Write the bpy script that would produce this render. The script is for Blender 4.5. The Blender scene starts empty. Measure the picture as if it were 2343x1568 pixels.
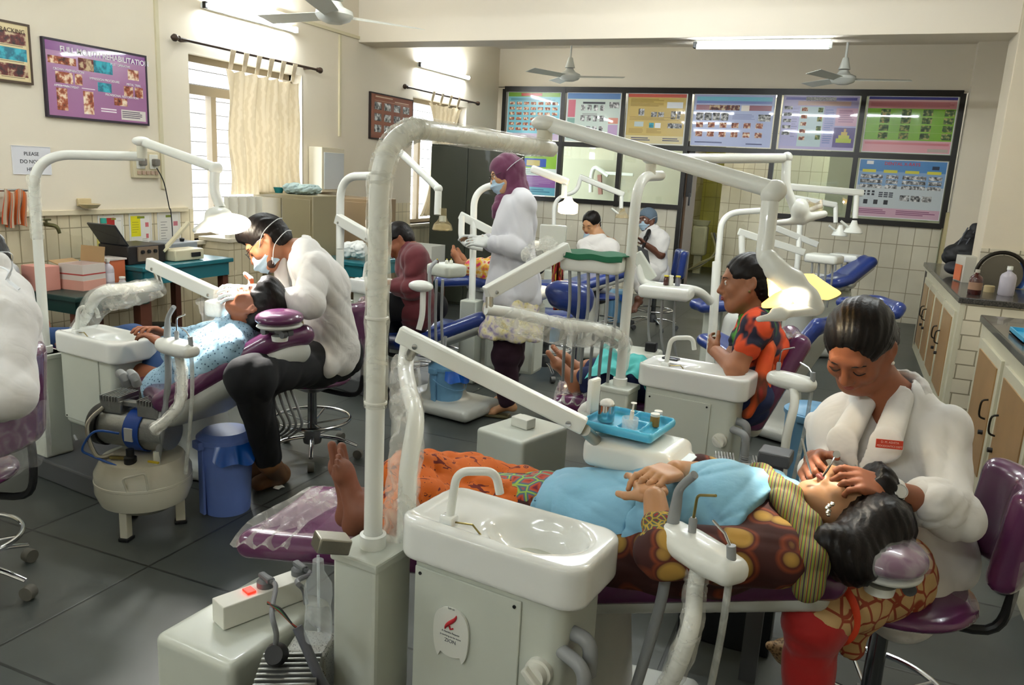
import bpy, bmesh, math, random
import numpy as np
from mathutils import Vector, Matrix, Euler
random.seed(7)
PI = math.pi
S = bpy.context.scene
C = S.collection
# ------------------------------------------------------------------ camera
IW, IH, FPX = 2343, 1568, 1800.0
CAM = Vector((0, 0, 1.5))
_yaw, _pit, _rol = 0.389867, 0.212897, 0.052946
FW = Vector((-math.sin(_yaw)*math.cos(_pit), math.cos(_yaw)*math.cos(_pit), -math.sin(_pit)))
_r = FW.cross(Vector((0, 0, 1))).normalized(); _u = _r.cross(FW)
RT = math.cos(_rol)*_r + math.sin(_rol)*_u
UP = -math.sin(_rol)*_r + math.cos(_rol)*_u
def ray(px, py): return FW + (px-IW/2)/FPX*RT - (py-IH/2)/FPX*UP
def gd(px, py, d): return CAM + ray(px, py)*d
def gz(px, py, z=0.0):
    d = ray(px, py); return CAM + d*((z-CAM.z)/d.z)
def gx(px, py, x):
    d = ray(px, py); return CAM + d*(x/d.x)
def gy(px, py, y):
    d = ray(px, py); return CAM + d*(y/d.y)
cd = bpy.data.cameras.new('camera'); cam = bpy.data.objects.new('camera', cd); C.objects.link(cam)
cd.sensor_width = 36; cd.lens = 36*FPX/IW; cd.clip_start = .02; cd.clip_end = 200
cam.matrix_world = Matrix.Translation(CAM) @ Matrix((RT, UP, -FW)).transposed().to_4x4()
S.camera = cam
V = Vector
# ------------------------------------------------------------------ materials
def lin(c):
    if isinstance(c, str):
        c = c.lstrip('#'); c = [int(c[i:i+2], 16)/255 for i in (0, 2, 4)]
    return tuple((x/12.92 if x <= .04045 else ((x+.055)/1.055)**2.4) for x in c)+(1,)
_M = {}
def newmat(name):
    m = bpy.data.materials.new(name); m.use_nodes = True
    nt = m.node_tree; b = nt.nodes['Principled BSDF']; return m, nt, b
def mat(name, col='#cccccc', rough=.5, metal=0, coat=0, bump=0, bscale=40, bdist=.01, var=0, vscale=6, trans=0, alpha=1, emis=None, es=0, sheen=0, ior=1.45, sss=0):
    if name in _M: return _M[name]
    m, nt, b = newmat(name); N, L = nt.nodes, nt.links
    b.inputs['Base Color'].default_value = lin(col); b.inputs['Roughness'].default_value = rough
    b.inputs['Metallic'].default_value = metal; b.inputs['Coat Weight'].default_value = coat
    b.inputs['Transmission Weight'].default_value = trans; b.inputs['Alpha'].default_value = alpha
    b.inputs['Sheen Weight'].default_value = sheen; b.inputs['IOR'].default_value = ior
    if sss:
        b.inputs['Subsurface Weight'].default_value = sss; b.inputs['Subsurface Radius'].default_value = (.02, .008, .004); b.inputs['Subsurface Scale'].default_value = .3
    if emis: b.inputs['Emission Color'].default_value = lin(emis); b.inputs['Emission Strength'].default_value = es
    if bump or var:
        tc = N.new('ShaderNodeTexCoord')
    if var:
        n = N.new('ShaderNodeTexNoise'); n.inputs['Scale'].default_value = vscale; n.inputs['Detail'].default_value = 5
        L.new(tc.outputs['Object'], n.inputs['Vector'])
        mx = N.new('ShaderNodeMix'); mx.data_type = 'RGBA'
        c = lin(col); mx.inputs[6].default_value = tuple(x*(1-var) for x in c[:3])+(1,); mx.inputs[7].default_value = tuple(min(1, x*(1+var*.6)) for x in c[:3])+(1,)
        L.new(n.outputs['Fac'], mx.inputs[0]); L.new(mx.outputs[2], b.inputs['Base Color'])
    if bump:
        n2 = N.new('ShaderNodeTexNoise'); n2.inputs['Scale'].default_value = bscale; n2.inputs['Detail'].default_value = 3
        L.new(tc.outputs['Object'], n2.inputs['Vector'])
        bp = N.new('ShaderNodeBump'); bp.inputs['Strength'].default_value = bump; bp.inputs['Distance'].default_value = bdist; n2.inputs['Distortion'].default_value = .8 if bdist > .01 else 0
        L.new(n2.outputs['Fac'], bp.inputs['Height']); L.new(bp.outputs['Normal'], b.inputs['Normal'])
    _M[name] = m; return m
def ramp(N, stops, interp='LINEAR'):
    r = N.new('ShaderNodeValToRGB'); r.color_ramp.interpolation = interp
    e = r.color_ramp.elements
    while len(e) < len(stops): e.new(.5)
    for i, (p, c) in enumerate(stops): e[i].position = p; e[i].color = lin(c)
    return r
def pmat(name, stops, kind='noise', scale=10, detail=3, rough=.6, interp='LINEAR', vec=(1, 1, 1), distort=0, coat=0, bump=0, rot=(0, 0, 0), overlay=None, sheen=0):
    """patterned material: ramp over a procedural texture in object space"""
    if name in _M: return _M[name]
    m, nt, b = newmat(name); N, L = nt.nodes, nt.links
    tc = N.new('ShaderNodeTexCoord'); mp = N.new('ShaderNodeMapping'); mp.inputs['Scale'].default_value = vec; mp.inputs['Rotation'].default_value = rot
    L.new(tc.outputs['Object'], mp.inputs['Vector'])
    def tex(kind, scale, detail, distort):
        if kind == 'noise':
            t = N.new('ShaderNodeTexNoise'); t.inputs['Scale'].default_value = scale; t.inputs['Detail'].default_value = detail; t.inputs['Distortion'].default_value = distort; o = t.outputs['Fac']
        elif kind in ('voronoi', 'voronoi2', 'cells'):
            t = N.new('ShaderNodeTexVoronoi'); t.inputs['Scale'].default_value = scale
            if kind == 'voronoi2': t.feature = 'DISTANCE_TO_EDGE'
            o = t.outputs['Color'] if kind == 'cells' else t.outputs['Distance']
        elif kind == 'wave':
            t = N.new('ShaderNodeTexWave'); t.inputs['Scale'].default_value = scale; t.inputs['Distortion'].default_value = distort; t.inputs['Detail'].default_value = detail; o = t.outputs['Fac']
        elif kind == 'magic':
            t = N.new('ShaderNodeTexMagic'); t.inputs['Scale'].default_value = scale; t.inputs['Distortion'].default_value = distort; o = t.outputs['Fac']
        L.new(mp.outputs['Vector'], t.inputs['Vector'])
        return o
    o = tex(kind, scale, detail, distort)
    r = ramp(N, stops, interp); L.new(o, r.inputs['Fac']); out = r.outputs['Color']
    if overlay:
        k2, s2, d2, st2, col2 = overlay
        o2 = tex(k2, s2, 2, d2); r2 = ramp(N, [(st2, '#000000'), (st2+.02, '#ffffff')]); L.new(o2, r2.inputs['Fac'])
        mx = N.new('ShaderNodeMix'); mx.data_type = 'RGBA'; mx.inputs[7].default_value = lin(col2)
        L.new(r2.outputs['Color'], mx.inputs[0]); L.new(out, mx.inputs[6]); out = mx.outputs[2]
    L.new(out, b.inputs['Base Color']); b.inputs['Roughness'].default_value = rough; b.inputs['Coat Weight'].default_value = coat; b.inputs['Sheen Weight'].default_value = sheen
    if bump:
        bp = N.new('ShaderNodeBump'); bp.inputs['Strength'].default_value = bump; bp.inputs['Distance'].default_value = .005
        L.new(o, bp.inputs['Height']); L.new(bp.outputs['Normal'], b.inputs['Normal'])
    _M[name] = m; return m
def tilemat(name, u, v, tw, th, c1, c2, mortar, msize=.012, rough=.3, offset=0, ou=0, ov=0, dirt=.15):
    m, nt, b = newmat(name); N, L = nt.nodes, nt.links
    g = N.new('ShaderNodeNewGeometry'); sp = N.new('ShaderNodeSeparateXYZ'); L.new(g.outputs['Position'], sp.inputs[0])
    cb = N.new('ShaderNodeCombineXYZ')
    ax = {'x': 0, 'y': 1, 'z': 2}
    for i, (a, o_) in enumerate(((u, ou), (v, ov))):
        ad = N.new('ShaderNodeMath'); ad.operation = 'ADD'; ad.inputs[1].default_value = o_+20
        L.new(sp.outputs[ax[a]], ad.inputs[0]); L.new(ad.outputs[0], cb.inputs[i])
    br = N.new('ShaderNodeTexBrick'); br.offset = offset; br.inputs['Scale'].default_value = 1
    br.inputs['Brick Width'].default_value = tw; br.inputs['Row Height'].default_value = th
    br.inputs['Mortar Size'].default_value = msize; br.inputs['Mortar Smooth'].default_value = .3
    br.inputs['Color1'].default_value = lin(c1); br.inputs['Color2'].default_value = lin(c2); br.inputs['Mortar'].default_value = lin(mortar)
    L.new(cb.outputs[0], br.inputs['Vector'])
    n = N.new('ShaderNodeTexNoise'); n.inputs['Scale'].default_value = 1.7; n.inputs['Detail'].default_value = 6; L.new(g.outputs['Position'], n.inputs['Vector'])
    mx = N.new('ShaderNodeMix'); mx.data_type = 'RGBA'; mx.blend_type = 'MULTIPLY'; mx.inputs[0].default_value = 1
    rr = ramp(N, [(.3, (1-dirt,)*3), (.65, (1, 1, 1))]); L.new(n.outputs['Fac'], rr.inputs['Fac'])
    L.new(br.outputs['Color'], mx.inputs[6]); L.new(rr.outputs['Color'], mx.inputs[7]); L.new(mx.outputs[2], b.inputs['Base Color'])
    rm = N.new('ShaderNodeMapRange'); rm.inputs['To Min'].default_value = rough-.08; rm.inputs['To Max'].default_value = rough+.15
    L.new(n.outputs['Fac'], rm.inputs['Value']); L.new(rm.outputs[0], b.inputs['Roughness'])
    bp = N.new('ShaderNodeBump'); bp.invert = True; bp.inputs['Strength'].default_value = .3; bp.inputs['Distance'].default_value = .003
    L.new(br.outputs['Fac'], bp.inputs['Height']); L.new(bp.outputs['Normal'], b.inputs['Normal'])
    _M[name] = m; return m
def filmmat(name, tint='#ffffff', dens=.25, scale=30, rough=.12, cov=None):
    """thin crinkled clear plastic film"""
    if name in _M: return _M[name]
    m, nt, b = newmat(name); N, L = nt.nodes, nt.links
    b.inputs['Base Color'].default_value = lin(tint); b.inputs['Roughness'].default_value = rough
    tr = N.new('ShaderNodeBsdfTransparent'); mx = N.new('ShaderNodeMixShader')
    tc = N.new('ShaderNodeTexCoord'); n = N.new('ShaderNodeTexNoise'); n.inputs['Scale'].default_value = scale; n.inputs['Detail'].default_value = 4; n.inputs['Distortion'].default_value = 1.5
    L.new(tc.outputs['Object'], n.inputs['Vector'])
    rr = N.new('ShaderNodeMapRange'); rr.inputs['From Min'].default_value = .45; rr.inputs['From Max'].default_value = .75
    rr.inputs['To Min'].default_value = dens*.6; rr.inputs['To Max'].default_value = min(1, dens*1.7)
    L.new(n.outputs['Fac'], rr.inputs['Value']); L.new(rr.outputs[0], mx.inputs[0])
    L.new(tr.outputs[0], mx.inputs[1]); L.new(b.outputs[0], mx.inputs[2]); L.new(mx.outputs[0], N['Material Output'].inputs['Surface'])
    bp = N.new('ShaderNodeBump'); bp.inputs['Strength'].default_value = .18; bp.inputs['Distance'].default_value = .004
    L.new(n.outputs['Fac'], bp.inputs['Height']); L.new(bp.outputs['Normal'], b.inputs['Normal'])
    _M[name] = m; return m
# ------------------------------------------------------------------ object helpers
def link(o, parent=None):
    C.objects.link(o)
    if parent is not None: o.parent = parent
    return o
def wloc(o):
    v = V((0, 0, 0))
    while o is not None: v = v + o.location; o = o.parent
    return v
def thing(name, label, cat, loc=(0, 0, 0), group=None):
    o = bpy.data.objects.new(name, None); o.empty_display_size = .1; link(o); o.location = V(loc)
    o['label'] = label; o['category'] = cat
    if group: o['group'] = group
    return o
def tag(o, label, cat, group=None, kind=None):
    if label: o['label'] = label
    if cat: o['category'] = cat
    if group: o['group'] = group
    if kind: o['kind'] = kind
    return o
def fastmesh(name, verts, faces, mats=None, midx=None, smooth=True, sharp=None):
    """verts (N,3) world coordinates; faces: (M,k) array or list of lists"""
    me = bpy.data.meshes.new(name)
    verts = np.asarray(verts, dtype=np.float32)
    if isinstance(faces, np.ndarray):
        M, k = faces.shape
        me.vertices.add(len(verts)); me.vertices.foreach_set('co', verts.ravel())
        me.loops.add(M*k); me.loops.foreach_set('vertex_index', faces.astype(np.int32).ravel())
        me.polygons.add(M); me.polygons.foreach_set('loop_start', np.arange(M, dtype=np.int32)*k)
        me.update(calc_edges=True); me.validate()
    else:
        me.from_pydata([tuple(v) for v in verts.tolist()], [], faces)
    if mats:
        for m in (mats if isinstance(mats, (list, tuple)) else [mats]): me.materials.append(m)
    if midx is not None and len(midx) == len(me.polygons): me.polygons.foreach_set('material_index', np.asarray(midx, dtype=np.int32))
    me.polygons.foreach_set('use_smooth', np.full(len(me.polygons), bool(smooth)))
    if smooth and sharp: me.set_sharp_from_angle(angle=math.radians(sharp))
    me.update()
    return me
class MB:
    """collects shapes in world coordinates and links them as ONE mesh object"""
    def __init__(s): s.v = []; s.f = []; s.m = []; s.mi = 0; s.bv = False
    def add(s, vs, fs, mi=None):
        o = len(s.v); s.v += [tuple(v) for v in vs]; s.f += [[i+o for i in f] for f in fs]
        s.m += [s.mi if mi is None else mi]*len(fs); return s
    def box(s, c, size, rot=0, bevel=0, M=None, mi=None, seg=2):
        """rot: angle about z, or M: 3x3 axes"""
        bm = bmesh.new(); bmesh.ops.create_cube(bm, size=1)
        for v in bm.verts: v.co = V((v.co.x*size[0], v.co.y*size[1], v.co.z*size[2]))
        if bevel: s.bv = True; bmesh.ops.bevel(bm, geom=bm.edges[:], offset=min(bevel, min(size)*.49), segments=seg, profile=.5, affect='EDGES')
        R = M if M is not None else Matrix.Rotation(rot, 3, 'Z')
        bm.verts.index_update()
        vs = [V(c)+R @ v.co for v in bm.verts]; fs = [[v.index for v in f.verts] for f in bm.faces]; bm.free()
        return s.add(vs, fs, mi)
    def beam(s, a, b, w, h, bevel=0, up=(0, 0, 1), mi=None):
        a, b = V(a), V(b); x = (b-a).normalized(); y = V(up).cross(x).normalized(); z = x.cross(y)
        return s.box((a+b)/2, ((b-a).length, w, h), bevel=bevel, M=Matrix((x, y, z)).transposed(), mi=mi)
    def tube(s, pts, r, seg=16, caps=True, mi=None, smooth=0, closed=False, flat=1, up=None):
        pts = [V(p) for p in pts]
        rs = list(r) if isinstance(r, (list, tuple)) else [r]*len(pts)
        if smooth: pts, rs = catmull(pts, rs, smooth, closed)
        n = len(pts); vs = []; fs = []; prev = None
        for i, p in enumerate(pts):
            if closed: t = pts[(i+1) % n]-pts[i-1]
            else: t = pts[min(i+1, n-1)]-pts[max(i-1, 0)]
            if t.length < 1e-9: t = V((0, 0, 1))
            t.normalize()
            if prev is None:
                a = V(up) if up else (V((0, 0, 1)) if abs(t.z) < .9 else V((1, 0, 0)))
                nrm = (a-t*a.dot(t)).normalized()
            else:
                nrm = (prev-t*prev.dot(t)); nrm = nrm.normalized() if nrm.length > 1e-6 else prev
            prev = nrm; bn = t.cross(nrm)
            for k in range(seg):
                a = 2*PI*k/seg; vs.append(p+nrm*math.cos(a)*rs[i]*flat+bn*math.sin(a)*rs[i])
        for i in range(n if closed else n-1):
            j = (i+1) % n
            for k in range(seg):
                l = (k+1) % seg; fs.append([i*seg+k, i*seg+l, j*seg+l, j*seg+k])
        if caps and not closed:
            fs.append([k for k in range(seg)][::-1]); fs.append([(n-1)*seg+k for k in range(seg)])
        return s.add(vs, fs, mi)
    def lathe(s, prof, c=(0, 0, 0), axis=(0, 0, 1), seg=32, mi=None, sx=1, sy=1, rot=0):
        """prof: list of (radius, height) from one end to the other"""
        c = V(c); z = V(axis).normalized(); a = V((1, 0, 0)) if abs(z.x) < .9 else V((0, 1, 0))
        x = (a-z*a.dot(z)).normalized(); y = z.cross(x)
        if rot: x, y = x*math.cos(rot)+y*math.sin(rot), y*math.cos(rot)-x*math.sin(rot)
        vs = []; fs = []; rings = []
        for (r, h) in prof:
            if r < 1e-6: rings.append([len(vs)]); vs.append(c+z*h)
            else:
                rings.append(list(range(len(vs), len(vs)+seg)))
                for k in range(seg):
                    t = 2*PI*k/seg; vs.append(c+x*math.cos(t)*r*sx+y*math.sin(t)*r*sy+z*h)
        for A, B in zip(rings, rings[1:]):
            for k in range(seg):
                l = (k+1) % seg
                if len(A) == 1 and len(B) == 1: break
                if len(A) == 1: fs.append([A[0], B[l], B[k]][::-1])
                elif len(B) == 1: fs.append([A[k], A[l], B[0]])
                else: fs.append([A[k], A[l], B[l], B[k]])
        return s.add(vs, fs, mi)
    def sphere(s, c, r, rot=None, seg=20, mi=None):
        r = (r, r, r) if not isinstance(r, (list, tuple)) else r
        vs = []; fs = []; n = seg//2
        R = rot if rot is not None else Matrix.Identity(3)
        for i in range(1, n):
            th = PI*i/n
            for k in range(seg):
                ph = 2*PI*k/seg; vs.append(V(c)+R @ V((r[0]*math.sin(th)*math.cos(ph), r[1]*math.sin(th)*math.sin(ph), r[2]*math.cos(th))))
        t = len(vs); vs.append(V(c)+R @ V((0, 0, r[2]))); vs.append(V(c)+R @ V((0, 0, -r[2])))
        for i in range(n-2):
            for k in range(seg):
                l = (k+1) % seg; fs.append([i*seg+k, (i+1)*seg+k, (i+1)*seg+l, i*seg+l])
        for k in range(seg):
            l = (k+1) % seg; fs.append([t, k, l]); fs.append([t+1, (n-2)*seg+l, (n-2)*seg+k])
        return s.add(vs, fs, mi)
    def prism(s, poly, z0, z1, mi=None, bevel=0, fn=None):
        """poly: xy outline; vertical extrusion; fn maps (x,y,z)->world"""
        bm = bmesh.new(); vv = [bm.verts.new((x, y, z0)) for x, y in poly]; f = bm.faces.new(vv)
        r = bmesh.ops.extrude_face_region(bm, geom=[f])
        for e in r['geom']:
            if isinstance(e, bmesh.types.BMVert): e.co.z = z1
        bmesh.ops.recalc_face_normals(bm, faces=bm.faces[:])
        if bevel: bmesh.ops.bevel(bm, geom=[e for e in bm.edges if not (abs(e.verts[0].co.z-e.verts[1].co.z) > 1e-6)], offset=bevel, segments=3, profile=.5, affect='EDGES')
        bm.verts.index_update()
        vs = [(fn(*v.co) if fn else tuple(v.co)) for v in bm.verts]; fs = [[v.index for v in f.verts] for f in bm.faces]; bm.free()
        return s.add(vs, fs, mi)
    def sheet(s, fn, nu, nv, thick=0, mi=None, mfn=None):
        """surface fn(u,v)->point for u,v in 0..1, with thickness along its normal"""
        P = [[V(fn(i/nu, j/nv)) for j in range(nv+1)] for i in range(nu+1)]
        vs = [p for row in P for p in row]; w = nv+1; fs = []; ms = []
        for i in range(nu):
            for j in range(nv):
                fs.append([i*w+j, (i+1)*w+j, (i+1)*w+j+1, i*w+j+1]); ms.append(mfn((i+.5)/nu, (j+.5)/nv) if mfn else (s.mi if mi is None else mi))
        if thick:
            n0 = len(vs)
            for i in range(nu+1):
                for j in range(nv+1):
                    a = P[min(i+1, nu)][j]-P[max(i-1, 0)][j]; b = P[i][min(j+1, nv)]-P[i][max(j-1, 0)]
                    nn = a.cross(b); nn = nn.normalized() if nn.length > 1e-12 else V((0, 0, 1)); vs.append(P[i][j]-nn*thick)
            base = list(fs); bm_ = list(ms)
            for f, m_ in zip(base, bm_): fs.append([k+n0 for k in f][::-1]); ms.append(m_)
            for i in range(nu):
                for (a, b) in ((i*w, (i+1)*w), ((i+1)*w+nv, i*w+nv)): fs.append([b, a, a+n0, b+n0]); ms.append(ms[0])
            for j in range(nv):
                for (a, b) in ((j+1, j), (nu*w+j, nu*w+j+1)): fs.append([b, a, a+n0, b+n0]); ms.append(ms[0])
        o = len(s.v); s.v += [tuple(v) for v in vs]; s.f += [[i+o for i in f] for f in fs]; s.m += ms; return s
    def build(s, name, mats, parent=None, sharp=35, smooth=True, label=None):
        off = wloc(parent) if parent is not None else V((0, 0, 0))
        vs = np.array(s.v, dtype=np.float32)-np.array(off, dtype=np.float32)
        me = fastmesh(name, vs, s.f, mats, s.m, smooth, 20 if s.bv and sharp == 35 else sharp)
        o = link(bpy.data.objects.new(name, me), parent)
        if label: o['label'] = label
        return o
def catmull(pts, rs, sub, closed=False):
    n = len(pts); P = []; Rr = []
    for i in range(n if closed else n-1):
        if closed: p0, p1, p2, p3 = pts[i-1], pts[i], pts[(i+1) % n], pts[(i+2) % n]
        else: p0, p1, p2, p3 = pts[max(i-1, 0)], pts[i], pts[i+1], pts[min(i+2, n-1)]
        for k in range(sub):
            t = k/sub; t2, t3 = t*t, t*t*t
            P.append(.5*((2*p1)+(p2-p0)*t+(2*p0-5*p1+4*p2-p3)*t2+(3*p1-p0-3*p2+p3)*t3)); Rr.append(rs[i]*(1-t)+rs[(i+1) % n]*t)
    if not closed: P.append(pts[-1]); Rr.append(rs[-1])
    return P, Rr
def bend(pts, rad, seg=8):
    """polyline with rounded corners"""
    pts = [V(p) for p in pts]; out = [pts[0]]
    for i in range(1, len(pts)-1):
        a, b, c = pts[i-1], pts[i], pts[i+1]
        r = min(rad, (a-b).length*.49, (c-b).length*.49)
        p, q = b+(a-b).normalized()*r, b+(c-b).normalized()*r
        for k in range(seg+1):
            t = k/seg; out.append(p*(1-t)**2+b*2*t*(1-t)+q*t*t)
    out.append(pts[-1]); return out
def one(name, mb, mats, label, cat, group=None, kind=None, sharp=35, smooth=True, loc=None):
    """a thing that is one mesh"""
    vs = np.array(mb.v, dtype=np.float32)
    if loc is None:
        loc = V(((vs[:, 0].min()+vs[:, 0].max())/2, (vs[:, 1].min()+vs[:, 1].max())/2, vs[:, 2].min()))
    me = fastmesh(name, vs-np.array(loc, dtype=np.float32), mb.f, mats, mb.m, smooth, 20 if mb.bv and sharp == 35 else sharp)
    o = link(bpy.data.objects.new(name, me)); o.location = loc
    return tag(o, label, cat, group, kind)
def struct(name, mb, mats, label=None, sharp=35, smooth=True):
    o = one(name, mb, mats, None, None, kind='structure', sharp=sharp, smooth=smooth, loc=V((0, 0, 0)))
    if label: o['label'] = label
    return o
def textmesh(name, txt, size, origin, xdir, ydir, m, parent, align='LEFT', ext=.0006, bold=False):
    cu = bpy.data.curves.new(name, 'FONT'); cu.body = txt; cu.size = size; cu.align_x = align; cu.extrude = ext; cu.resolution_u = 3
    if bold: cu.offset = size*.015
    ob = bpy.data.objects.new(name, cu); C.objects.link(ob)
    dg = bpy.context.evaluated_depsgraph_get(); me = bpy.data.meshes.new_from_object(ob.evaluated_get(dg))
    C.objects.unlink(ob); bpy.data.objects.remove(ob); bpy.data.curves.remove(cu)
    x = V(xdir).normalized(); y = V(ydir).normalized(); z = x.cross(y)
    M = Matrix((x, y, z)).transposed().to_4x4(); M.translation = V(origin)-(wloc(parent) if parent else V((0, 0, 0)))
    me.transform(M); me.materials.clear(); me.materials.append(m); me.name = name
    return link(bpy.data.objects.new(name, me), parent)
# ------------------------------------------------------------------ signed distance modelling
def A3(p): return np.array(p, dtype=np.float32)
class SDF:
    def __init__(s, h=.008): s.h = h; s.ops = []; s.fold = None
    def cap(s, a, b, ra, rb=None, k=.02, flat=None, op='+'):
        rb = ra if rb is None else rb; s.ops.append(('cap', A3(a), A3(b), ra, rb, k, flat, op)); return s
    def chain(s, pts, rs, k=.02, flat=None, op='+'):
        for i in range(len(pts)-1): s.cap(pts[i], pts[i+1], rs[i], rs[i+1], k, flat, op)
        return s
    def ell(s, c, r, R=None, k=.02, op='+'):
        R = np.eye(3, dtype=np.float32) if R is None else np.array(R, dtype=np.float32); s.ops.append(('ell', A3(c), A3(r), R, k, None, None, op)); return s
    def box(s, c, half, R=None, r=.01, k=.02, op='+'):
        R = np.eye(3, dtype=np.float32) if R is None else np.array(R, dtype=np.float32); s.ops.append(('box', A3(c), A3(half), R, r, k, None, op)); return s
    def plane(s, p, n, k=.001):
        n = A3(n); n = n/np.linalg.norm(n); s.ops.append(('plane', A3(p), n, 0, 0, k, None, '-')); return s
    def mesh(s):
        h = s.h; lo = []; hi = []
        for o in s.ops:
            if o[7] != '+': continue
            if o[0] == 'cap': r = max(o[3], o[4]); lo.append(np.minimum(o[1], o[2])-r); hi.append(np.maximum(o[1], o[2])+r)
            elif o[0] == 'ell': r = float(o[2].max()); lo.append(o[1]-r); hi.append(o[1]+r)
            else:
                e = np.abs(o[3]) @ o[2]; lo.append(o[1]-e); hi.append(o[1]+e)
        lo = np.min(lo, 0)-3*h-.01; hi = np.max(hi, 0)+3*h+.01
        n = np.ceil((hi-lo)/h).astype(int)+1
        F = np.full(n, .5, dtype=np.float32)
        for o in s.ops:
            t, op = o[0], o[7]
            if t == 'cap': r = max(o[3], o[4]); a = np.minimum(o[1], o[2])-r; b = np.maximum(o[1], o[2])+r; k = o[5]
            elif t == 'ell': r = float(o[2].max()); a = o[1]-r; b = o[1]+r; k = o[4]
            elif t == 'box': e = np.abs(o[3]) @ o[2]; a = o[1]-e; b = o[1]+e; k = o[5]
            else: a = lo; b = hi; k = o[5]
            m = k+3*h
            i0 = np.clip(np.floor((a-m-lo)/h).astype(int), 0, n-1); i1 = np.clip(np.ceil((b+m-lo)/h).astype(int)+1, 1, n)
            if (i1 <= i0).any(): continue
            X, Y, Z = np.meshgrid(*[(lo[q]+h*np.arange(i0[q], i1[q])).astype(np.float32) for q in range(3)], indexing='ij', sparse=True)
            if t == 'cap':
                A, B = o[1], o[2]; ba = B-A; L2 = max(float(ba @ ba), 1e-10)
                x, y, z = X-A[0], Y-A[1], Z-A[2]
                if o[6]:
                    nn = A3(o[6][0]); nn = nn/np.linalg.norm(nn); q = x*nn[0]+y*nn[1]+z*nn[2]; sc = o[6][1]-1
                    x = x+q*nn[0]*sc; y = y+q*nn[1]*sc; z = z+q*nn[2]*sc; w = float(ba @ nn); ba = ba+nn*w*sc; L2 = max(float(ba @ ba), 1e-10)
                tt = np.clip((x*ba[0]+y*ba[1]+z*ba[2])/L2, 0, 1)
                d = np.sqrt((x-tt*ba[0])**2+(y-tt*ba[1])**2+(z-tt*ba[2])**2)-(o[3]+(o[4]-o[3])*tt)
            elif t == 'ell':
                c, r_, R = o[1], o[2], o[3]; x, y, z = X-c[0], Y-c[1], Z-c[2]
                k0 = 0; k1 = 0
                for q in range(3):
                    l = x*R[0][q]+y*R[1][q]+z*R[2][q]; k0 = k0+(l/r_[q])**2; k1 = k1+(l/r_[q]**2)**2
                k0 = np.sqrt(k0); d = k0*(k0-1)/np.maximum(np.sqrt(k1), 1e-6)
            elif t == 'box':
                c, hf, R, rr = o[1], o[2], o[3], o[4]; x, y, z = X-c[0], Y-c[1], Z-c[2]
                out = 0; ins = None
                for q in range(3):
                    l = np.abs(x*R[0][q]+y*R[1][q]+z*R[2][q])-(hf[q]-rr); out = out+np.maximum(l, 0)**2; ins = l if ins is None else np.maximum(ins, l)
                d = np.sqrt(out)+np.minimum(ins, 0)-rr
            else:
                d = -((X-o[1][0])*o[2][0]+(Y-o[1][1])*o[2][1]+(Z-o[1][2])*o[2][2])
            sl = tuple(slice(i0[q], i1[q]) for q in range(3)); G = F[sl]
            if op == '+':
                hh = np.maximum(k-np.abs(G-d), 0)/k; F[sl] = np.minimum(G, d)-hh*hh*k*.25
            else:
                d = -d; hh = np.maximum(k-np.abs(G-d), 0)/k; F[sl] = np.maximum(G, d)+hh*hh*k*.25
        if s.fold:
            idx = np.nonzero(np.abs(F) < .05)
            P = [lo[q]+h*idx[q] for q in range(3)]
            F[idx] += s.fold(*P).astype(np.float32)
        F[0] = F[-1] = .5; F[:, 0] = F[:, -1] = .5; F[:, :, 0] = F[:, :, -1] = .5
        return surfnet(F, lo, h)
    def build(s, name, m, parent=None, label=None):
        v, f = s.mesh(); off = wloc(parent) if parent is not None else V((0, 0, 0))
        me = fastmesh(name, v-np.array(off, dtype=np.float32), f, m); o = link(bpy.data.objects.new(name, me), parent)
        if label: o['label'] = label
        return o
def surfnet(F, lo, h):
    I = F < 0
    cnt = np.zeros(tuple(x-1 for x in F.shape), dtype=np.uint8)
    for dx in (0, 1):
        for dy in (0, 1):
            for dz in (0, 1): cnt += I[dx:I.shape[0]-1+dx, dy:I.shape[1]-1+dy, dz:I.shape[2]-1+dz]
    act = np.argwhere((cnt > 0) & (cnt < 8))
    acc = np.zeros((len(act), 3), dtype=np.float64); num = np.zeros(len(act))
    cs = [(a, b, c) for a in (0, 1) for b in (0, 1) for c in (0, 1)]
    val = {c: F[act[:, 0]+c[0], act[:, 1]+c[1], act[:, 2]+c[2]].astype(np.float64) for c in cs}
    for c in cs:
        for ax in range(3):
            if c[ax]: continue
            d = list(c); d[ax] = 1; d = tuple(d)
            v0, v1 = val[c], val[d]; cr = (v0 < 0) != (v1 < 0)
            t = np.where(cr, v0/np.where(cr, v0-v1, 1), 0)
            p = np.zeros((len(act), 3)); p[:] = c; p[:, ax] += t
            acc[cr] += p[cr]; num[cr] += 1
    vs = (act+acc/num[:, None])*h+lo
    idx = np.full(cnt.shape, -1, dtype=np.int32); idx[act[:, 0], act[:, 1], act[:, 2]] = np.arange(len(act))
    faces = []
    for ax in range(3):
        s0 = [slice(1, -1)]*3; s1 = [slice(1, -1)]*3; s0[ax] = slice(0, -1); s1[ax] = slice(1, None)
        a, b = I[tuple(s0)], I[tuple(s1)]
        E = np.argwhere(a != b)
        if not len(E): continue
        off = np.ones(3, dtype=int); off[ax] = 0; E = E+off
        u, w = (ax+1) % 3, (ax+2) % 3
        def cell(du, dw):
            q = E.copy(); q[:, u] -= du; q[:, w] -= dw; return idx[q[:, 0], q[:, 1], q[:, 2]]
        Q = np.stack([cell(0, 0), cell(1, 0), cell(1, 1), cell(0, 1)], 1)
        fl = I[E[:, 0], E[:, 1], E[:, 2]]; Q[~fl] = Q[~fl][:, ::-1]
        faces.append(Q[(Q >= 0).all(1)])
    return vs, np.concatenate(faces)
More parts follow.
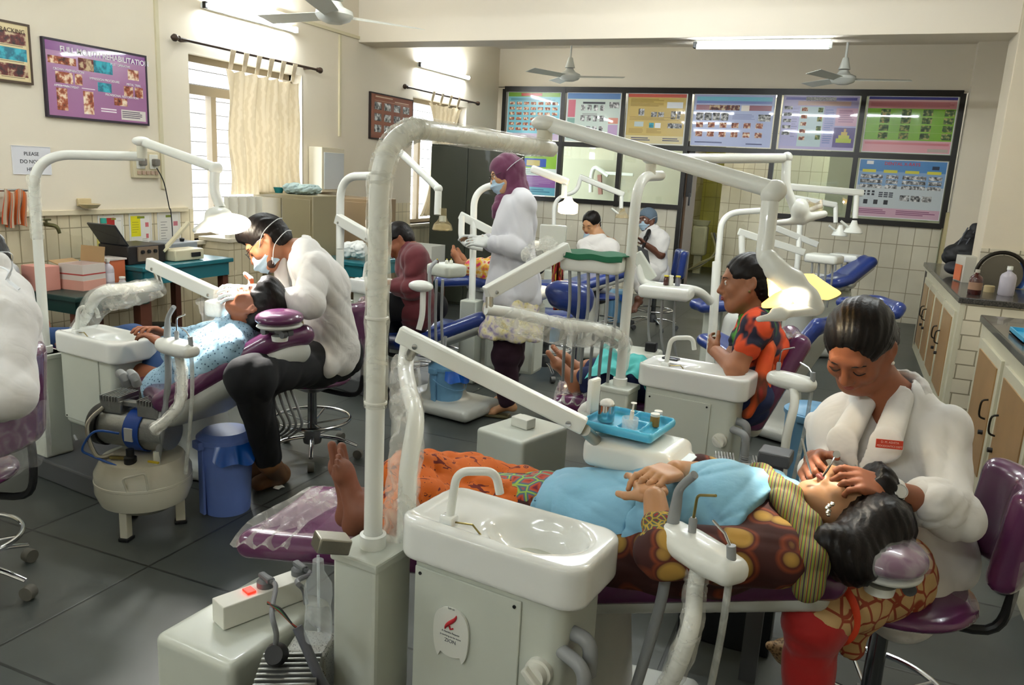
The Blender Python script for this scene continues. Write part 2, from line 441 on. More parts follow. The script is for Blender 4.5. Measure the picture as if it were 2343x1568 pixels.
def folds(amp, freq, seed=0, axis=None, warp=.35):
    """cloth wrinkles: warped plane waves"""
    rs = np.random.RandomState(seed); W = []
    for i in range(5):
        d = rs.normal(size=3)
        if axis is not None: d = d*.45+np.array(axis)*rs.choice([-1, 1])*1.0
        d /= np.linalg.norm(d); W.append((d*freq*rs.uniform(.5, 1.6), rs.uniform(0, 6.28), rs.normal(size=3)*freq*.35))
    def f(x, y, z):
        o = 0
        for d, p, w in W:
            ph = d[0]*x+d[1]*y+d[2]*z+p+warp*4*np.sin(w[0]*x+w[1]*y+w[2]*z+p*2)
            o = o+(1-np.abs(np.sin(ph)))**2*1.2-.35
        return o*amp/1.6
    return f
def joinsdf(name, sdfs, m, parent, label=None, mi=None):
    """several distance fields as one mesh object (body patches of different fineness that run into each other)"""
    Vs = []; Fs = []; Ms = []; o = 0
    for k, q in enumerate(sdfs):
        v, f = q.mesh(); Vs.append(v); Fs.append(f+o); Ms.append(np.full(len(f), (mi[k] if mi else 0))); o += len(v)
    off = wloc(parent) if parent is not None else V((0, 0, 0))
    me = fastmesh(name, np.concatenate(Vs)-np.array(off, dtype=np.float32), np.concatenate(Fs), m, np.concatenate(Ms))
    ob = link(bpy.data.objects.new(name, me), parent)
    if label: ob['label'] = label
    return ob
def frame(fwd, up):
    """3x3 with columns right, forward, up"""
    f = V(fwd).normalized(); u = V(up); u = (u-f*u.dot(f)).normalized(); r = f.cross(u)
    return Matrix((r, f, u)).transposed()
# ================================================================== ROOM
LX, BY, CZ, RX = -4.61, 10.25, 3.12, 1.4
wallm = mat('wall paint', '#e2d9c6', .75, var=.05, vscale=1.2, bump=.05, bscale=25)
beamm = mat('ceiling paint', '#dcd3c2', .8, var=.04, vscale=1)
tileL = tilemat('tiles left', 'y', 'z', .085, .2, '#dccfae', '#e3d7b8', '#a89b7c', .004, .25, ou=.02, ov=.0, dirt=.12)
tileB = tilemat('tiles back', 'x', 'z', .17, .28, '#d8d2bc', '#dfd9c5', '#a59c84', .005, .22, ov=.09, dirt=.1)
tileE = tilemat('tiles counter end', 'x', 'z', .2, .1, '#cfc6ae', '#d6cdb6', '#8f866f', .005, .3, offset=.5, dirt=.12)
tileG = tilemat('tiles green', 'x', 'z', .2, .25, '#c4c052', '#ccc75c', '#a5a044', .005, .3)
floorm = tilemat('floor slate', 'x', 'y', .62, .62, '#464b48', '#515551', '#2b2e2b', .006, .34, ou=.2, ov=.35, dirt=.3)
blackfr = mat('black frame', '#17130f', .35, var=.2)
brownfr = mat('brown aluminium', '#6b5038', .4)
white = mat('white enamel', '#e3e5de', .3, coat=.3)
whiteplain = mat('white plastic', '#dcdcd2', .45)
chrome = mat('chrome', '#c9ccd0', .16, 1)
steel = mat('brushed steel', '#a9a79c', .35, 1, bump=.05, bscale=80)
darkpl = mat('black plastic', '#131416', .4)
# floor and walls
b = MB(); b.sheet(lambda u, v: (LX-1+(9)*u, -4+19*v, 0), 2, 2, thick=-.0); struct('floor', b, floorm, smooth=False)
b = MB(); b.box(((LX+RX)/2+1, 3.1, CZ+.05), (9, 15, .1)); struct('ceiling', b, beamm, smooth=False)
b = MB(); b.box(((LX+RX)/2, 7.035, (2.64+CZ)/2+.02), (RX-LX, .33, CZ-2.64), bevel=.004); struct('trim_1', b, beamm, 'painted concrete beam crossing the ceiling')
b = MB(); b.box((RX-.22, 3.4, 2.88), (.42, 6.7, .5)); struct('trim_2', b, beamm, 'painted beam running along the right wall')
# left wall with two window openings
W1 = (4.67, 6.0, .86, 2.24); W2 = (7.95, 9.3, .86, 2.27)
def wall_x(name, x, y0, y1, z0, z1, holes, m, th=.25, side=-1, label=None):
    b = MB(); ys = sorted({y0, y1, *[h[0] for h in holes], *[h[1] for h in holes]}); zs = sorted({z0, z1, *[h[2] for h in holes if z0 < h[2] < z1], *[h[3] for h in holes if z0 < h[3] < z1]})
    for (a, c) in zip(ys, ys[1:]):
        for (d, e) in zip(zs, zs[1:]):
            if any(h[0] <= a and c <= h[1] and h[2] <= d and e <= h[3] for h in holes): continue
            b.box((x+side*th/2, (a+c)/2, (d+e)/2), (th, c-a, e-d))
    return struct(name, b, m, label, smooth=False)
wall_x('wall_left', LX, -4, BY, 1.1, CZ, [(*W1[:2], 0, W1[3]), (*W2[:2], 0, W2[3])], wallm, label='cream painted upper left wall')
wall_x('wall_left_tiles', LX, -4, BY, 0, 1.1, [(W1[0], W1[1], W1[2], 3), (W2[0], W2[1], W2[2], 3)], tileL, label='cream tiled lower left wall')
wall_x('wall_right', RX, -4, 15, 0, CZ, [], wallm, side=1)
b = MB(); b.box(((LX+RX)/2, -4.1, CZ/2), (RX-LX+1, .2, CZ)); struct('wall_front', b, wallm, smooth=False)
b = MB(); b.box(((LX+RX)/2, BY+.08, (2.62+CZ)/2), (RX-LX, .16, CZ-2.62)); struct('wall_back', b, wallm, smooth=False)
# back dado left and right of the doorway, and the end strips
DX0, DX1 = -2.0, -.95
b = MB(); b.box(((LX+DX0)/2, BY+.08, .585), (DX0-LX, .16, 1.17)); struct('wall_back_tiles_left', b, tileB, 'cream tiles below the left partition glass', smooth=False)
b = MB(); b.box(((DX1+1.0)/2, BY+.08, .57), (1.0-DX1, .16, 1.14)); struct('wall_back_tiles_right', b, tileB, 'cream tiles below the right partition glass', smooth=False)
b = MB(); b.box((1.23, BY+.0, CZ/2), (.36, .32, CZ)); struct('wall_back_corner', b, wallm, 'painted corner pier beside the poster partition', smooth=False)
b = MB(); b.box((1.035, BY-.02, .66), (.035, .2, 1.3)); struct('trim_3', b, mat('edge strip', '#b9ae84', .5), 'narrow tile edge strip at the corner pier')
b = MB(); b.box((LX+.05, BY+.08, 1.9), (.12, .16, 1.46)); struct('wall_back_left_jamb', b, wallm, smooth=False)
b = MB(); b.box((1.19, 7.02, CZ/2), (.48, .42, CZ), bevel=.006); struct('trim_4', b, mat('pillar paint', '#cfc4ae', .75, var=.05), 'square painted pillar rising behind the right counter')
b = MB(); b.box((1.19, 6.8, .98), (.485, .03, .3)); struct('trim_5', b, tileE, 'tiles at the foot of the pillar')
# conduits, seams on the left wall
def conduit(n, y, z0, z1, lab, w=.03):
    b = MB(); b.box((LX+.008, y, (z0+z1)/2), (.018, w, z1-z0), bevel=.003); struct(n, b, mat('conduit', '#cfc7a8', .5), lab)
conduit('trim_6', 4.38, 1.25, 2.9, 'vertical cable conduit beside the first window')
conduit('trim_7', gx(776, 200, LX).y, 1.75, 2.68, 'vertical cable conduit between the windows')
b = MB(); b.box((LX+.01, 6.45, 2.7), (.02, 1.6, .03), bevel=.003); struct('trim_8', b, mat('conduit', '#cfc7a8'), 'horizontal cable conduit high on the left wall')
b = MB(); b.box((LX+.012, 1.0, 1.1), (.024, 7.2, .035), bevel=.005); struct('trim_9', b, mat('dado cap', '#d9cdb0', .4), 'cap moulding over the left wall tiles')
# pieces of the room beyond the partition
b = MB(); b.box((-3.6, 12.7, CZ/2), (2.3, .1, CZ)); struct('wall_back_room_left', b, mat('far wall', '#b4b09b', .7), 'pale wall of the room beyond', smooth=False)
b = MB(); b.box((-1.15, 13.45, CZ/2), (1.6, .1, CZ)); struct('wall_back_room_middle', b, tileB, 'white tiled wall of the room beyond', smooth=False)
b = MB(); b.box((.6, 12.9, CZ/2), (1.9, .1, CZ)); struct('wall_back_room_right', b, mat('far wall 2', '#a3a88f', .7), smooth=False)
b = MB(); b.box((-2.3, 14.6, CZ/2), (1.6, .1, CZ)); struct('wall_back_room_green', b, tileG, 'green tiled alcove wall beyond the doorway', smooth=False)
b = MB(); b.box((-1.9, 14.0, CZ/2), (.1, 1.1, CZ)); struct('wall_back_room_return', b, tileB, smooth=False)
b = MB(); b.box((-2.5, 13.7, CZ/2), (.1, 2.0, CZ)); struct('wall_back_room_side', b, tileB, smooth=False)
b = MB(); b.box((-1.6, 12.6, CZ+.06), (8, 4.7, .1)); struct('ceiling_back_room', b, beamm, smooth=False)
# ------------------------------------------------------------------ windows on the left wall
winframe = mat('window frame', '#8d8069', .5)
barm = mat('window bars', '#6d6a66', .5)
paneg = filmmat('window pane', '#ffffff', .04, 2, .02)
def window(n, W, lab):
    y0, y1, z0, z1 = W; x = LX-.14
    b = MB(); zt = z0+(z1-z0)*.82
    for (yy, w) in ((y0+.025, .05), (y1-.025, .05)): b.box((x, yy, (z0+z1)/2), (.07, w, z1-z0))
    for zz, h in ((z0+.02, .04), (z1-.025, .05), (zt, .07)): b.box((x, (y0+y1)/2, zz), (.07, y1-y0, h))
    for yy in (y0+.36, y1-.36): b.box((x, yy, (z0+zt)/2), (.06, .055, zt-z0))
    o = struct(n, b, winframe, lab, smooth=False)
    k = 0; z = z0+.1
    while z < z1-.06:
        b = MB(); b.tube([(x-.05, y0, z), (x-.05, y1, z)], .0045, 6); r_ = b.build('window_bar', barm, o); z += .108
    b = MB(); b.box((x-.01, (y0+y1)/2, (z0+z1)/2), (.004, y1-y0-.02, z1-z0-.02)); b.build('window_pane', paneg, o)
    b = MB(); b.box((LX-.08, (y0+y1)/2, z0-.015), (.26, y1-y0+.1, .03), bevel=.004); b.build('window_sill', mat('sill', '#c9c0ac', .4), o)
    b = MB(); b.box((LX-.125, y1+.0, (z0+z1)/2), (.25, .012, z1-z0)); b.build('window_reveal', wallm, o)
window('window_1', W1, 'tall barred window with a curtain over its right side')
window('window_2', W2, 'second barred window farther along the left wall')
# daylight outside
wd = bpy.data.worlds.new('daylight'); S.world = wd; wd.use_nodes = True
wd.node_tree.nodes['Background'].inputs[0].default_value = (.86, .93, 1, 1); wd.node_tree.nodes['Background'].inputs[1].default_value = 2.1
# ------------------------------------------------------------------ curtains and rods
rodm = mat('dark brown rod', '#3a2a20', .45)
def curtain_rod(y0, y1, z, label):
    t = thing('curtain_rod', label, 'curtain rod', (LX+.08, (y0+y1)/2, z))
    b = MB(); b.tube([(LX+.08, y0, z), (LX+.08, y1, z)], .011, 12); b.build('rod', rodm, t)
    for y, s in ((y0, -1), (y1, 1)):
        b = MB(); b.lathe([(0, 0), (.012, 0), (.02, .01), (.012, .02), (.026, .04), (.026, .055), (.012, .075), (0, .085)], (LX+.08, y, z), (0, s, 0), 14); b.build('finial', rodm, t)
        b = MB(); b.box((LX+.035, y-s*.08, z), (.07, .018, .018)); b.build('bracket', rodm, t)
def curtain(y0, y1, zt, zb, zr, label, m, ntab, pinch=0, gather=0):
    t = thing('curtain', label, 'curtain', (LX+.08, (y0+y1)/2, zb))
    nf = 6.5
    def fn(u, v):
        z = zt+(zb-zt)*v; w = (y1-y0)*(1-pinch*v)
        y = y0+w*u+.01*math.sin(9*v+u*5)
        if gather: y = y0+(y1-y0)*(.5+(u-.5)*(1-gather*math.sin(PI*min(1, v*1.0))**.7))-(y1-y0)*.2*v
        x = LX+.085+.035*math.sin(u*nf*2*PI+1.2*math.sin(3*v))*(.5+.5*v)+.01*math.sin(17*u+8*v)
        return (x, y, z-.02*abs(math.sin(u*ntab*PI)) * (1 if v < .01 else 0))
    b = MB(); b.sheet(fn, 110, 40, thick=.003); b.build('cloth', m, t)
    for k in range(ntab):
        y = y0+(y1-y0)*(k+.5)/ntab; b = MB()
        b.sheet(lambda u, v: (LX+.08+.018*math.cos(v*2*PI), y+(u-.5)*.06*(1-.3*math.sin(PI*v)), zr+.012-.0-.5*(1-math.cos(2*PI*v))*(zr-zt+.012)), 2, 16, thick=.002); b.build('tab', m, t)
def curtmat(name, c1, c2):
    m = pmat(name, [(.3, c1), (.7, c2)], 'wave', 9, 1, rough=.8, vec=(1, 1.2, 2.2), distort=2.5, bump=.3, rot=(1.3, 0, 0))
    nt = m.node_tree; bs = nt.nodes['Principled BSDF']
    tl = nt.nodes.new('ShaderNodeBsdfTranslucent'); mx = nt.nodes.new('ShaderNodeMixShader'); mx.inputs[0].default_value = .35
    tl.inputs[0].default_value = lin('#efe5cf'); nt.links.new(bs.outputs[0], mx.inputs[1]); nt.links.new(tl.outputs[0], mx.inputs[2]); nt.links.new(mx.outputs[0], nt.nodes['Material Output'].inputs['Surface'])
    return m
cur = curtmat('curtain cloth', '#d8cdb5', '#ece3d0')
ra, rb = gx(412, 92, LX+.08), gx(725, 157, LX+.08)
curtain_rod(ra.y, rb.y, (ra.z+rb.z)/2, 'dark brown curtain rod over the window with the wide cream curtain')
ca, cb_ = gx(515, 150, LX+.08), gx(690, 180, LX+.08)
curtain(ca.y, cb_.y-.03, ca.z-.02, gx(515, 445, LX+.08).z, ra.z+.0, 'wide cream tab-top curtain covering the right part of the nearer window', cur, 6)
ra2, rb2 = gx(932, 198, LX+.08), gx(1090, 237, LX+.08)
curtain_rod(ra2.y, rb2.y, (ra2.z+rb2.z)/2, 'dark brown curtain rod over the farther window beside the steel almirah')
curtain(gx(980, 230, LX+.08).y, gx(1058, 245, LX+.08).y, gx(985, 235, LX+.08).z, .95, ra2.z, 'narrow cream curtain gathered in at its waist at the farther window', cur, 4, gather=.45)
# white cloth hanging beside the beige cabinet
a, b_ = gx(512, 447, LX+.2), gx(596, 447, LX+.2)
bb = MB(); bb.sheet(lambda u, v: (LX+.2+.02*math.sin(u*26), a.y+(b_.y-a.y)*u, 1.2-.46*v), 60, 10, thick=.003)
one('white_cloth', bb, mat('white cotton', '#d9d5c6', .9), 'plain white cloth hanging below the curtain beside the beige cabinet', 'cloth')
# ------------------------------------------------------------------ tube lights
tubem = mat('lit tube', '#ffffff', .5, emis='#f4fbff', es=34)
casem = mat('lamp casing', '#dfe3e2', .5)
def tube_light(a, b2, label, normal, drop=None, em=tubem):
    a, b2 = V(a), V(b2); n = V(normal); t = thing('tube_light', label, 'tube light', (a+b2)/2)
    x = (b2-a).normalized()
    q = MB(); q.beam(a-n*.035-x*.02, b2-n*.035+x*.02, .04, .03, bevel=.004, up=n if abs(n.z) < .5 else (0, 1, 0)); q.build('casing', casem, t)
    q = MB(); q.tube([a, b2], .016, 14); q.build('lamp_tube', em, t)
    for p, s in ((a, -1), (b2, 1)):
        q = MB(); q.box(p+x*s*.012-n*.012, (.03, .03, .05) if abs(x.x) < .5 else (.03, .05, .05), bevel=.004); q.build('end_cap', darkpl if s < 0 else casem, t)
    if drop:
        for s in (.25, .75):
            p = a*(1-s)+b2*s; q = MB(); q.beam(p-n*.05, (p.x, p.y, drop), .012, .012, up=(0, 1, 0)); q.build('hanger', steel, t)
tube_light(gx(475, 12, LX+.07), gx(678, 68, LX+.07), 'lit fluorescent tube above the nearer window with the wide curtain', (1, 0, 0))
tube_light(gx(965, 148, LX+.07), gx(1073, 178, LX+.07), 'lit fluorescent tube above the farther window', (1, 0, 0))
pA, pB = gy(1594, 107, 7.0), gy(1896, 107, 7.0)
tube_light(pA, pB, 'lit fluorescent tube hanging under the ceiling beam', (0, 0, -1), 2.64)
for k, (x, y) in enumerate([(-3.4, .6), (-1.2, -1.6), (.4, 3.6), (-3.6, -2.2), (-3.0, 3.4), (-1.3, 5.2)]):  # ceiling tubes added out of frame to brighten the main room
    tube_light((x-.6, y, 2.9), (x+.6, y, 2.9), ['lit fluorescent tube on the ceiling behind the camera toward the window wall', 'lit fluorescent tube on the ceiling straight behind the camera', 'lit fluorescent tube on the ceiling above the nearest counter', 'lit fluorescent tube on the ceiling in the corner behind the camera', 'lit fluorescent tube on the ceiling above the window-side unit', 'lit fluorescent tube on the ceiling above the middle of the room'][k], (0, 0, -1), CZ, mat('lit tube strong', '#ffffff', .5, emis='#f0f8fb', es=45))
for k, (x, y) in enumerate([(-3.3, 11.6), (-.2, 11.6), (-1.75, 12.7)]):  # extra tubes added past the partition to light the back room
    tube_light((x-.6, y, 2.8), (x+.6, y, 2.8), ['lit fluorescent tube beyond the partition, on the almirah side', 'lit fluorescent tube beyond the partition, on the counter side', 'lit fluorescent tube beyond the partition, straight behind the doorway'][k], (0, 0, -1), CZ, mat('lit tube dim', '#ffffff', emis='#fffbe8', es=4) if k < 2 else mat('lit tube mid', '#ffffff', emis='#fffbe8', es=14))
# ------------------------------------------------------------------ ceiling fans
fanm = mat('fan enamel', '#cfd1c8', .4)
def fan(p, ztop, label, ang=0):
    p = V(p); t = thing('ceiling_fan', label, 'ceiling fan', (p.x, p.y, p.z-.06))
    q = MB(); q.tube([(p.x, p.y, p.z+.1), (p.x, p.y, ztop)], .011, 10); q.build('rod', fanm, t)
    q = MB(); q.lathe([(.0, .19), (.025, .19), (.035, .15), (.05, .1), (.055, .085), (0, .085)], p, seg=24); q.build('canopy', fanm, t)
    q = MB(); q.lathe([(0, -.055), (.05, -.055), (.1, -.035), (.12, -.005), (.115, .02), (.06, .045), (.04, .075), (0, .08)], p, seg=32); q.build('motor', fanm, t)
    for k in range(3):
        a = ang+k*2*PI/3; d = V((math.cos(a), math.sin(a), 0)); n = V((-d.y, d.x, 0))
        q = MB(); q.sheet(lambda u, v: p+d*(.1+.5*u)+n*(v-.5)*(.09+.05*u)+V((0, 0, (v-.5)*.03-.005)), 10, 4, thick=.003); q.build('blade', fanm, t)
fan(gz(765, 33, 2.42), CZ, 'white ceiling fan over the window side, cut by the top edge of the picture', .95)
fan(gy(1303, 174, 8.5), CZ, 'white ceiling fan hanging in front of the leftmost posters', 0.1)
fan(gy(1929, 180, 8.5), CZ, 'white ceiling fan hanging in front of the rightmost posters', .1)
# ------------------------------------------------------------------ posters: one board each, printed cells in its mesh
PH = {
 'warm': pmat('print warm', [(.3, '#3a0d08'), (.48, '#a4512f'), (.6, '#e8cdb0'), (.75, '#f5efe2')], 'noise', 26, 3, rough=.4),
 'dark': pmat('print dark', [(.35, '#1c0708'), (.5, '#6b1f18'), (.62, '#cbb490')], 'noise', 22, 3, rough=.4),
 'grey': pmat('print grey', [(.35, '#222428'), (.5, '#8c8c8c'), (.65, '#e6e6e6')], 'noise', 30, 3, rough=.4),
 'teal': pmat('print teal', [(.4, '#0f6a80'), (.6, '#35b0c4')], 'noise', 25, 3, rough=.4),
 'veg': pmat('print veg', [(.35, '#22331a'), (.5, '#4c6b2f'), (.62, '#b5b06a'), (.72, '#b5442a')], 'noise', 24, 3, rough=.4),
 'text': pmat('print text', [(.44, '#7d8088'), (.56, '#c9c9c4')], 'noise', 160, 2, rough=.5, vec=(1, 1, 1)),
}
def poster(name, label, cat, org, xd, yd, w, h, th, bg, rects, frame_m=None, group=None, gloss=.25, parent=None, fw=.012):
    """rects: (x0,y0,x1,y1,colour or print key), y from the top, in fractions of the board"""
    xd, yd = V(xd).normalized(), V(yd).normalized(); n = xd.cross(yd); org = V(org)
    keys = [bg]; 
    for r in rects:
        if r[4] not in keys: keys.append(r[4])
    q = lambda a: round(a, 4)
    xs = sorted({0, 1, *[q(min(max(r[i], 0), 1)) for r in rects for i in (0, 2)]}); ys = sorted({0, 1, *[q(min(max(r[i], 0), 1)) for r in rects for i in (1, 3)]})
    vs = [org+xd*x*w+yd*(1-y)*h+n*th for x in xs for y in ys]; W_ = len(ys)
    g = np.zeros((len(xs)-1, len(ys)-1), dtype=int)
    mx = [(a+b_)/2 for a, b_ in zip(xs, xs[1:])]; my = [(a+b_)/2 for a, b_ in zip(ys, ys[1:])]
    mx_, my_ = np.array(mx), np.array(my)
    for r in rects:
        ii = np.where((mx_ > r[0]) & (mx_ < r[2]))[0]; jj = np.where((my_ > r[1]) & (my_ < r[3]))[0]
        if len(ii) and len(jj): g[ii[0]:ii[-1]+1, jj[0]:jj[-1]+1] = keys.index(r[4])
    fs = []; ms = []
    for i in range(len(xs)-1):
        for j in range(len(ys)-1): fs.append([i*W_+j, i*W_+j+1, (i+1)*W_+j+1, (i+1)*W_+j]); ms.append(int(g[i, j]))
    B = MB(); B.v = [tuple(v) for v in vs]; B.f = fs; B.m = ms
    # sides and back, sharing the corners
    c = [0, W_-1, len(xs)*W_-1, (len(xs)-1)*W_]
    edge = [list(range(0, W_)), [i*W_+W_-1 for i in range(len(xs))], [(len(xs)-1)*W_+j for j in range(W_-1, -1, -1)], [i*W_ for i in range(len(xs)-1, -1, -1)]]
    o = len(B.v); B.v += [tuple(V(B.v[k])-n*th) for k in c]
    for k, e in enumerate(edge): B.f.append([*e[::-1], o+k, o+(k+1) % 4]); B.m.append(0)
    B.f.append([o+3, o+2, o+1, o]); B.m.append(0)
    mats = [PH[k] if k in PH else mat('ink '+k, k, gloss+.15, coat=.3 if gloss < .2 else 0) for k in keys]
    if frame_m is None and parent is None:
        return one(name, B, mats, label, cat, group, smooth=False)
    t = thing(name, label, cat, org+xd*w/2, group) if parent is None else parent
    B.build('print', mats, t, smooth=False)
    if frame_m:
        q = MB()
        def fr(a, c_, s_): q.box(a, s_, M=Matrix((xd, yd, n)).transposed())
        cc = org+xd*w/2+yd*h/2+n*(th/2+.002)
        vs = []
        for (ex, zz) in ((0, th+.004), (fw, th+.004), (fw, -.0), (0, -.0)):
            pass
        P = lambda ex, z: [org-xd*ex-yd*ex+n*z, org+xd*(w+ex)-yd*ex+n*z, org+xd*(w+ex)+yd*(h+ex)+n*z, org-xd*ex+yd*(h+ex)+n*z]
        vv = P(-.001, th+.003)+P(fw, th+.003)+P(fw, 0)+P(-.001, 0)
        ff = []
        for L_ in range(4):
            for k in range(4): ff.append([L_*4+k, L_*4+(k+1) % 4, ((L_+1) % 4)*4+(k+1) % 4, ((L_+1) % 4)*4+k][::-1])
        q.add(vv, ff); q.build('frame', frame_m, t, smooth=False)
    return t
def lines(x0, y0, x1, y1, n, col, seed=0, fill=.5):
    r = random.Random(seed); h = (y1-y0)/n
    return [(x0, y0+h*i, x0+(x1-x0)*r.choice((.7, .85, 1, 1, .95)), y0+h*(i+fill), col) for i in range(n)]
def grid(x0, y0, x1, y1, nx, ny, key, gx_=.25, gy_=.3):
    w = (x1-x0)/nx; h = (y1-y0)/ny
    return [(x0+w*i, y0+h*j, x0+w*(i+1-gx_), y0+h*(j+1-gy_), key) for i in range(nx) for j in range(ny)]
YD = (0, 1, 0); ZD = (0, 0, 1)
# left wall boards: x axis along +Y
def lposter(name, label, px0, py0, px1, py1, bg, rects, frame_m=None, cat='poster', th=.02, zb=None, gloss=.12):
    a = gx(px0, py0, LX+.02); c = gx(px1, py1, LX+.02)
    return poster(name, label, cat, (LX+.001, a.y, c.z), YD, ZD, c.y-a.y, a.z-c.z, th, bg, rects, frame_m, gloss=gloss), a, c
cream = '#cdbb8f'
r_ = [(.02, .02, .98, .98, '#d8c79b')]
for i in range(4):
    for j in range(3): r_.append((.03+.245*i, .14+.28*j, .245+.245*i, .36+.28*j, 'dark' if (i, j) != (3, 1) else 'teal')); r_ += lines(.05+.245*i, .375+.28*j, .22+.245*i, .395+.28*j, 1, '#5a4630')
a = gx(72, 190, LX+.02); a2 = gx(68, 62, LX+.02)
t = poster('tooth_photo_board', 'cream board with rows of dark tooth photographs, at the left edge of the picture', 'poster', (LX+.001, a.y-.85, a.z), YD, ZD, .85, a2.z-a.z, .02, cream, r_, mat('wood frame', '#4b3a2a', .5))
textmesh('heading', 'TOOTH CRACKING', .035, (LX+.0225, a.y-.02, a2.z-.05), YD, ZD, mat('ink dark', '#4a3626'), t, 'RIGHT')
P2 = '#a2709a'; PT = '#f0e6ee'
r_ = [(0, 0, 1, .13, '#7a3580'), (.02, .2, .28, .3, 'warm'), (.3, .17, .64, .34, 'teal'), (.3, .17, .45, .34, 'dark'), (.8, .22, .92, .37, 'warm'), (.08, .4, .24, .55, 'warm'), (.26, .4, .33, .55, 'warm'), (.48, .47, .62, .6, 'teal'),
     (.75, .47, .85, .62, 'warm'), (.87, .47, .96, .62, 'warm'), (.08, .62, .18, .92, 'warm'), (.33, .62, .43, .94, 'warm'), (.64, .66, .78, .77, 'warm'), (.71, .82, .98, .97, '#ddd5d0')]
r_ += lines(.72, .84, .95, .95, 4, '#6b6270', 3) + lines(.08, .58, .2, .6, 1, PT) + lines(.32, .58, .45, .6, 1, PT) + lines(.5, .83, .66, .9, 2, PT)
t, a, c = lposter('purple_treatment_board', 'purple glossy board headed FULL MOUTH REHABILITATION on the left wall', 100, 88, 338, 284, P2, r_, mat('dark purple edge', '#2c2130', .4), gloss=.05)
tw = mat('ink white', '#f2eef2', .5)
textmesh('heading', 'FULL MOUTH REHABILITATION', .048, (LX+.0225, a.y+.1, a.z-.058), YD, ZD, tw, t, bold=True)
for s_, u, v_ in (('CROWN PREPARATION', .06, .385), ('IMPRESSION PROCEDURE', .4, .445), ('METAL TRIAL', .78, .455), ('POST OPERATIVE', .62, .2), ('PROVISIONAL RESTORATION', .55, .645), ('AFTER TREATMENT', .06, .605)):
    textmesh('caption', s_, .02, (LX+.0225, a.y+u*(c.y-a.y), a.z-v_*(a.z-c.z)), YD, ZD, tw, t)
r_ = [(0, 0, 1, 1, '#8c5442')]; r_ += grid(.08, .18, .98, .95, 4, 3, 'grey', .3, .35); r_ += lines(.1, .04, .5, .1, 1, '#d8b8a0')+lines(.55, .1, .9, .14, 1, '#d8b8a0')+lines(.08, .14, .9, .16, 1, '#c7a28c')
t, a, c = lposter('brown_tooth_chart', 'reddish brown chart board with round tooth pictures between the two windows', 849, 212, 942, 325, '#7c4636', r_, mat('dark edge', '#241814', .5))
# paper notice
a = gx(30, 333, LX+.02); c = gx(122, 400, LX+.02)
t = poster('paper_notice', 'white paper notice reading PLEASE DO NOT SPIT HERE on the left wall', 'notice', (LX+.001, a.y, c.z), YD, ZD, c.y-a.y, a.z-c.z, .002, '#dadbe0', [(.99, 0, 1, .01, '#dadbe0')], parent=None, frame_m=mat('paper edge', '#e8e8ea', .6), fw=.002)
ink = mat('ink black', '#1c1c24', .6); zc = (a.z+c.z)/2; yc = (a.y+c.y)/2; hh = a.z-c.z
for k, s_ in enumerate(('PLEASE', 'DO NOT SPIT', 'HERE')): textmesh('lettering', s_, hh*.19, (LX+.0035, yc-.0+.02*(k == 1), a.z-hh*(.33+.28*k)), YD, ZD, ink, t, 'CENTER')
# three small notices above the teal table
def notice(x0, y0, x1, y1, label, bg, rects):
    a = gx(x0, y0, LX+.02); c = gx(x1, y1, LX+.02)
    return poster('waste_notice', label, 'notice', (LX+.001, a.y, c.z), YD, ZD, c.y-a.y, a.z-c.z, .003, '#d9d3c4', [(.06, .05, .94, .95, bg)]+rects, frame_m=mat('paper edge', '#e8e8ea'), fw=.002)
r_ = [(.06, .05, .62, .95, '#b02a26'), (.62, .05, .66, .9, '#b02a26'), (.66, .4, .7, .95, '#b02a26'), (.7, .6, .73, .95, '#b02a26'), (.52, .06, .72, .1, '#8a8a30'), (.76, .6, .9, .84, '#b9372c'), (.78, .63, .88, .78, '#e8e2d8'), (.76, .12, .92, .13, '#999')]
r_ = [(a_, b__, c_, d_, '#999999' if e_ == '#999' else e_) for a_, b__, c_, d_, e_ in r_]+lines(.16, .2, .5, .9, 10, '#e8dcd4', 4, .25)
t = notice(228, 495, 289, 590, 'red and white waste notice on the left wall, nearest the boxes', '#e6e2da', r_)
r_ = [(.06, .05, .5, .5, '#dfd51e'), (.36, .06, .7, .11, '#7c8a28'), (.7, .72, .9, .8, '#d8a41e'), (.72, .2, .88, .3, '#c86a70'), (.74, .45, .86, .55, '#c86a70')]+lines(.12, .18, .42, .45, 5, '#b3aa20', 5, .3)+lines(.56, .56, .9, .7, 4, '#9a9690', 2, .3)+lines(.1, .6, .5, .9, 7, '#9a9690', 2, .3)
t = notice(299, 490, 353, 590, 'yellow and white waste notice on the left wall, middle of three', '#e6e2da', r_)
r_ = [(.36, .06, .64, .11, '#7c8a28'), (.7, .2, .9, .3, '#c0707a'), (.72, .7, .9, .8, '#c0707a')]+lines(.12, .2, .42, .92, 12, '#8f8c88', 6, .25)
t = notice(364, 487, 418, 588, 'white waste notice on the left wall, nearest the window', '#dedad2', r_)
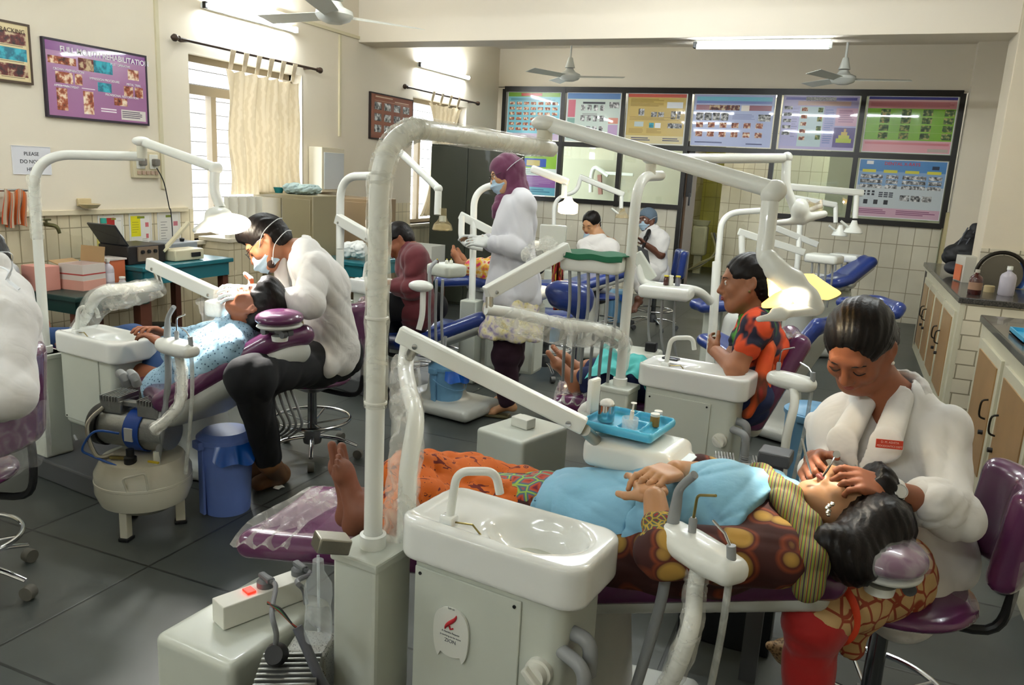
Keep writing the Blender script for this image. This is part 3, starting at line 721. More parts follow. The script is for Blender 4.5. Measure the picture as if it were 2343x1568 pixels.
# ------------------------------------------------------------------ partition frame, glass, posters on the back wall
PF = [-4.5, -3.65, -2.83, -1.985, -.93, -.0, 1.0]
zt0, zt1, zm, zb = 2.585, 2.62, 1.905, 1.17
fr = MB()
fr.box((-1.75, BY-.0, 2.6), (5.5, .07, .07)); 
for k, x in enumerate(PF):
    z0 = 1.13 if k not in (3, 4) else (0 if k == 3 else 1.13)
    fr.box((x, BY-.0, (2.6+z0)/2), (.055, .08, 2.6-z0))
fr.box((-1.75, BY-.003, zm), (5.5, .07, .06))
fr.box(((PF[0]+PF[3])/2, BY-.003, zb), (PF[3]-PF[0], .07, .06)); fr.box(((PF[4]+PF[6])/2, BY-.003, zb-.02), (PF[6]-PF[4], .07, .06)); fr.box((PF[4], BY, .57), (.05, .08, 1.14))
struct('window_3', fr, blackfr, 'black framed partition across the back of the room', smooth=False)
part3 = bpy.data.objects['window_3']
gl = bpy.data.materials.new('partition glass'); gl.use_nodes = True; nt = gl.node_tree; bs = nt.nodes['Principled BSDF']
bs.inputs['Base Color'].default_value = (1, 1, 1, 1); bs.inputs['Roughness'].default_value = .03; bs.inputs['Metallic'].default_value = 0
tr = nt.nodes.new('ShaderNodeBsdfTransparent'); tr.inputs[0].default_value = (.93, .97, .93, 1); mx = nt.nodes.new('ShaderNodeMixShader'); gs = nt.nodes.new('ShaderNodeBsdfGlossy'); gs.inputs['Roughness'].default_value = .03; mx.inputs[0].default_value = .14
nt.links.new(tr.outputs[0], mx.inputs[1]); nt.links.new(gs.outputs[0], mx.inputs[2]); nt.links.new(mx.outputs[0], nt.nodes['Material Output'].inputs['Surface'])
for (i, j) in ((0, 1), (1, 2), (2, 3), (4, 5), (5, 6)):
    q = MB(); q.box(((PF[i]+PF[j])/2, BY+.01, (zm+zb)/2), (PF[j]-PF[i]-.05, .005, zm-zb-.05)); q.build('glass_pane', gl, part3, smooth=False)
# door leaf opened into the back room
q = MB(); q.box((DX0+.05, BY+.36, 1.0), (.045, .62, 2.0)); struct('door_1', q, brownfr, 'open brown framed door leaf edge-on in the doorway', smooth=False)
dr = bpy.data.objects['door_1']
q = MB(); q.box((DX0+.1, BY+.02, 1.62), (.07, .03, .62), bevel=.004); q.build('door_stile', blackfr, dr)
q = MB(); q.box((DX0+.12, BY-.0, 1.28), (.02, .05, .16), bevel=.006); q.build('door_handle', darkpl, dr)
def bposter(i, label, bg, rects, top=True, name='wall_poster', heading=None, hcol='#2c2c66', pad=.035, x0=None, x1=None):
    xa = (PF[i]+pad+.02) if x0 is None else x0; xb = (PF[i+1]-pad-.01) if x1 is None else x1
    z0, z1 = (zm+.045, 2.56) if top else (zb+.045, zm-.045)
    t = poster(name, label, 'poster', (xb, BY-.012, z0), (1, 0, 0), (0, 0, 1), 0, 0, 0, bg, []) if False else None
    t = poster(name, label, 'poster', (xa, BY-.0135, z0), (1, 0, 0), (0, 0, 1), xb-xa, z1-z0, .004, bg, rects, frame_m=mat('poster margin', '#dcdde0', .4), fw=.008, group=None, gloss=.1)
    if heading: textmesh('heading', heading, .045, ((xa+xb)/2, BY-.0182, z1-.065), (1, 0, 0), ZD, mat('ink '+hcol+' t', hcol, .5), t, 'CENTER')
    return t
tc1 = [(.0, .0, 1, .09, '#7aa83c'), (.25, .015, .65, .075, '#c0392b'), (.0, .1, 1, 1, '#7cc3d4')]+grid(.03, .2, .99, .86, 7, 6, 'warm', .25, .45)+[(.0, .87, 1, 1, '#c9b7d0')]+lines(.05, .13, .95, .18, 2, '#41708a', 1)
bposter(0, 'blue dental poster with many small photo rows, first in the top row', '#8ccbd8', tc1)
tc2 = [(0, 0, 1, .12, '#5b82b8'), (.02, .14, .16, .5, '#c96a7c'), (.02, .52, .16, .95, '#7fa59a'), (.3, .18, .72, .22, '#3c3c48'), (.8, .18, .98, .3, 'grey'), (.8, .5, .98, .62, '#d48a78'), (.8, .64, .98, .9, '#b79ac0')]+grid(.27, .24, .75, .9, 4, 3, 'grey', .35, .45)+lines(.3, .42, .7, .48, 2, '#909090', 2)
bposter(1, 'pale green and pink clinical poster, second in the top row', '#c6d4cc', tc2)
tc3 = [(0, 0, 1, .07, '#c65a4a'), (.68, .16, .95, .28, '#dfe3e6'), (.2, .3, .3, .44, 'grey'), (.42, .36, .52, .46, 'grey'), (.54, .36, .64, .46, 'grey'), (.76, .34, .84, .5, 'grey'), (.86, .34, .92, .5, 'grey'), (.14, .56, .3, .66, '#b9c9c9'), (.4, .58, .48, .68, 'teal'), (.5, .58, .6, .68, '#dfe3e6'), (.72, .58, .96, .68, 'grey'), (0, .84, 1, 1, '#d6c99c')]
tc3 += lines(.05, .1, .62, .26, 6, '#a08746', 4)+lines(.05, .7, .3, .8, 4, '#a08746', 5)+lines(.36, .7, .62, .8, 4, '#a08746', 6)+lines(.05, .46, .9, .54, 3, '#a08746', 6)+lines(.1, .88, .45, .96, 2, '#4a4a66', 3)+lines(.65, .88, .95, .96, 2, '#4a4a66', 3)
bposter(2, 'mustard yellow text poster with small x-ray pictures, third in the top row', '#c9ae62', tc3)
tc4 = [(.03, .04, .97, .12, '#69b4cc'), (.03, .12, .97, .17, '#6a7fbe'), (.03, .2, .2, .3, '#8a3a4c'), (.2, .2, .58, .3, 'dark'), (.6, .2, .7, .31, '#e6ddd2'), (.7, .2, .97, .3, '#8a3a4c'), (.82, .37, .97, .5, 'grey')]+grid(.04, .35, .46, .5, 4, 1, 'grey', .1, .0)+grid(.05, .54, .95, .9, 6, 2, 'warm', .42, .45)+lines(.5, .37, .78, .48, 5, '#7d86b8', 3)+lines(.05, .92, .4, .97, 1, '#26306e')+lines(.7, .93, .9, .98, 1, '#26306e')
bposter(3, 'blue poster with rows of tooth pictures above the doorway', '#a9b3da', tc4)
tc5 = [(.03, .03, .3, .08, '#5a54a0'), (.3, .02, .7, .09, 'text'), (.7, .03, .97, .08, '#5a54a0'), (.2, .1, .9, .18, '#c9a9a0'), (0, .2, 1, .95, '#a9a6d4'), (.24, .2, .56, .95, '#b9d0d4'), (.72, .22, 1, .55, '#d3a9c0'), (.72, .58, 1, .95, '#5a4a8c'), (.76, .78, .96, .86, '#b9c83c'), (.79, .72, .93, .78, '#c6c94a'), (.82, .66, .9, .72, '#d8c05a'), (.85, .6, .88, .66, '#d8b070')]+grid(.02, .2, .16, .8, 1, 5, 'grey', .2, .5)+grid(.26, .22, .36, .9, 1, 5, 'warm', .2, .5)+grid(.48, .22, .56, .9, 1, 4, 'veg', .2, .5)+lines(.58, .25, .7, .9, 16, '#7a86c0', 3)+lines(.76, .26, .96, .5, 6, '#a8789a', 3)+lines(.14, .24, .22, .8, 12, '#8c8ab8', 9)
bposter(4, 'lilac poster with a yellow triangle chart in its corner, fifth in the top row', '#b3a9d0', tc5)
tc6 = [(0, 0, 1, .05, '#40408a'), (.0, .08, 1, .2, '#cf8a90'), (0, .21, 1, .78, '#7cb22c'), (0, .8, 1, 1, '#dba0a8'), (.02, .82, .98, .86, '#cf7f88'), (.75, .92, .98, .98, '#b9a9a0')]
for i in range(4):
    for j in range(4): tc6.append((.16+.24*i, .225+.14*j, .27+.24*i, .335+.14*j, 'veg'))
tc6 += lines(.03, .1, .97, .18, 4, '#b56a72', 5)+[(0, .355+.14*j, 1, .36+.14*j, '#a5cc60') for j in range(3)]
bposter(5, 'bright green poster with plant photographs, last in the top row', '#d8aeb2', tc6)
tc7 = [(0, 0, 1, .45, '#8fbf3f'), (.05, .05, .95, .2, 'grey'), (.3, .25, .8, .42, '#2f55b0'), (.42, .28, .68, .4, '#c9ba72'), (0, .45, 1, .6, '#d6e2dc'), (0, .6, 1, .84, '#8a5a9c'), (0, .84, 1, 1, '#69b3c8')]+lines(.05, .64, .95, .8, 5, '#a07cb0', 5)+lines(.1, .88, .9, .96, 2, '#3f7f9c', 4)+lines(.05, .48, .95, .58, 3, '#9ab0a8', 3)
bposter(0, 'green and purple poster on the lower row beside the almirah', '#d6e2dc', tc7, top=False)
tc8 = [(0, 0, 1, .2, '#4f86be'), (0, .2, 1, .45, '#86a6cc'), (0, .45, 1, .84, '#c3ccd0'), (0, .84, 1, 1, '#cfa9bc')]+[(.04+.25*i, .17, .2+.25*i, .22, '#d2cc4a') for i in range(4)]
for i, w in enumerate((.26, .14, .27, .15)):
    x = (.03, .33, .52, .82)[i]
    for j in range(3): tc8.append((x, .26+.085*j, x+w, .325+.085*j, 'grey' if j == 2 else 'dark' if False else 'grey'))
tc8 += [(.1+.12*i, .7, .15+.12*i, .78, '#2c3038') for i in range(3)]+grid(.27, .56, .45, .66, 3, 3, '#4a4e58', .2, .3)+grid(.08, .54, .24, .64, 3, 2, '#2c3038', .4, .3)+grid(.52, .6, .9, .7, 3, 1, 'grey', .12, 0)+lines(.03, .87, .4, .96, 3, '#8a5a78', 3)+lines(.5, .87, .95, .96, 3, '#8a5a78', 4)+[(.08, .02, .16, .08, '#e8e8e8'), (.84, .08, .92, .14, '#22304a')]
t8 = bposter(5, 'blue grey x-ray poster on the lower row below the green poster', '#b9c4cc', tc8, top=False)
textmesh('heading', 'DENTAL X-RAYS', .05, (.5, BY-.0182, zm-.1), (1, 0, 0), ZD, mat('ink red', '#b93a4a', .5), t8, 'CENTER', bold=True)
# ================================================================== FURNITURE AND SMALL THINGS
teal = mat('teal laminate', '#1f6a74', .3, coat=.3, var=.1)
dkgreen = mat('dark green laminate', '#12312c', .4)
wood = mat('reddish brown wood', '#5a3020', .5, var=.25, vscale=14)
granite = pmat('dark granite', [(.4, '#2a2826'), (.6, '#4a4642')], 'noise', 90, 2, rough=.25, coat=.3)
cardb = mat('cardboard', '#a58860', .8)
def table(name, label, x0, x1, y0, y1, z, m, apron=.09, leg=.05, cat='table', th=.03):
    t = thing(name, label, cat, ((x0+x1)/2, (y0+y1)/2, 0))
    q = MB(); q.box(((x0+x1)/2, (y0+y1)/2, z-th/2), (x1-x0, y1-y0, th), bevel=.006); q.build('tabletop', m, t)
    q = MB(); a = apron; e = .03
    for (cx, cy, sx, sy) in (((x0+x1)/2, y0+e, x1-x0-2*e, .02), ((x0+x1)/2, y1-e, x1-x0-2*e, .02), (x0+e, (y0+y1)/2, .02, y1-y0-2*e), (x1-e, (y0+y1)/2, .02, y1-y0-2*e)): q.box((cx, cy, z-th-a/2), (sx, sy, a))
    q.build('apron', m, t)
    for cx in (x0+e+leg/2, x1-e-leg/2):
        for cy in (y0+e+leg/2, y1-e-leg/2): q = MB(); q.box((cx, cy, (z-th-.0)/2), (leg, leg, z-th)); q.build('leg', wood, t)
    return t
table('teal_table', 'teal table with reddish legs below the wall notices', -4.56, -4.0, 3.62, 4.42, .8, teal)
bl, br = gz(96, 664, .6), gz(412, 678, .6)
table('dark_green_bench', 'low dark green bench carrying the open carton and bottle', -3.98-.38, -3.85, 3.02, 3.57, .7, dkgreen, .07, .06, 'bench')
# concrete sink trough
q = SDF(.012); q.box((-4.37, 2.62, .71), (.22, .7, .16), r=.05, k=.01) if False else q.box((-4.39, 2.3, .71), (.2, .68, .16), r=.05, k=.01); q.box((-4.39, 2.3, .82), (.15, .62, .2), r=.06, k=.03, op='-')
t = thing('wall_sink', 'long grey white sink trough against the tiled wall', 'sink', (-4.39, 2.3, .55)); q.build('basin', mat('sink enamel', '#a9adaf', .35, coat=.3), t)
q = MB(); q.box((-4.43, 2.3, .275), (.3, 1.0, .55)); q.build('plinth', tileL, t)
p = gx(86, 512, LX); q = MB()
q.tube([p, p+V((.1, .0, 0)), p+V((.14, .02, -.01)), p+V((.15, .03, -.05))], [.013, .013, .012, .01], 12, smooth=4); t = thing('wall_tap', 'dull brass tap on the tiles beside the striped towel', 'tap', p); q.build('spout', mat('old brass', '#5d5a3c', .5, .8), t)
q = MB(); q.box(p+V((.08, 0, .03)), (.012, .06, .012), bevel=.003); q.tube([p+V((.08, 0, 0)), p+V((.08, 0, .035))], .007, 8); q.build('handle', mat('old brass', '#5d5a3c'), t)
# striped towel on its rail
a, c = gx(-60, 436, LX+.06), gx(64, 516, LX+.06)
stripe = pmat('towel stripes', [(0, '#c8642c'), (.22, '#c8642c'), (.25, '#8a8078'), (.4, '#4c3c38'), (.45, '#d8b48a'), (.6, '#c04a28'), (.8, '#b9a890'), (1, '#d07038')], 'wave', 7, 2, rough=.95, rot=(0, 0, PI/2), distort=.3, interp='CONSTANT', bump=.2)
q = MB(); y0, y1 = gx(8, 480, LX+.06).y, c.y
q.sheet(lambda u, v: (LX+.06+.02*math.sin(u*22)*v+.02*math.cos(v*PI), y0+(y1-y0)*(u*(1-.1*(1-v))), a.z-(a.z-c.z)*v+.012*math.cos(u*9)), 50, 14, thick=.006)
one('striped_towel', q, stripe, 'orange and grey striped towel hanging on the left wall', 'towel')
q = MB(); q.tube([(LX+.045, y0-.5, a.z+.0), (LX+.045, y1+.03, a.z+.0)], .008, 8); q.tube([(LX, y0-.1, a.z), (LX+.045, y0-.1, a.z)], .006, 8); one('towel_rail', q, chrome, 'thin towel rail on the left wall', 'rail')
# soap dish
p = gx(190, 466, LX); q = MB(); q.lathe([(0, -.03), (.04, -.025), (.06, 0), (.055, .003), (.03, -.015), (0, -.02)], p+V((.06, 0, 0)), sx=1, sy=1.2, seg=24); q.box(p+V((.01, 0, .01)), (.02, .1, .05), bevel=.006)
one('soap_dish', q, mat('soap dish', '#bfae88', .4), 'cream ceramic soap dish fixed to the left wall', 'soap dish')
# switchboard
a, c = gx(303, 345, LX+.03), gx(368, 408, LX+.03)
t = thing('switchboard', 'cream switchboard with two plugs on the left wall', 'switchboard', (LX, (a.y+c.y)/2, c.z))
yc, zc, w, h = (a.y+c.y)/2, (a.z+c.z)/2, c.y-a.y, a.z-c.z
q = MB(); q.box((LX+.015, yc, zc), (.03, w, h), bevel=.005); q.build('backing_board', mat('bakelite', '#c9bfa0', .4), t)
for s in (-1, 1):
    q = MB(); q.box((LX+.034, yc+s*w*.24, zc+h*.12), (.01, w*.3, h*.55), bevel=.003); q.build('socket_plate', whiteplain, t)
    q = MB(); q.box((LX+.055, yc+s*w*.24, zc+h*.1), (.045, .045, .05), bevel=.01); q.build('plug', mat('plug grey', '#6f6a62', .5), t)
for k in range(5): q = MB(); q.box((LX+.036, yc-w*.32+k*w*.16, zc-h*.3), (.012, w*.1, h*.14), bevel=.002); q.build('switch', mat('switch pinkish', '#b59a86', .4), t)
p0 = V((LX+.06, yc+w*.24, zc-.02)); q = MB(); q.tube([p0, p0+V((.01, .05, -.1)), p0+V((0, .1, -.28)), V((LX+.05, 4.4, 1.1)), V((LX+.08, 4.38, .95)), V((-4.4, 4.25, .85))], .004, 8, smooth=6); q.build('cord', darkpl, t)
# things on the teal table
def gxw(px, py, X): return gx(px, py, X)
def bottle(name, label, base, h, r, m, mcap=None, cat='bottle', neck=.35, sx=1, sy=1, liquid=None, lab=None, rot=0):
    base = V(base); t = thing(name, label, cat, base)
    q = MB(); q.lathe([(0, 0), (r*.9, 0), (r, h*.04), (r, h*.62), (r*.85, h*.72), (r*neck, h*.82), (r*neck, h*.9), (0, h*.9)], base, seg=24, sx=sx, sy=sy, rot=rot); q.build('bottle_body', m, t)
    q = MB(); q.lathe([(0, h*.88), (r*neck*1.25, h*.88), (r*neck*1.2, h), (0, h)], base, seg=16); q.build('cap', mcap or whiteplain, t)
    if lab: q = MB(); q.lathe([(r*1.01, h*.2), (r*1.015, h*.2), (r*1.015, h*.5), (r*1.01, h*.5)], base, seg=24, sx=sx, sy=sy, rot=rot); q.build('label_band', lab, t)
    return t
clearpl = filmmat('clear plastic', '#e8f0f4', .45, 6, .1)
bottle('water_bottle', 'pale green bottle behind the black case on the teal table', (-4.46, 3.74, .8), .27, .045, filmmat('green plastic', '#8fc7a8', .55, 6, .15), mat('teal cap', '#2f9a8a'), lab=mat('yellow label', '#c9c46a'))
def obox(c, s, rot, m, thk=.006, bevel=0):
    q = MB(); M = Matrix.Rotation(rot, 3, 'Z'); c = V(c)
    def lb(o, sz): q.box(c+M @ V(o), sz, M=M, bevel=bevel)
    x, y, z = s
    lb((0, 0, thk/2), (x, y, thk)); lb((-x/2+thk/2, 0, z/2), (thk, y, z)); lb((x/2-thk/2, 0, z/2), (thk, y, z)); lb((0, -y/2+thk/2, z/2), (x-2*thk, thk, z)); lb((0, y/2-thk/2, z/2), (x-2*thk, thk, z))
    return q
t = thing('black_case', 'black instrument case with its lid open on the teal table', 'case', (-4.26, 3.78, .8))
blackcase = mat('black case', '#1b1718', .4); q = MB(); q.box((-4.26, 3.78, .86), (.26, .3, .12), bevel=.008); q.build('case_body', blackcase, t)
q = MB(); M = Matrix.Rotation(math.radians(-62), 3, 'X'); q.box((-4.26, 3.6, .985), (.24, .012, .17), M=Matrix.Rotation(math.radians(35), 3, 'X'), bevel=.004); q.build('lid', mat('case lid', '#26282c', .25, coat=.4), t)
q = MB(); q.box((-4.125, 3.78, .865), (.01, .16, .09)); q.build('control_panel', mat('panel brown', '#7c6a58', .4), t)
for k in range(3): q = MB(); q.lathe([(0, 0), (.012, 0), (.012, .012), (0, .012)], (-4.12, 3.73+k*.05, .88), (1, 0, 0), 12); q.build('knob', darkpl, t)
t = thing('cream_device', 'cream bench device with a black slot on the teal table', 'device', (-4.14, 4.08, .8))
q = MB(); q.box((-4.14, 4.08, .84), (.14, .26, .075), bevel=.01); q.build('housing', mat('cream casing', '#c8c0a2', .4), t)
q = MB(); q.box((-4.065, 4.13, .84), (.008, .08, .03), bevel=.002); q.build('display_slot', darkpl, t)
q = MB(); q.box((-4.14, 4.03, .96), (.03, .3, .02), M=Matrix.Rotation(math.radians(38), 3, 'X'), bevel=.004); q.build('lever_arm', mat('cream casing', '#c8c0a2'), t)
t = thing('grey_device', 'pale grey box device at the window end of the teal table', 'device', (-4.38, 4.24, .8))
q = MB(); q.box((-4.38, 4.24, .85), (.2, .26, .1), bevel=.012); q.build('housing', mat('grey casing', '#8e9296', .4), t); q = MB(); q.lathe([(0, 0), (.014, 0), (.018, .02), (0, .028)], (-4.32, 4.26, .9), seg=12); q.build('knob', darkpl, t)
# on the bench
def carton(name, label, c, s, rot, m, flaps=True, band=None, txt=None):
    t = thing(name, label, 'box', c); obox(c, s, rot, m).build('carton_body', m, t, smooth=False)
    M = Matrix.Rotation(rot, 3, 'Z'); c = V(c)
    if flaps:
        for (o, sz, ang, ax) in (((s[0]*.0, s[1]/2, s[2]+s[1]*.28), (s[0], .005, s[1]*.55), -8, 'X'), ((-s[0]/2-s[0]*.2, 0, s[2]-.0), (s[0]*.42, s[1], .005), 15, 'Y')):
            q = MB(); q.box(c+M @ V(o), sz, M=M @ Matrix.Rotation(math.radians(ang), 3, ax)); q.build('flap', cardb, t, smooth=False)
    if band:
        q = MB(); q.box(c+M @ V((0, 0, s[2]*.62)), (s[0]+.002, s[1]+.002, s[2]*.05), M=M); q.build('printed_band', band, t, smooth=False)
        q = MB(); q.box(c+M @ V((0, 0, s[2]*.2)), (s[0]+.0015, s[1]+.0015, s[2]*.38), M=M); q.build('printed_panel', mat('pink print', '#d39a8a', .6), t, smooth=False)
    return t
whitebox = mat('white carton', '#cdc3ba', .6)
p = gz(187, 665, .7)
carton('open_carton', 'open white carton with a red band and raised brown flap on the green bench', (p.x-.06, p.y+.06, .7), (.17, .17, .15), .12, whitebox, band=mat('red print', '#b0443e', .5))
bottle('plastic_bottle', 'cloudy white plastic bottle beside the open carton', gz(249, 656, .7), .17, .034, mat('cloudy plastic', '#b9b3bb', .3, alpha=.9), neck=.3, lab=mat('pale label', '#cfcad0', .5))
p = gz(280, 650, .7); p = p+V((-.0, 0, 0))
q = MB(); q.box((p.x-.14, p.y+.0, .7+.07), (.15, .17, .14), bevel=.003); q2 = thing('orange_carton', 'orange and white carton behind the bottle', 'box', (p.x-.14, p.y, .7)); q.build('carton_body', mat('orange print', '#c4673f', .6), q2)
q = MB(); q.box((p.x-.14, p.y, .7+.145), (.16, .19, .01)); q.build('lid', whitebox, q2)
q = MB(); q.box((-4.22, 3.1, .77), (.16, .12, .14), bevel=.003); one('pink_carton', q, mat('pink carton', '#c98d80', .6), 'pink striped carton behind the tall light pole', 'box', loc=V((-4.22, 3.1, .7)))
bottle('glass_jar', 'small clear jar beside the orange carton', gz(281, 664, .7), .08, .02, clearpl, whiteplain, 'jar', .7)
# waste bins under the table
def lidbin(c, r, h, label, mb_, ml):
    c = V(c); t = thing('waste_bin', label, 'bin', c)
    q = MB(); q.lathe([(0, 0), (r*.85, 0), (r, h), (r*.96, h), (r*.8, .01), (0, .01)], c, seg=32); q.build('bucket', mb_, t)
    q = MB(); q.lathe([(r*1.05, h-.01), (r*1.05, h+.02), (r*.8, h+.04), (0, h+.045), (0, h+.03), (r*1.0, h+.01)], c, seg=32); q.build('lid', ml, t)
    return t
lidbin((-4.2, 3.9, 0), .13, .33, 'yellow bin with a black lid under the dark green bench', mat('yellow plastic', '#b8a42a', .4), mat('black lid', '#1d1d1c', .4))
# tiled block below the window with socket
q = MB(); a = gx(440, 545, -4.38); q.box((-4.47, 4.93, .43), (.26, .38, .86)); struct('trim_10', q, tileL, 'tiled block below the window', smooth=False)
q = MB(); q.box((-4.47, 4.93, .875), (.3, .42, .03), bevel=.004); struct('trim_11', q, mat('sill', '#c9c0ac'), 'pale slab over the tiled block')
# ------------------------------------------------------------------ cabinets on the window side
beige = mat('beige steel cabinet', '#8d8264', .32, var=.12, vscale=3, coat=.2)
beige2 = mat('brown steel cabinet', '#8a7456', .4, var=.12, vscale=3)
def steel_cab(name, label, x0, x1, y0, y1, z1, m, ndoor=2, handles=True):
    t = thing(name, label, 'cabinet', ((x0+x1)/2, (y0+y1)/2, 0))
    q = MB(); q.box(((x0+x1)/2, (y0+y1)/2, z1/2), (x1-x0, y1-y0, z1), bevel=.006); q.build('cabinet_body', m, t)
    w = (x1-x0-.03)/ndoor
    for k in range(ndoor):
        q = MB(); q.box((x0+.015+w*(k+.5), y0-.008, z1/2+.01), (w-.008, .016, z1-.08), bevel=.003); d = q.build('door', m, t)
        if handles:
            s = 1 if k == 0 else -1; hx = x0+.015+w*(k+.5)+s*(w/2-.06)
            q = MB(); q.tube(bend([(hx, y0-.016, z1*.52), (hx, y0-.05, z1*.52), (hx, y0-.05, z1*.44), (hx, y0-.016, z1*.44)], .012), .006, 10); q.build('handle', chrome, d)
    return t
zc1 = gy(700, 448, 5.3).z; x0, x1 = gy(545, 450, 5.3).x, gy(716, 450, 5.3).x
steel_cab('steel_cabinet', 'beige steel cabinet with a cloth on top, behind the bending dentist', max(x0, -4.58), x1, 5.3, 5.72, zc1, beige, 2, False)
x0, x1 = gy(722, 452, 6.05).x, gy(846, 452, 6.05).x; zc2 = gy(780, 452, 6.05).z
steel_cab('steel_cabinet', 'brownish steel cabinet to the right of the beige one', x0, x1, 6.05, 6.5, zc2, beige2, 2, False)
q = MB(); p = gy(638, 441, 5.45); p.z = zc1; q.lathe([(0, 0), (.03, 0), (.045, .045), (.042, .045), (.028, .004), (0, .004)], p, seg=24); one('teal_bowl', q, mat('teal plastic', '#177d86', .35), 'small teal bowl on top of the beige cabinet', 'bowl')
p = gy(700, 440, 5.5); q = SDF(.008)
for k in range(9): q.ell((p.x+random.uniform(-.12, .12), 5.5+random.uniform(-.08, .08), zc1+.042), (.06, .06, .03), k=.03)
q.fold = folds(.012, 60, 4); t = thing('cloth_bundle', 'crumpled blue grey cloth bundle on top of the beige cabinet', 'cloth', (p.x, 5.5, zc1)); q.build('cloth', mat('greyish blue cloth', '#9db0ae', .9), t)
# white wall light box
a, c = gx(738, 336, -4.45), gx(789, 440, -4.45)
t = thing('light_box', 'white wall mounted viewing box between the windows', 'light box', (-4.53, (a.y+c.y)/2, c.z)); yc = (a.y+c.y)/2
q = MB(); q.box((-4.53, yc, (a.z+c.z)/2), (.15, c.y-a.y, a.z-c.z), bevel=.006); q.build('housing', mat('cream enamel', '#d0c8b0', .4), t)
q = MB(); q.box((-4.45, yc, (a.z+c.z)/2-.01), (.012, (c.y-a.y)*.86, (a.z-c.z)*.82), bevel=.002); q.build('viewing_panel', mat('pale panel', '#c3c8cb', .3), t)
# dark green almirah
alm = mat('dark green almirah paint', '#3c4036', .35, var=.15, vscale=2, coat=.2)
YA = 7.9; xa0, xa1 = gy(988, 330, YA).x, gy(1162, 330, YA).x; za = gy(1075, 332, YA).z
t = thing('steel_almirah', 'tall dark green steel almirah between the far window and the partition', 'almirah', ((xa0+xa1)/2, YA+.25, 0))
q = MB(); q.box(((xa0+xa1)/2, YA+.25, za/2), (xa1-xa0, .5, za), bevel=.01); q.build('cabinet_body', alm, t)
w = (xa1-xa0)/2
for k in range(2):
    q = MB(); q.box((xa0+w*(k+.5), YA-.006, za/2), (w-.012, .016, za-.06), bevel=.003); d = q.build('door', alm, t)
    if k == 1:
        hp = V((xa0+w+.09, YA-.016, gy(1108, 500, YA).z)); q = MB(); q.tube([hp+V((-.03, 0, .05)), hp+V((-.01, -.03, .06)), hp+V((.03, -.03, .0)), hp+V((.03, -.02, -.04))], .01, 10, smooth=4); q.build('handle', chrome, d)
        q = MB(); q.lathe([(0, 0), (.022, 0), (.022, .012), (0, .012)], hp+V((.01, 0, -.08)), (0, -1, 0), 14); q.build('lock', mat('brass', '#8d8050', .3, 1), d)
# second teal table behind the dentist
table('teal_table', 'teal table holding a white plastic bag, behind the bending dentist', -3.95, -3.45, 5.25, 6.0, gy(820, 600, 5.3).z, teal)
zt = gy(820, 600, 5.3).z; p = gy(808, 590, 5.4); q = SDF(.008)
for k in range(7): q.ell((p.x+random.uniform(-.08, .08), 5.45+random.uniform(-.05, .05), zt+.066+random.uniform(0, .03)), (.05, .05, .05), k=.04)
q.fold = folds(.012, 50, 8); t = thing('plastic_bag', 'crumpled white plastic bag on the far teal table', 'bag', (p.x, 5.45, zt)); q.build('bag', mat('white film', '#d8dbd8', .35), t)
# fire-orange: none. white laundry crate near the far window
p = gy(955, 560, 7.2); q = obox((p.x, 7.35, gy(955, 575, 7.2).z-.3), (.34, .3, .36), 0, whiteplain); one('white_crate', q, whiteplain, 'white plastic crate in front of the almirah', 'crate', smooth=False)
p = gy(955, 560, 7.2); table('small_stand', 'small stand under the white crate', p.x-.2, p.x+.2, 7.15, 7.55, gy(955, 575, 7.2).z-.3, dkgreen, .05, .03)
# ------------------------------------------------------------------ right counters
cfr = mat('counter frame paint', '#c3bea6', .45, var=.08)
cdoor = mat('counter door brown', '#a07c50', .4, var=.18, vscale=8, coat=.2)
def counter(label, x0, x1, y0, y1, z, doors, cat='counter'):
    t = thing('counter', label, cat, ((x0+x1)/2, (y0+y1)/2, 0))
    q = MB(); q.box(((x0+x1)/2+.01, (y0+y1)/2, (z-.04)/2), (x1-x0-.02, y1-y0, z-.04)); q.build('counter_body', tileE, t, smooth=False)
    q = MB(); q.box((x0+.006, (y0+y1)/2, z/2-.02), (.03, y1-y0, z-.04)); q.build('front_frame', cfr, t, smooth=False)
    q = MB(); q.box(((x0+x1)/2-.01, (y0+y1)/2, z-.02), (x1-x0+.03, y1-y0+.03, .04), bevel=.006); q.build('worktop', granite, t)
    for (a, c, hy) in doors:
        q = MB(); q.box((x0-.014, (a+c)/2, .41), (.02, c-a, .66), bevel=.003); d = q.build('door', cfr, t)
        q = MB(); q.box((x0-.026, (a+c)/2, .41), (.008, c-a-.1, .56)); q.build('door_panel', cdoor, d)
        q = MB(); q.tube([(x0-.03, hy, .52), (x0-.055, hy, .51), (x0-.06, hy, .47), (x0-.055, hy, .43), (x0-.03, hy, .42)], .005, 8, smooth=3); q.build('handle', mat('dark metal', '#2e2a24', .4, .8), d)
        q = MB(); q.lathe([(0, 0), (.012, 0), (.012, .02), (0, .02)], (x0-.03, hy, .35), (-1, 0, 0), 12); q.build('knob', darkpl, d)
    return t
counter('far tiled counter with brown doors, ending at the painted pillar', .77, RX, 5.9, 8.65, .85, [(6.0, 6.6, 6.52), (6.66, 7.2, 6.74), (7.26, 7.75, 7.68), (7.8, 8.3, 7.88)])
q = MB(); q.box((.765, 8.47, .42), (.012, .16, .72)); struct('trim_12', q, mat('dark slot', '#241410', .5), 'dark red-brown slot at the far end of the counter', smooth=False)
counter('near tiled counter with brown doors along the right edge', .79, RX, 2.2, 5.08, .85, [(4.3, 4.95, 4.4), (3.55, 4.2, 4.1), (2.8, 3.45, 2.9)])
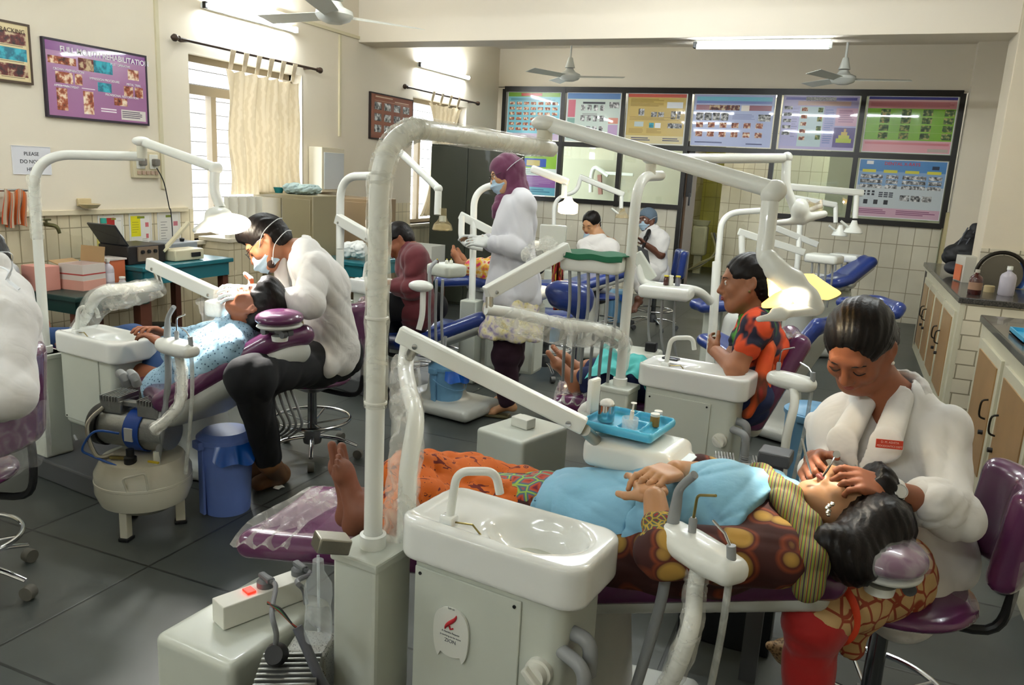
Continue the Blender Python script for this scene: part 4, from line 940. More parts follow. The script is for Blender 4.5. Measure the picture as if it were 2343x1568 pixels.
# things on the counters
p = gz(2213, 648, .85); q = MB(); q.box((p.x+.02, p.y+.12, .85+.1), (.16, .2, .2), bevel=.003, rot=.2); t = thing('medicine_carton', 'white and orange carton on the far counter beside the brown bottle', 'box', (p.x+.02, p.y+.12, .85)); q.build('carton_body', mat('grey white card', '#b7b4a8', .6), t)
q = MB(); q.box((p.x-.065, p.y+.1, .85+.07), (.006, .14, .12), rot=.2); q.build('orange_print', mat('orange print', '#c4673f'), t)
bottle('brown_bottle', 'dark red-brown bottle at the corner of the far counter', gz(2228, 674, .85), .17, .042, mat('amber bottle', '#3f1410', .15, coat=.5), mat('cream cap', '#b0a898'), lab=mat('tan label', '#8d6c55', .6), neck=.3)
bottle('spirit_bottle', 'translucent white bottle with a pointed cap on the far counter', gz(2300, 676, .85), .2, .05, mat('cloudy plastic', '#b9b3bb'), neck=.3)
p = gz(2280, 660, .85); q = MB(); q.lathe([(0, 0), (.07, 0), (.07, .19), (.066, .19), (.066, .01), (0, .01)], (p.x, p.y+.15, .85), seg=28); one('steel_drum', q, steel, 'open cylindrical steel drum on the far counter', 'container')
p = gz(2290, 610, .95); t = thing('wire_arch', 'dark round metal lid leaning at the pillar behind the steel drum', 'lid', (p.x, 6.7, .85)); q = MB(); q.tube([(gy(2290, 628, 6.72)+V((math.cos(a)*.16, 0, math.sin(a)*.16))) for a in [PI*k/16 for k in range(17)]], .014, 10); q.build('rim', mat('dark metal', '#2e2a24'), t)
q = MB(); q.lathe([(0, 0), (.14, 0), (.14, .008), (0, .012)], gy(2290, 628, 6.74), (0, -1, 0), 32); q.build('disc', mat('aged steel', '#6d675a', .4, .8), t)
p = gz(2335, 665, .85); q = MB(); q.box((p.x+.02, p.y+.12, .95), (.12, .08, .2), bevel=.02); one('blue_packet', q, pmat('blue packet', [(.4, '#1c3f8a'), (.55, '#2d62b8'), (.62, '#a9c4dc')], 'noise', 18, 2, rough=.3), 'blue printed packet on the far counter at the right edge', 'packet')
p = gz(2262, 668, .85); q = MB(); q.lathe([(0, 0), (.035, 0), (.035, .04), (.03, .045), (0, .045)], p, seg=20); one('small_tin', q, mat('tan tin', '#a08f6a', .4), 'small tan tin between the brown and the white bottles', 'tin')
p = gz(2275, 640, .85); q = MB(); q.sheet(lambda u, v: (p.x-.02+.25*u, p.y-.12+.12*v, .858+.004*math.sin(u*9)*v), 10, 4, thick=.001); one('paper_sheet', q, mat('paper', '#c9c7bb', .7), 'crumpled paper sheet under the bottles on the far counter', 'paper')
# backpack
pb = gz(2200, 600, .85); q = SDF(.01); yb_ = 7.75
A = gy(2232, 522, yb_); B_ = gy(2185, 585, yb_); D_ = gy(2228, 585, yb_); z0 = .86
q.cap(A, gy(2215, 580, yb_), .03, .1, k=.05); q.cap(A, B_, .02, .06, k=.06); q.cap(B_, D_, .09, .09, k=.06); q.fold = folds(.01, 30, 5)
t = thing('backpack', 'black backpack slumped against the pillar on the far counter', 'backpack', (B_.x, yb_, z0)); q.build('bag', mat('black nylon', '#151517', .6), t)
for s in (0, .06): q = MB(); q.tube([A+V((-s, -.03, 0)), gy(2210-s*300, 560, yb_-.08)], .006, 6); q.build('strap', mat('grey piping', '#4c4f55', .5), t)
p = gz(2172, 628, .85); q = SDF(.01); q.ell((p.x+.02, p.y-.1, .915), (.08, .14, .055), k=.02); t = thing('dark_pouch', 'dark rounded pouch on the far counter below the backpack', 'pouch', (p.x+.02, p.y+.1, .85)); q.build('pouch', mat('charcoal cloth', '#26262c', .6), t)
# blue tray on the near counter
t = thing('blue_tray', 'sky blue plastic tray on the near counter at the right edge', 'tray', gz(2330, 770, .86)); p = gz(2330, 770, .86)
obox((p.x+.1, p.y, .855), (.22, .34, .025), .0, mat('sky blue plastic', '#3f9fc4', .3)).build('tray_body', mat('sky blue plastic'), t)
bottle('clear_jar', 'clear jar standing in the blue tray on the near counter', gz(2338, 765, .862)+V((.04, 0, 0)), .08, .03, clearpl, mat('yellow cap', '#c9b83a'), 'jar', .8)
# litter
def litter(px, py, s, label, seed):
    p = gz(px, py, 0); r = random.Random(seed); q = MB(); q.sheet(lambda u, v: (p.x+s*(u-.5), p.y+s*(v-.5)*1.2, .004+.006*math.sin(u*5+seed)*math.sin(v*4)+.004), 5, 5, thick=.0008)
    one('paper_scrap', q, mat('paper white', '#dcdcd6', .7), label, 'scrap')
litter(2298, 1354, .06, 'square white paper scrap on the floor by the near counter', 1)
litter(638, 1119, .035, 'crumpled white scrap on the floor beside the brown shoe', 2)
for k, (a, b_, l) in enumerate([(352, 1022+248, 'crumb on the bare floor in front of the compressor'), (372, 712//3+1030, 'crumb on the floor left of the compressor'), (596, 1166, 'tiny white crumb on the floor right of the blue bin')]): pass
# ================================================================== DENTAL EQUIPMENT
enam = mat('white enamel')
agedw = mat('aged white enamel', '#c6cbc0', .35, coat=.25, var=.07, vscale=4)
ceram = mat('basin ceramic', '#e6e8e4', .12, coat=.5)
greyp = mat('grey plastic', '#8d9091', .4)
dkgrey = mat('dark grey plastic', '#4c4e50', .45)
alu = mat('cast aluminium', '#9b9d9a', .4, .8, bump=.2, bscale=60)
film = filmmat('cling film', '#f4f3ea', .3, 15, .12)
filmsmooth = filmmat('smooth cling film', '#f6f4e6', .3, 9, .08)
filmclear = filmmat('thin clear film', '#ffffff', .14, 22, .1)
purple = mat('purple vinyl', '#5a2a50', .22, coat=.5, var=.1, vscale=5)
bluev = mat('blue vinyl', '#1d3478', .28, coat=.4, var=.1, vscale=5)
shellm = mat('chair shell', '#b9bcb6', .4, coat=.2)
brass = mat('brass', '#a58c50', .3, 1)
def ax2(ang): c, s_ = math.cos(ang), math.sin(ang); return V((c, s_, 0)), V((-s_, c, 0))
def L2W(o, ang):
    a, b_ = ax2(ang); o = V(o)
    return lambda x, y, z=0: V((o.x, o.y, 0))+a*x+b_*y+V((0, 0, z))
def wrap_sleeve(pts, r, name, parent, m=None, seed=1, sag=0, amp=.004):
    q = MB(); P, R_ = catmull([V(p) for p in pts], [r]*len(pts), 8); rr = random.Random(seed)
    P2 = [p+V((0, 0, -sag*math.sin(PI*i/len(P))**.7)) for i, p in enumerate(P)]
    q.tube(P2, [r*(1+rr.uniform(-.06, .12))+(sag*.8*math.sin(PI*i/len(P))**.7) for i in range(len(P))], 20, caps=False)
    v = np.array(q.v); n = np.sin(v[:, 0]*310+v[:, 2]*170)*np.sin(v[:, 1]*260+v[:, 2]*230); v[:, 2] += n*amp; v[:, 0] += n*amp*.5; q.v = [tuple(x) for x in v]
    return q.build(name, m or film, parent, sharp=None)
def unit(name, label, col, ang, detail=2, ztop=.65, pole=None, pr=.02, poletop=None, rim=.76, basin=True):
    """floor column, light pole, cabinet and cuspidor basin; returns the thing and its local frame"""
    W = L2W(col, ang); M = Matrix((*ax2(ang), V((0, 0, 1)))).transposed()
    t = thing(name, label, 'dental unit', (*W(.2, .1)[:2], 0))
    q = MB(); q.box(W(0, 0, ztop/2+.05), (.125, .13, ztop-.1), M=M, bevel=.01); q.box(W(0, 0, ztop-.012), (.135, .14, .024), M=M, bevel=.006); q.build('column', agedw, t)
    q = MB(); q.box(W(.2, .1, .05), (.56, .36, .1), M=M, bevel=.01); q.build('base_plate', dkgrey, t)
    if pole:
        q = MB(); q.lathe([(.03, ztop), (.03, ztop+.03), (.022, ztop+.032)], (*W(0, 0)[:2], 0), seg=24); q.build('pole_collar', enam, t)
        q = MB(); q.tube(bend([W(0, 0, ztop)]+[V(p) for p in pole], .16, 14), pr, 20); q.build('light_pole', enam, t)
    if basin:
        q = SDF(.008 if detail > 1 else .014); zc = (.27+rim-.07)/2
        q.box(W(.295, .105, zc), (.19, .1, (rim-.06-.27)/2), R=M, r=.03, k=.01); q.build('cabinet', agedw, t)
        q = SDF(.005 if detail > 1 else .012)
        q.box(W(.295, .105, rim-.045), (.228, .118, .12), R=M, r=.055, k=.01); q.plane(W(0, 0, rim), (0, 0, 1), .014); q.plane(W(0, 0, rim-.095), (0, 0, -1), .014)
        q.ell(W(.36, .11, rim+.005), (.12, .084, .08), R=M, k=.016, op='-'); q.box(W(.25, .11, rim+.012), (.175, .085, .026), R=M, r=.024, k=.016, op='-')
        q.build('basin', ceram, t)
        q = MB(); b0 = W(.175, .045, rim-.015); q.box(b0+V((0, 0, .01)), (.035, .03, .03), M=M, bevel=.006)
        q.build('spout_base', ceram, t)
        q = MB(); q.tube(bend([b0, b0+V((.01, .01, .125)), W(.265, .085, rim+.12), W(.275, .09, rim+.07)], .03, 8), .0095, 14); q.build('spout', enam, t)
        if detail > 1:
            q = MB(); q.tube([b0+V((.01, 0, .01)), W(.24, .04, rim+.006), W(.265, .05, rim-.025)], .0022, 8); q.build('cup_filler', brass, t)
            q = MB(); f = W(.26, .0, .52); q.box(W(.255, .0025, .47), (.27, .006, .34), M=M, bevel=.004); d = q.build('access_panel', agedw, t)
            for sx in (-.12, .12):
                for sz in (.31, .625): q = MB(); q.lathe([(0, 0), (.004, 0), (.004, .002), (0, .003)], W(.255+sx, -.0005, sz), -M.col[1], 10); q.build('screw', darkpl, d)
    return t, W, M
def knob_and_pipes(t, W, M):
    q = MB(); q.lathe([(.03, 0), (.03, .012), (.024, .014), (.022, .03), (0, .03)], W(.44, .006, .5), -M.col[1], 24); k = q.build('dial_knob', whiteplain, t)
    q = MB(); q.box(W(.44, -.03, .5), (.052, .02, .014), M=M @ Matrix.Rotation(.7, 3, 'Y'), bevel=.004); q.build('dial_grip', whiteplain, k)
    q = MB(); q.tube(bend([W(.46, .06, .575), W(.53, .05, .575), W(.53, .05, .5)], .03), .016, 16); q.build('drain_pipe', greyp, t)
    q = MB(); q.tube(bend([W(.46, .03, .55), W(.54, .0, .545), W(.545, .0, .46)], .03), .015, 16); q.build('drain_pipe', greyp, t)
    q = MB(); P = [W(.545, .0, .46), W(.545, .0, .35), W(.55, .03, .2), W(.55, .08, .06)]; P, _ = catmull(P, [1]*4, 26); q.tube(P, [.0155+.0022*math.sin(i*1.9) for i in range(len(P))], 14); q.build('corrugated_hose', greyp, t)
def holder(t, c, ang, zt, foot, tools, mfilm=True, L=.2, arm_r=.017, wrapped=True):
    """assistant instrument holder: slab, support arm, hoses and handpieces"""
    W = L2W(c, ang); M = Matrix((*ax2(ang), V((0, 0, 1)))).transposed()
    q = SDF(.005); q.box(W(0, 0, zt-.028), (L/2, .038, .027), R=M, r=.024, k=.01); q.cap(W(-.03, .0, zt-.03), W(.03, 0, zt-.03), .045, .045, k=.03, flat=((0, 0, 1), 1.7)); q.build('instrument_holder', enam, t)
    q = MB(); q.tube([W(0, 0, zt-.03), *foot], arm_r, 16, smooth=6); q.build('holder_arm', enam, t)
    if wrapped: wrap_sleeve([W(0, 0, zt-.07), *foot], arm_r*1.35, 'holder_arm_film', t, seed=5)
    for k, (x, kind) in enumerate(tools):
        b0 = W(x, 0, zt-.01)
        if kind == 'suction':
            q = MB(); q.tube([b0, b0+V((.004, 0, .05)), b0+M.col[0]*.012+V((0, 0, .09)), b0+M.col[0]*.05+V((0, 0, .135))], [.014, .012, .009, .009], 14, smooth=5); q.build('suction_nozzle', greyp, t)
            q = MB(); q.tube([b0-V((0, 0, .04)), b0-V((.01, 0, .2)), b0+V((-.06, -.02, -.5))], .0125, 12, smooth=6); q.build('suction_hose', greyp, t)
        elif kind == 'syringe':
            q = MB(); q.lathe([(.008, 0), (.009, .04), (.006, .045), (0, .045)], b0, seg=14); h = q.build('syringe_handle', greyp, t)
            q = MB(); q.tube(bend([b0+V((0, 0, .04)), b0+V((.003, 0, .095)), b0+M.col[0]*.055+V((0, 0, .115))], .012), .003, 10); q.build('syringe_tip', brass if mfilm else chrome, h)
        else:
            q = MB(); q.tube([b0, b0+V((-.004, 0, .035))], .0095, 12); h = q.build('ejector_handle', greyp, t)
            q = MB(); q.tube([b0+V((-.004, 0, .03)), b0-M.col[0]*.025+V((0, 0, .05)), b0-M.col[0]*.06+V((0, 0, .062))], .0028, 8); q.build('ejector_tip', chrome, h)
            q = MB(); q.tube([b0-V((0, 0, .04)), b0-V((.005, 0, .2)), b0+V((-.03, -.02, -.5))], .0075, 10, smooth=5); q.build('ejector_hose', filmmat('milky tube', '#c4c6c0', .7, 8, .3), t)
glowyel = pmat('lamp reflector lit', [(0, '#c8963c'), (1, '#d8b060')], 'noise', 4, 2)
nt = glowyel.node_tree; bs = nt.nodes['Principled BSDF']; bs.inputs['Emission Color'].default_value = lin('#ffc05a'); bs.inputs['Emission Strength'].default_value = .8
bulbm = mat('lamp bulb', '#ffffff', emis='#fff0c8', es=60)
bulbm2 = mat('lamp bulb warm', '#ffffff', emis='#ffe2a8', es=25)
smoke = filmmat('clear lamp shield', '#c9b483', .35, 5, .05)
def box_arm(t, a, b_, w, h, name='lamp_arm', caps=True):
    a, b_ = V(a), V(b_); q = SDF(.005); x = (b_-a).normalized(); y = V((0, 0, 1)).cross(x).normalized(); z = x.cross(y)
    q.cap(a, b_, h*.5, h*.5, k=.005, flat=(y, h/w)); return q.build(name, enam, t)
def big_lamp(t, piv, j1, path, head, aim, lit=True, r=.02, armw=(.036, .042)):
    """piv: pole end; j1: far joint of the arm; path: drop tube; head: lamp centre; aim: point it lights"""
    piv, j1, head, aim = V(piv), V(j1), V(head), V(aim)
    q = MB(); q.tube([piv+V((0, 0, -.02)), piv+V((0, 0, .035))], .022, 20); q.build('pivot', mat('pivot ring', '#c9c6b4', .4), t)
    a0 = piv+V((0, 0, .055)); arm = box_arm(t, a0, j1, *armw)
    q = SDF(.005); q.ell(a0, (.04, .04, .022), k=.01); q.build('pivot_cap', enam, t)
    q = SDF(.005); q.cap(j1, V(path[0])+V((0, 0, .015)), .026, .024, k=.02); q.build('elbow_cap', enam, t)
    q = MB(); q.tube(bend(path, .05, 8), [r]*(len(bend(path, .05, 8))), 20); q.build('drop_tube', enam, t)
    return head
# ------------------------------------------------------------------ unit B, nearest
uB, WB, MBx = unit('dental_unit', 'nearest white dental unit with basin, tooth sticker and lit lamp on a wrapped pole', (-.9, 1.42), math.radians(-7), 2, rim=.748,
                   pole=[(-.905, 1.43, 1.585), gd(1262, 342, 2.22)], pr=.021)
knob_and_pipes(uB, WB, MBx)
# film wrapped round the bend and the upper pole
pw = bend([V((-.902, 1.425, 1.0)), V((-.905, 1.43, 1.585)), gd(1262, 342, 2.22)], .16, 12)
wrap_sleeve([V((-.902, 1.425, .98)), V((-.902, 1.425, 1.2)), *pw[2:-1], pw[-1]+(pw[-2]-pw[-1])*.06], .026, 'pole_film', uB, filmsmooth, 3, amp=.0012)
q = MB(); 
for z in (.99, 1.18): q.lathe([(.0225, -.004), (.0255, -.002), (.0255, .002), (.0225, .004)], (-.902, 1.425, z), seg=24)
q.build('pole_seam', enam, uB)
# tooth sticker with marks
Pf = lambda x, z, d=-.0062: WB(x, d, z)
q = MB(); out = []
for k in range(41):
    a = 2*PI*k/40; x = .052*math.cos(a)*(1-.12*math.cos(2*a)); z = .055*math.sin(a)*(1.05 if a < PI else 1.5)
    if PI*1.3 < a < PI*1.7: z = z*.72 - .0
    out.append((x, z))
out = out[:-1]; n = len(out)
q.add([Pf(.225+x, .515+z, -.0075) for x, z in out]+[Pf(.225+x, .515+z, -.0015) for x, z in out], [list(range(n))[::-1] if False else list(range(n))]+[[k, k+n, (k+1) % n+n, (k+1) % n] for k in range(n)])
stk = q.build('tooth_sticker', mat('sticker white', '#dadcd4', .3), uB, smooth=False)
redink = mat('red ink', '#c22f38', .5); inkd = mat('dark ink', '#50545c', .5)
q = MB(); c = V((0, 0, 0))
q.tube([Pf(.225+.014*math.cos(a)*s_, .54+.02*(a/PI-.5)*2*-1, -.0085) for a, s_ in [(PI*k/10-0, 1 if True else 0) for k in range(11)]], [.0012+.0035*math.sin(PI*k/10) for k in range(11)], 8); q.tube([Pf(.232, .527, -.0085), Pf(.225, .523, -.0085), Pf(.222, .53, -.0085)], .002, 6); q.build('red_logo', redink, uB)
for s_, z, sz in (('is working to be more', .503, .006), ('A Humble Request', .512, .006), ('ZION', .49, .012), ('Let us', .57, .007)):
    textmesh('lettering', s_, sz, Pf(.225, z, -.0078), MBx.col[0], V((0, 0, 1)), inkd, stk, 'CENTER', ext=.0002)
# bracket arm wrapped in film, then the tray beam
pa = [(-.86, 1.5, .62), (-.87, 1.52, .8), (-.9, 1.6, .9), (-1.0, 1.74, .93), (-1.07, 1.84, .96), (-1.075, 1.86, 1.02)]
q = MB(); q.tube(pa, .022, 16, smooth=6); q.build('bracket_arm', enam, uB)
wrap_sleeve([(-.87, 1.49, .63), (-.885, 1.52, .75), (-.92, 1.6, .87), (-1.0, 1.72, .93), (-1.065, 1.83, .97)], .04, 'bracket_arm_film', uB, film, 9, amp=.006)
def tray_beam(t, a, b_, w=.032, h=.045, post=None):
    q = MB(); q.beam(a, b_, w, h, bevel=.006); bm_ = q.build('tray_arm', enam, t)
    x = (V(b_)-V(a)).normalized(); n = x.cross(V((0, 0, 1))).normalized()
    if n.y > 0: n = -n
    for s in (.1, .92):
        p = V(a)*(1-s)+V(b_)*s+n*w/2-V((0, 0, h*.2)); q = MB(); q.lathe([(0, 0), (.008, 0), (.007, .003), (0, .004)], p, n, 12); q.build('bolt', chrome, bm_)
A_, B_ = gd(912, 763, 2.06), gd(1338, 976, 2.0)
tray_beam(uB, A_, B_)
q = MB(); q.tube([(-1.07, 1.855, .98), V(A_)*.9+V(B_)*.1], .013, 14); q.build('arm_post', steel, uB)
# console, display, handle
cc = gz(1455, 1035, .79); Mc = Matrix.Rotation(math.radians(-8), 3, 'Z')
q = SDF(.006); q.box(cc+V((0, .02, -.005)), (.125, .095, .04), R=Mc, r=.025, k=.02); q.box(cc+V((.1, -.02, -.02)), (.06, .08, .03), R=Mc, r=.02, k=.03); con = q.build('instrument_console', enam, uB)
q = MB(); q.box(cc+V((.125, -.02, .014)), (.06, .09, .004), M=Mc, bevel=.001); kp = q.build('keypad', mat('keypad', '#b9c4c6', .3), con)
q = MB(); q.lathe([(0, 0), (.004, 0), (0, .002)], cc+V((.11, -.03, .0165)), seg=10); q.build('blue_light', mat('led blue', '#2050ff', emis='#3070ff', es=4), con)
q = MB(); q.lathe([(0, 0), (.004, 0), (0, .002)], cc+V((.1, -.028, .0165)), seg=10); q.build('red_light', mat('led red', '#ff3020', emis='#ff3020', es=2), con)
q = MB(); q.lathe([(0, 0), (.012, 0), (.012, .002), (0, .003)], cc+V((.14, -.06, .0165)), seg=20, sx=1.3); q.build('button', greyp, con)
q = MB(); q.tube([B_+V((0, 0, -.01)), cc+V((-.09, .03, -.02))], .016, 12); q.build('console_joint', steel, uB)
hp = gd(1358, 905, 2.2); q = MB(); q.box(hp, (.018, .05, .1), rot=-.25, bevel=.007); q.build('viewer_panel', enam, uB)
q = MB(); q.tube([hp+V((-.01, 0, -.03)), hp+V((-.025, 0, -.06)), cc+V((-.07, .06, 0))], .014, 12, smooth=4); q.build('viewer_arm', enam, uB)
for k in range(5):
    q = MB(); p = cc+V((-.08+.035*k, .09, -.03)); q.tube([p, p+V((0, .03, -.1)), p+V((.02, .02, -.25)), p+V((-.02, -.0, -.42))], .006, 8, smooth=5); q.build('handpiece_hose', greyp, uB)
# lamp of unit B
pivB = gd(1245, 328, 2.22); j1 = gd(1775, 436, 1.86)
big_lamp(uB, pivB+V((0, 0, 0)), j1, [gd(1762, 462, 1.86), gd(1748, 592, 1.86), gd(1775, 615, 1.85)], gd(1850, 700, 1.85), (0, 0, 0))
q = SDF(.005); q.chain([gd(1758, 590, 1.85), gd(1776, 618, 1.85), gd(1812, 645, 1.85), gd(1846, 682, 1.84), gd(1866, 704, 1.84)], [.021, .023, .027, .024, .02], k=.02); q.build('lamp_neck', enam, uB)
q = SDF(.005); q.cap(gd(1866, 706, 1.84), gd(1775, 716, 1.82), .018, .013, k=.01); q.cap(gd(1790, 722, 1.81), gd(1735, 731, 1.8), .012, .007, k=.02); q.build('lamp_handle', enam, uB)
# glowing reflector wings either side of the neck
def wing(P, m, name, th=.006):
    """leaf-shaped shell through centre line P with half widths"""
    q = MB(); ctr, rs = catmull([V(p[0]) for p in P], [p[1] for p in P], 6); n = len(ctr)
    side = V(P[0][2]).normalized(); nrm = V(P[0][3]).normalized()
    q.sheet(lambda u, v: ctr[min(int(round(u*(n-1))), n-1)]+side*((v-.5)*2*rs[min(int(round(u*(n-1))), n-1)])+nrm*(.35*rs[min(int(round(u*(n-1))), n-1)]*(1-(2*v-1)**2)), n-1, 10, thick=th); return q.build(name, m, uB)
wing([(gd(1768, 606, 1.88), .01, RT, -FW), (gd(1783, 640, 1.89), .03, RT, -FW), (gd(1792, 676, 1.89), .036, RT, -FW), (gd(1790, 705, 1.88), .02, RT, -FW)], glowyel, 'lamp_reflector')
wing([(gd(1800, 675, 1.86), .016, UP, -FW), (gd(1772, 688, 1.86), .014, UP, -FW), (gd(1742, 700, 1.85), .002, UP, -FW)], glowyel, 'lamp_reflector')
wing([(gd(1830, 645, 1.9), .018, UP, -FW), (gd(1862, 655, 1.92), .03, UP, -FW), (gd(1895, 668, 1.94), .02, UP, -FW), (gd(1924, 671, 1.95), .002, UP, -FW)], glowyel, 'lamp_reflector')
q = MB(); q.sphere(gd(1793, 668, 1.87), (.016, .016, .03)); q.build('bulb', bulbm, uB)
def spot(name, p, aim, watt, size, col, blend=.5, rad=.03):
    l = bpy.data.lights.new(name, 'SPOT'); l.energy = watt; l.spot_size = math.radians(size); l.spot_blend = blend; l.color = col; l.shadow_soft_size = rad
    o = link(bpy.data.objects.new(name, l)); o.location = V(p); o.rotation_euler = (V(aim)-V(p)).to_track_quat('-Z', 'Y').to_euler(); return o
# holder of unit B
holder(uB, gz(1604, 1250, .775), math.radians(-38), .79, [gz(1590, 1350, .68), gd(1580, 1440, 1.52), gd(1530, 1568, 1.58), gd(1460, 1640, 1.7)], [(-.09, 'suction'), (-.03, 'syringe'), (.085, 'ejector')], L=.22)
# power box of unit B
def powerbox(t, q4, h, z0=0, strip=True, name='power_box'):
    A0, A1, A2, A3_ = [V((p.x, p.y, 0)) for p in q4]
    c = (A0+A1+A2+A3_)/4; x = ((A3_-A0)+(A2-A1)); w = x.length/2; x.normalize(); y = V((-x.y, x.x, 0)); d = ((A1-A0)+(A2-A3_)).dot(y)/2
    M = Matrix((x, y, V((0, 0, 1)))).transposed(); q = SDF(.006); q.box(c+V((0, 0, h/2)), (w/2, d/2, h/2), R=M, r=.02, k=.01); pb_ = q.build(name, agedw, t); return pb_, c, x, y, M, w, d
pq = [gz(348, 1445, .4), gz(598, 1314, .4), gz(768, 1370, .4), gz(520, 1530, .4)]
pbx, c, x, y, M, w, d = powerbox(uB, pq, .4)
q = MB(); sc = c+x*.0+y*0+V((0, 0, .43)); s0, s1 = gz(498, 1408, .43), gz(688, 1322, .45); s0.z = s1.z = .432; dr = (s1-s0).normalized()
q.beam(s0, s1, .06, .06, bevel=.003); sbx = q.build('socket_box', whiteplain, uB)
q = MB(); p = s0+dr*.07; q.beam(p+V((0, 0, .033)), p+dr*.022+V((0, 0, .033)), .03, .006, bevel=.001); q.build('red_switch', mat('lit red switch', '#d81408', .4, emis='#ff2010', es=.9), sbx)
nside = V((dr.y, -dr.x, 0))
def big_plug(p, tgt):
    q = MB(); q.lathe([(0, 0), (.022, 0), (.022, .014), (.016, .02), (0, .02)], p+V((0, 0, .03)), seg=20); q.box(p+V((0, 0, .052)), (.05, .018, .014), rot=math.atan2(nside.y, nside.x), bevel=.005); pl = q.build('plug', mat('plug dark grey', '#5f6264', .5), uB)
    q = MB(); q.tube([p+V((0, 0, .052))+nside*.02, p+nside*.05+V((0, 0, .05)), *tgt], .006, 10, smooth=6); q.build('power_cable', mat('cable grey', '#77797c', .5), uB)
big_plug(s0+dr*.125, [gd(622, 1400, 1.72), gd(632, 1450, 1.7), gd(630, 1480, 1.72)])
big_plug(s0+dr*.22, [gd(680, 1330, 1.75), gd(695, 1350, 1.75), gd(700, 1380, 1.8)])
for k, m_ in enumerate((mat('wire red', '#8c2f22', .5), mat('wire green', '#2f6b45', .5), darkpl)):
    q = MB(); q.tube([gd(612, 1378+k*2, 1.74), gd(640, 1400-k*4, 1.72), gd(668, 1428, 1.7), gd(684, 1440, 1.7)], .0022, 6, smooth=5); q.build('wire', m_, uB)
q = MB(); q.tube([gd(680, 1435, 1.7), gd(700, 1480, 1.7), gd(740, 1568, 1.72), gd(790, 1640, 1.8)], .011, 12, smooth=6); q.build('main_cable', mat('cable bundle', '#5c5e66', .4, coat=.3), uB)
# bottle and its steel bracket
q = MB(); q.beam(gd(722, 1240, 1.68), gd(795, 1245, 1.72), .05, .035, bevel=.004); q.build('bottle_bracket', steel, uB)
bz = gd(728, 1465, 1.62); q = MB(); q.lathe([(0, .004), (.018, 0), (.026, .004), (.029, .02), (.027, .06), (.025, .075), (.0285, .1), (.028, .125), (.012, .155), (.011, .18), (0, .18)], bz, seg=32); q.build('water_bottle', filmmat('clear bottle', '#d8dfe2', .38, 7, .04), uB)
q = MB(); q.tube([bz+V((0, 0, .19)), bz+V((.002, 0, .02))], .003, 8); q.build('dip_tube', clearpl, uB)
# ------------------------------------------------------------------ things on the tray of unit B
tr = gz(1436, 978, .86); tr = V((tr.x, tr.y, cc.z+.05)); tr = gz(1436, 978, tr.z)
skyb = mat('sky blue tray', '#52b4d8', .3, coat=.2)
t = thing('instrument_tray', 'pale blue compartment tray of jars and cotton on the nearest console', 'tray', tr); Mt = Matrix.Rotation(math.radians(-8), 3, 'Z')
q = SDF(.004); q.box(tr+V((0, 0, .012)), (.105, .095, .014), R=Mt, r=.012, k=.004); 
for (x_, y_, a_, b__) in ((-.05, .0, .047, .085), (.03, .045, .028, .038), (.03, -.045, .028, .038), (.08, .0, .017, .085)): q.box(tr+Mt @ V((x_, y_, .028)), (a_, b__, .022), R=Mt, r=.01, k=.004, op='-')
q.build('tray_body', skyb, t)
p = gz(1386, 962, tr.z+.012); q = MB(); q.lathe([(0, 0), (.023, 0), (.023, .045), (.021, .045), (.02, .004), (0, .004)], p, seg=28); one('steel_cup', q, mat('polished steel', '#c4c0bc', .12, 1), 'steel cup of cotton on the pale blue tray', 'cup')
q = SDF(.004)
for k in range(8): q.ell(p+V((random.uniform(-.01, .01), random.uniform(-.01, .01), .046+random.uniform(-.004, .006))), (.011, .011, .009), k=.008)
t = thing('cotton_ball', 'white cotton in the steel cup', 'cotton', p+V((0, 0, .04))); q.build('cotton', mat('cotton', '#eceae4', .95), t)
def jar(px, py, r, h, label, capm, z=None, m=None):
    p = gz(px, py, tr.z+.01); t = thing('glass_jar', label, 'jar', p, None); q = MB(); q.lathe([(0, 0), (r, 0), (r, h), (r*.94, h), (r*.92, .003), (0, .003)], p, seg=24); q.build('jar_body', m or clearpl, t)
    if capm: q = MB(); q.lathe([(0, h*.98), (r*.95, h*.98), (r*.95, h*1.25), (0, h*1.25)], p, seg=24); q.build('cap', capm, t)
    return p
pj = jar(1440, 985, .022, .035, 'clear glass holding a syringe on the pale blue tray', None)
jar(1497, 975, .013, .028, 'small amber vial with a white cap at the right of the pale blue tray', whiteplain, m=mat('amber fluid', '#b48a3c', .15, trans=.4))
jar(1505, 960, .012, .02, 'tiny clear vial behind the amber one', mat('white cap', '#e6e2d8', .5))
t = thing('syringe', 'white syringe standing in the clear glass', 'syringe', pj); a, b_ = pj+V((0, 0, .008)), pj+V((.006, .0, .075)); q = MB(); q.tube([a, a+(b_-a)*.7], .0055, 12); q.build('barrel', mat('white cap'), t); q = MB(); q.tube([a+(b_-a)*.7, b_], .0025, 8); q.lathe([(0, 0), (.008, 0), (.008, .002), (0, .002)], b_, seg=14); q.build('plunger', mat('white cap'), t)
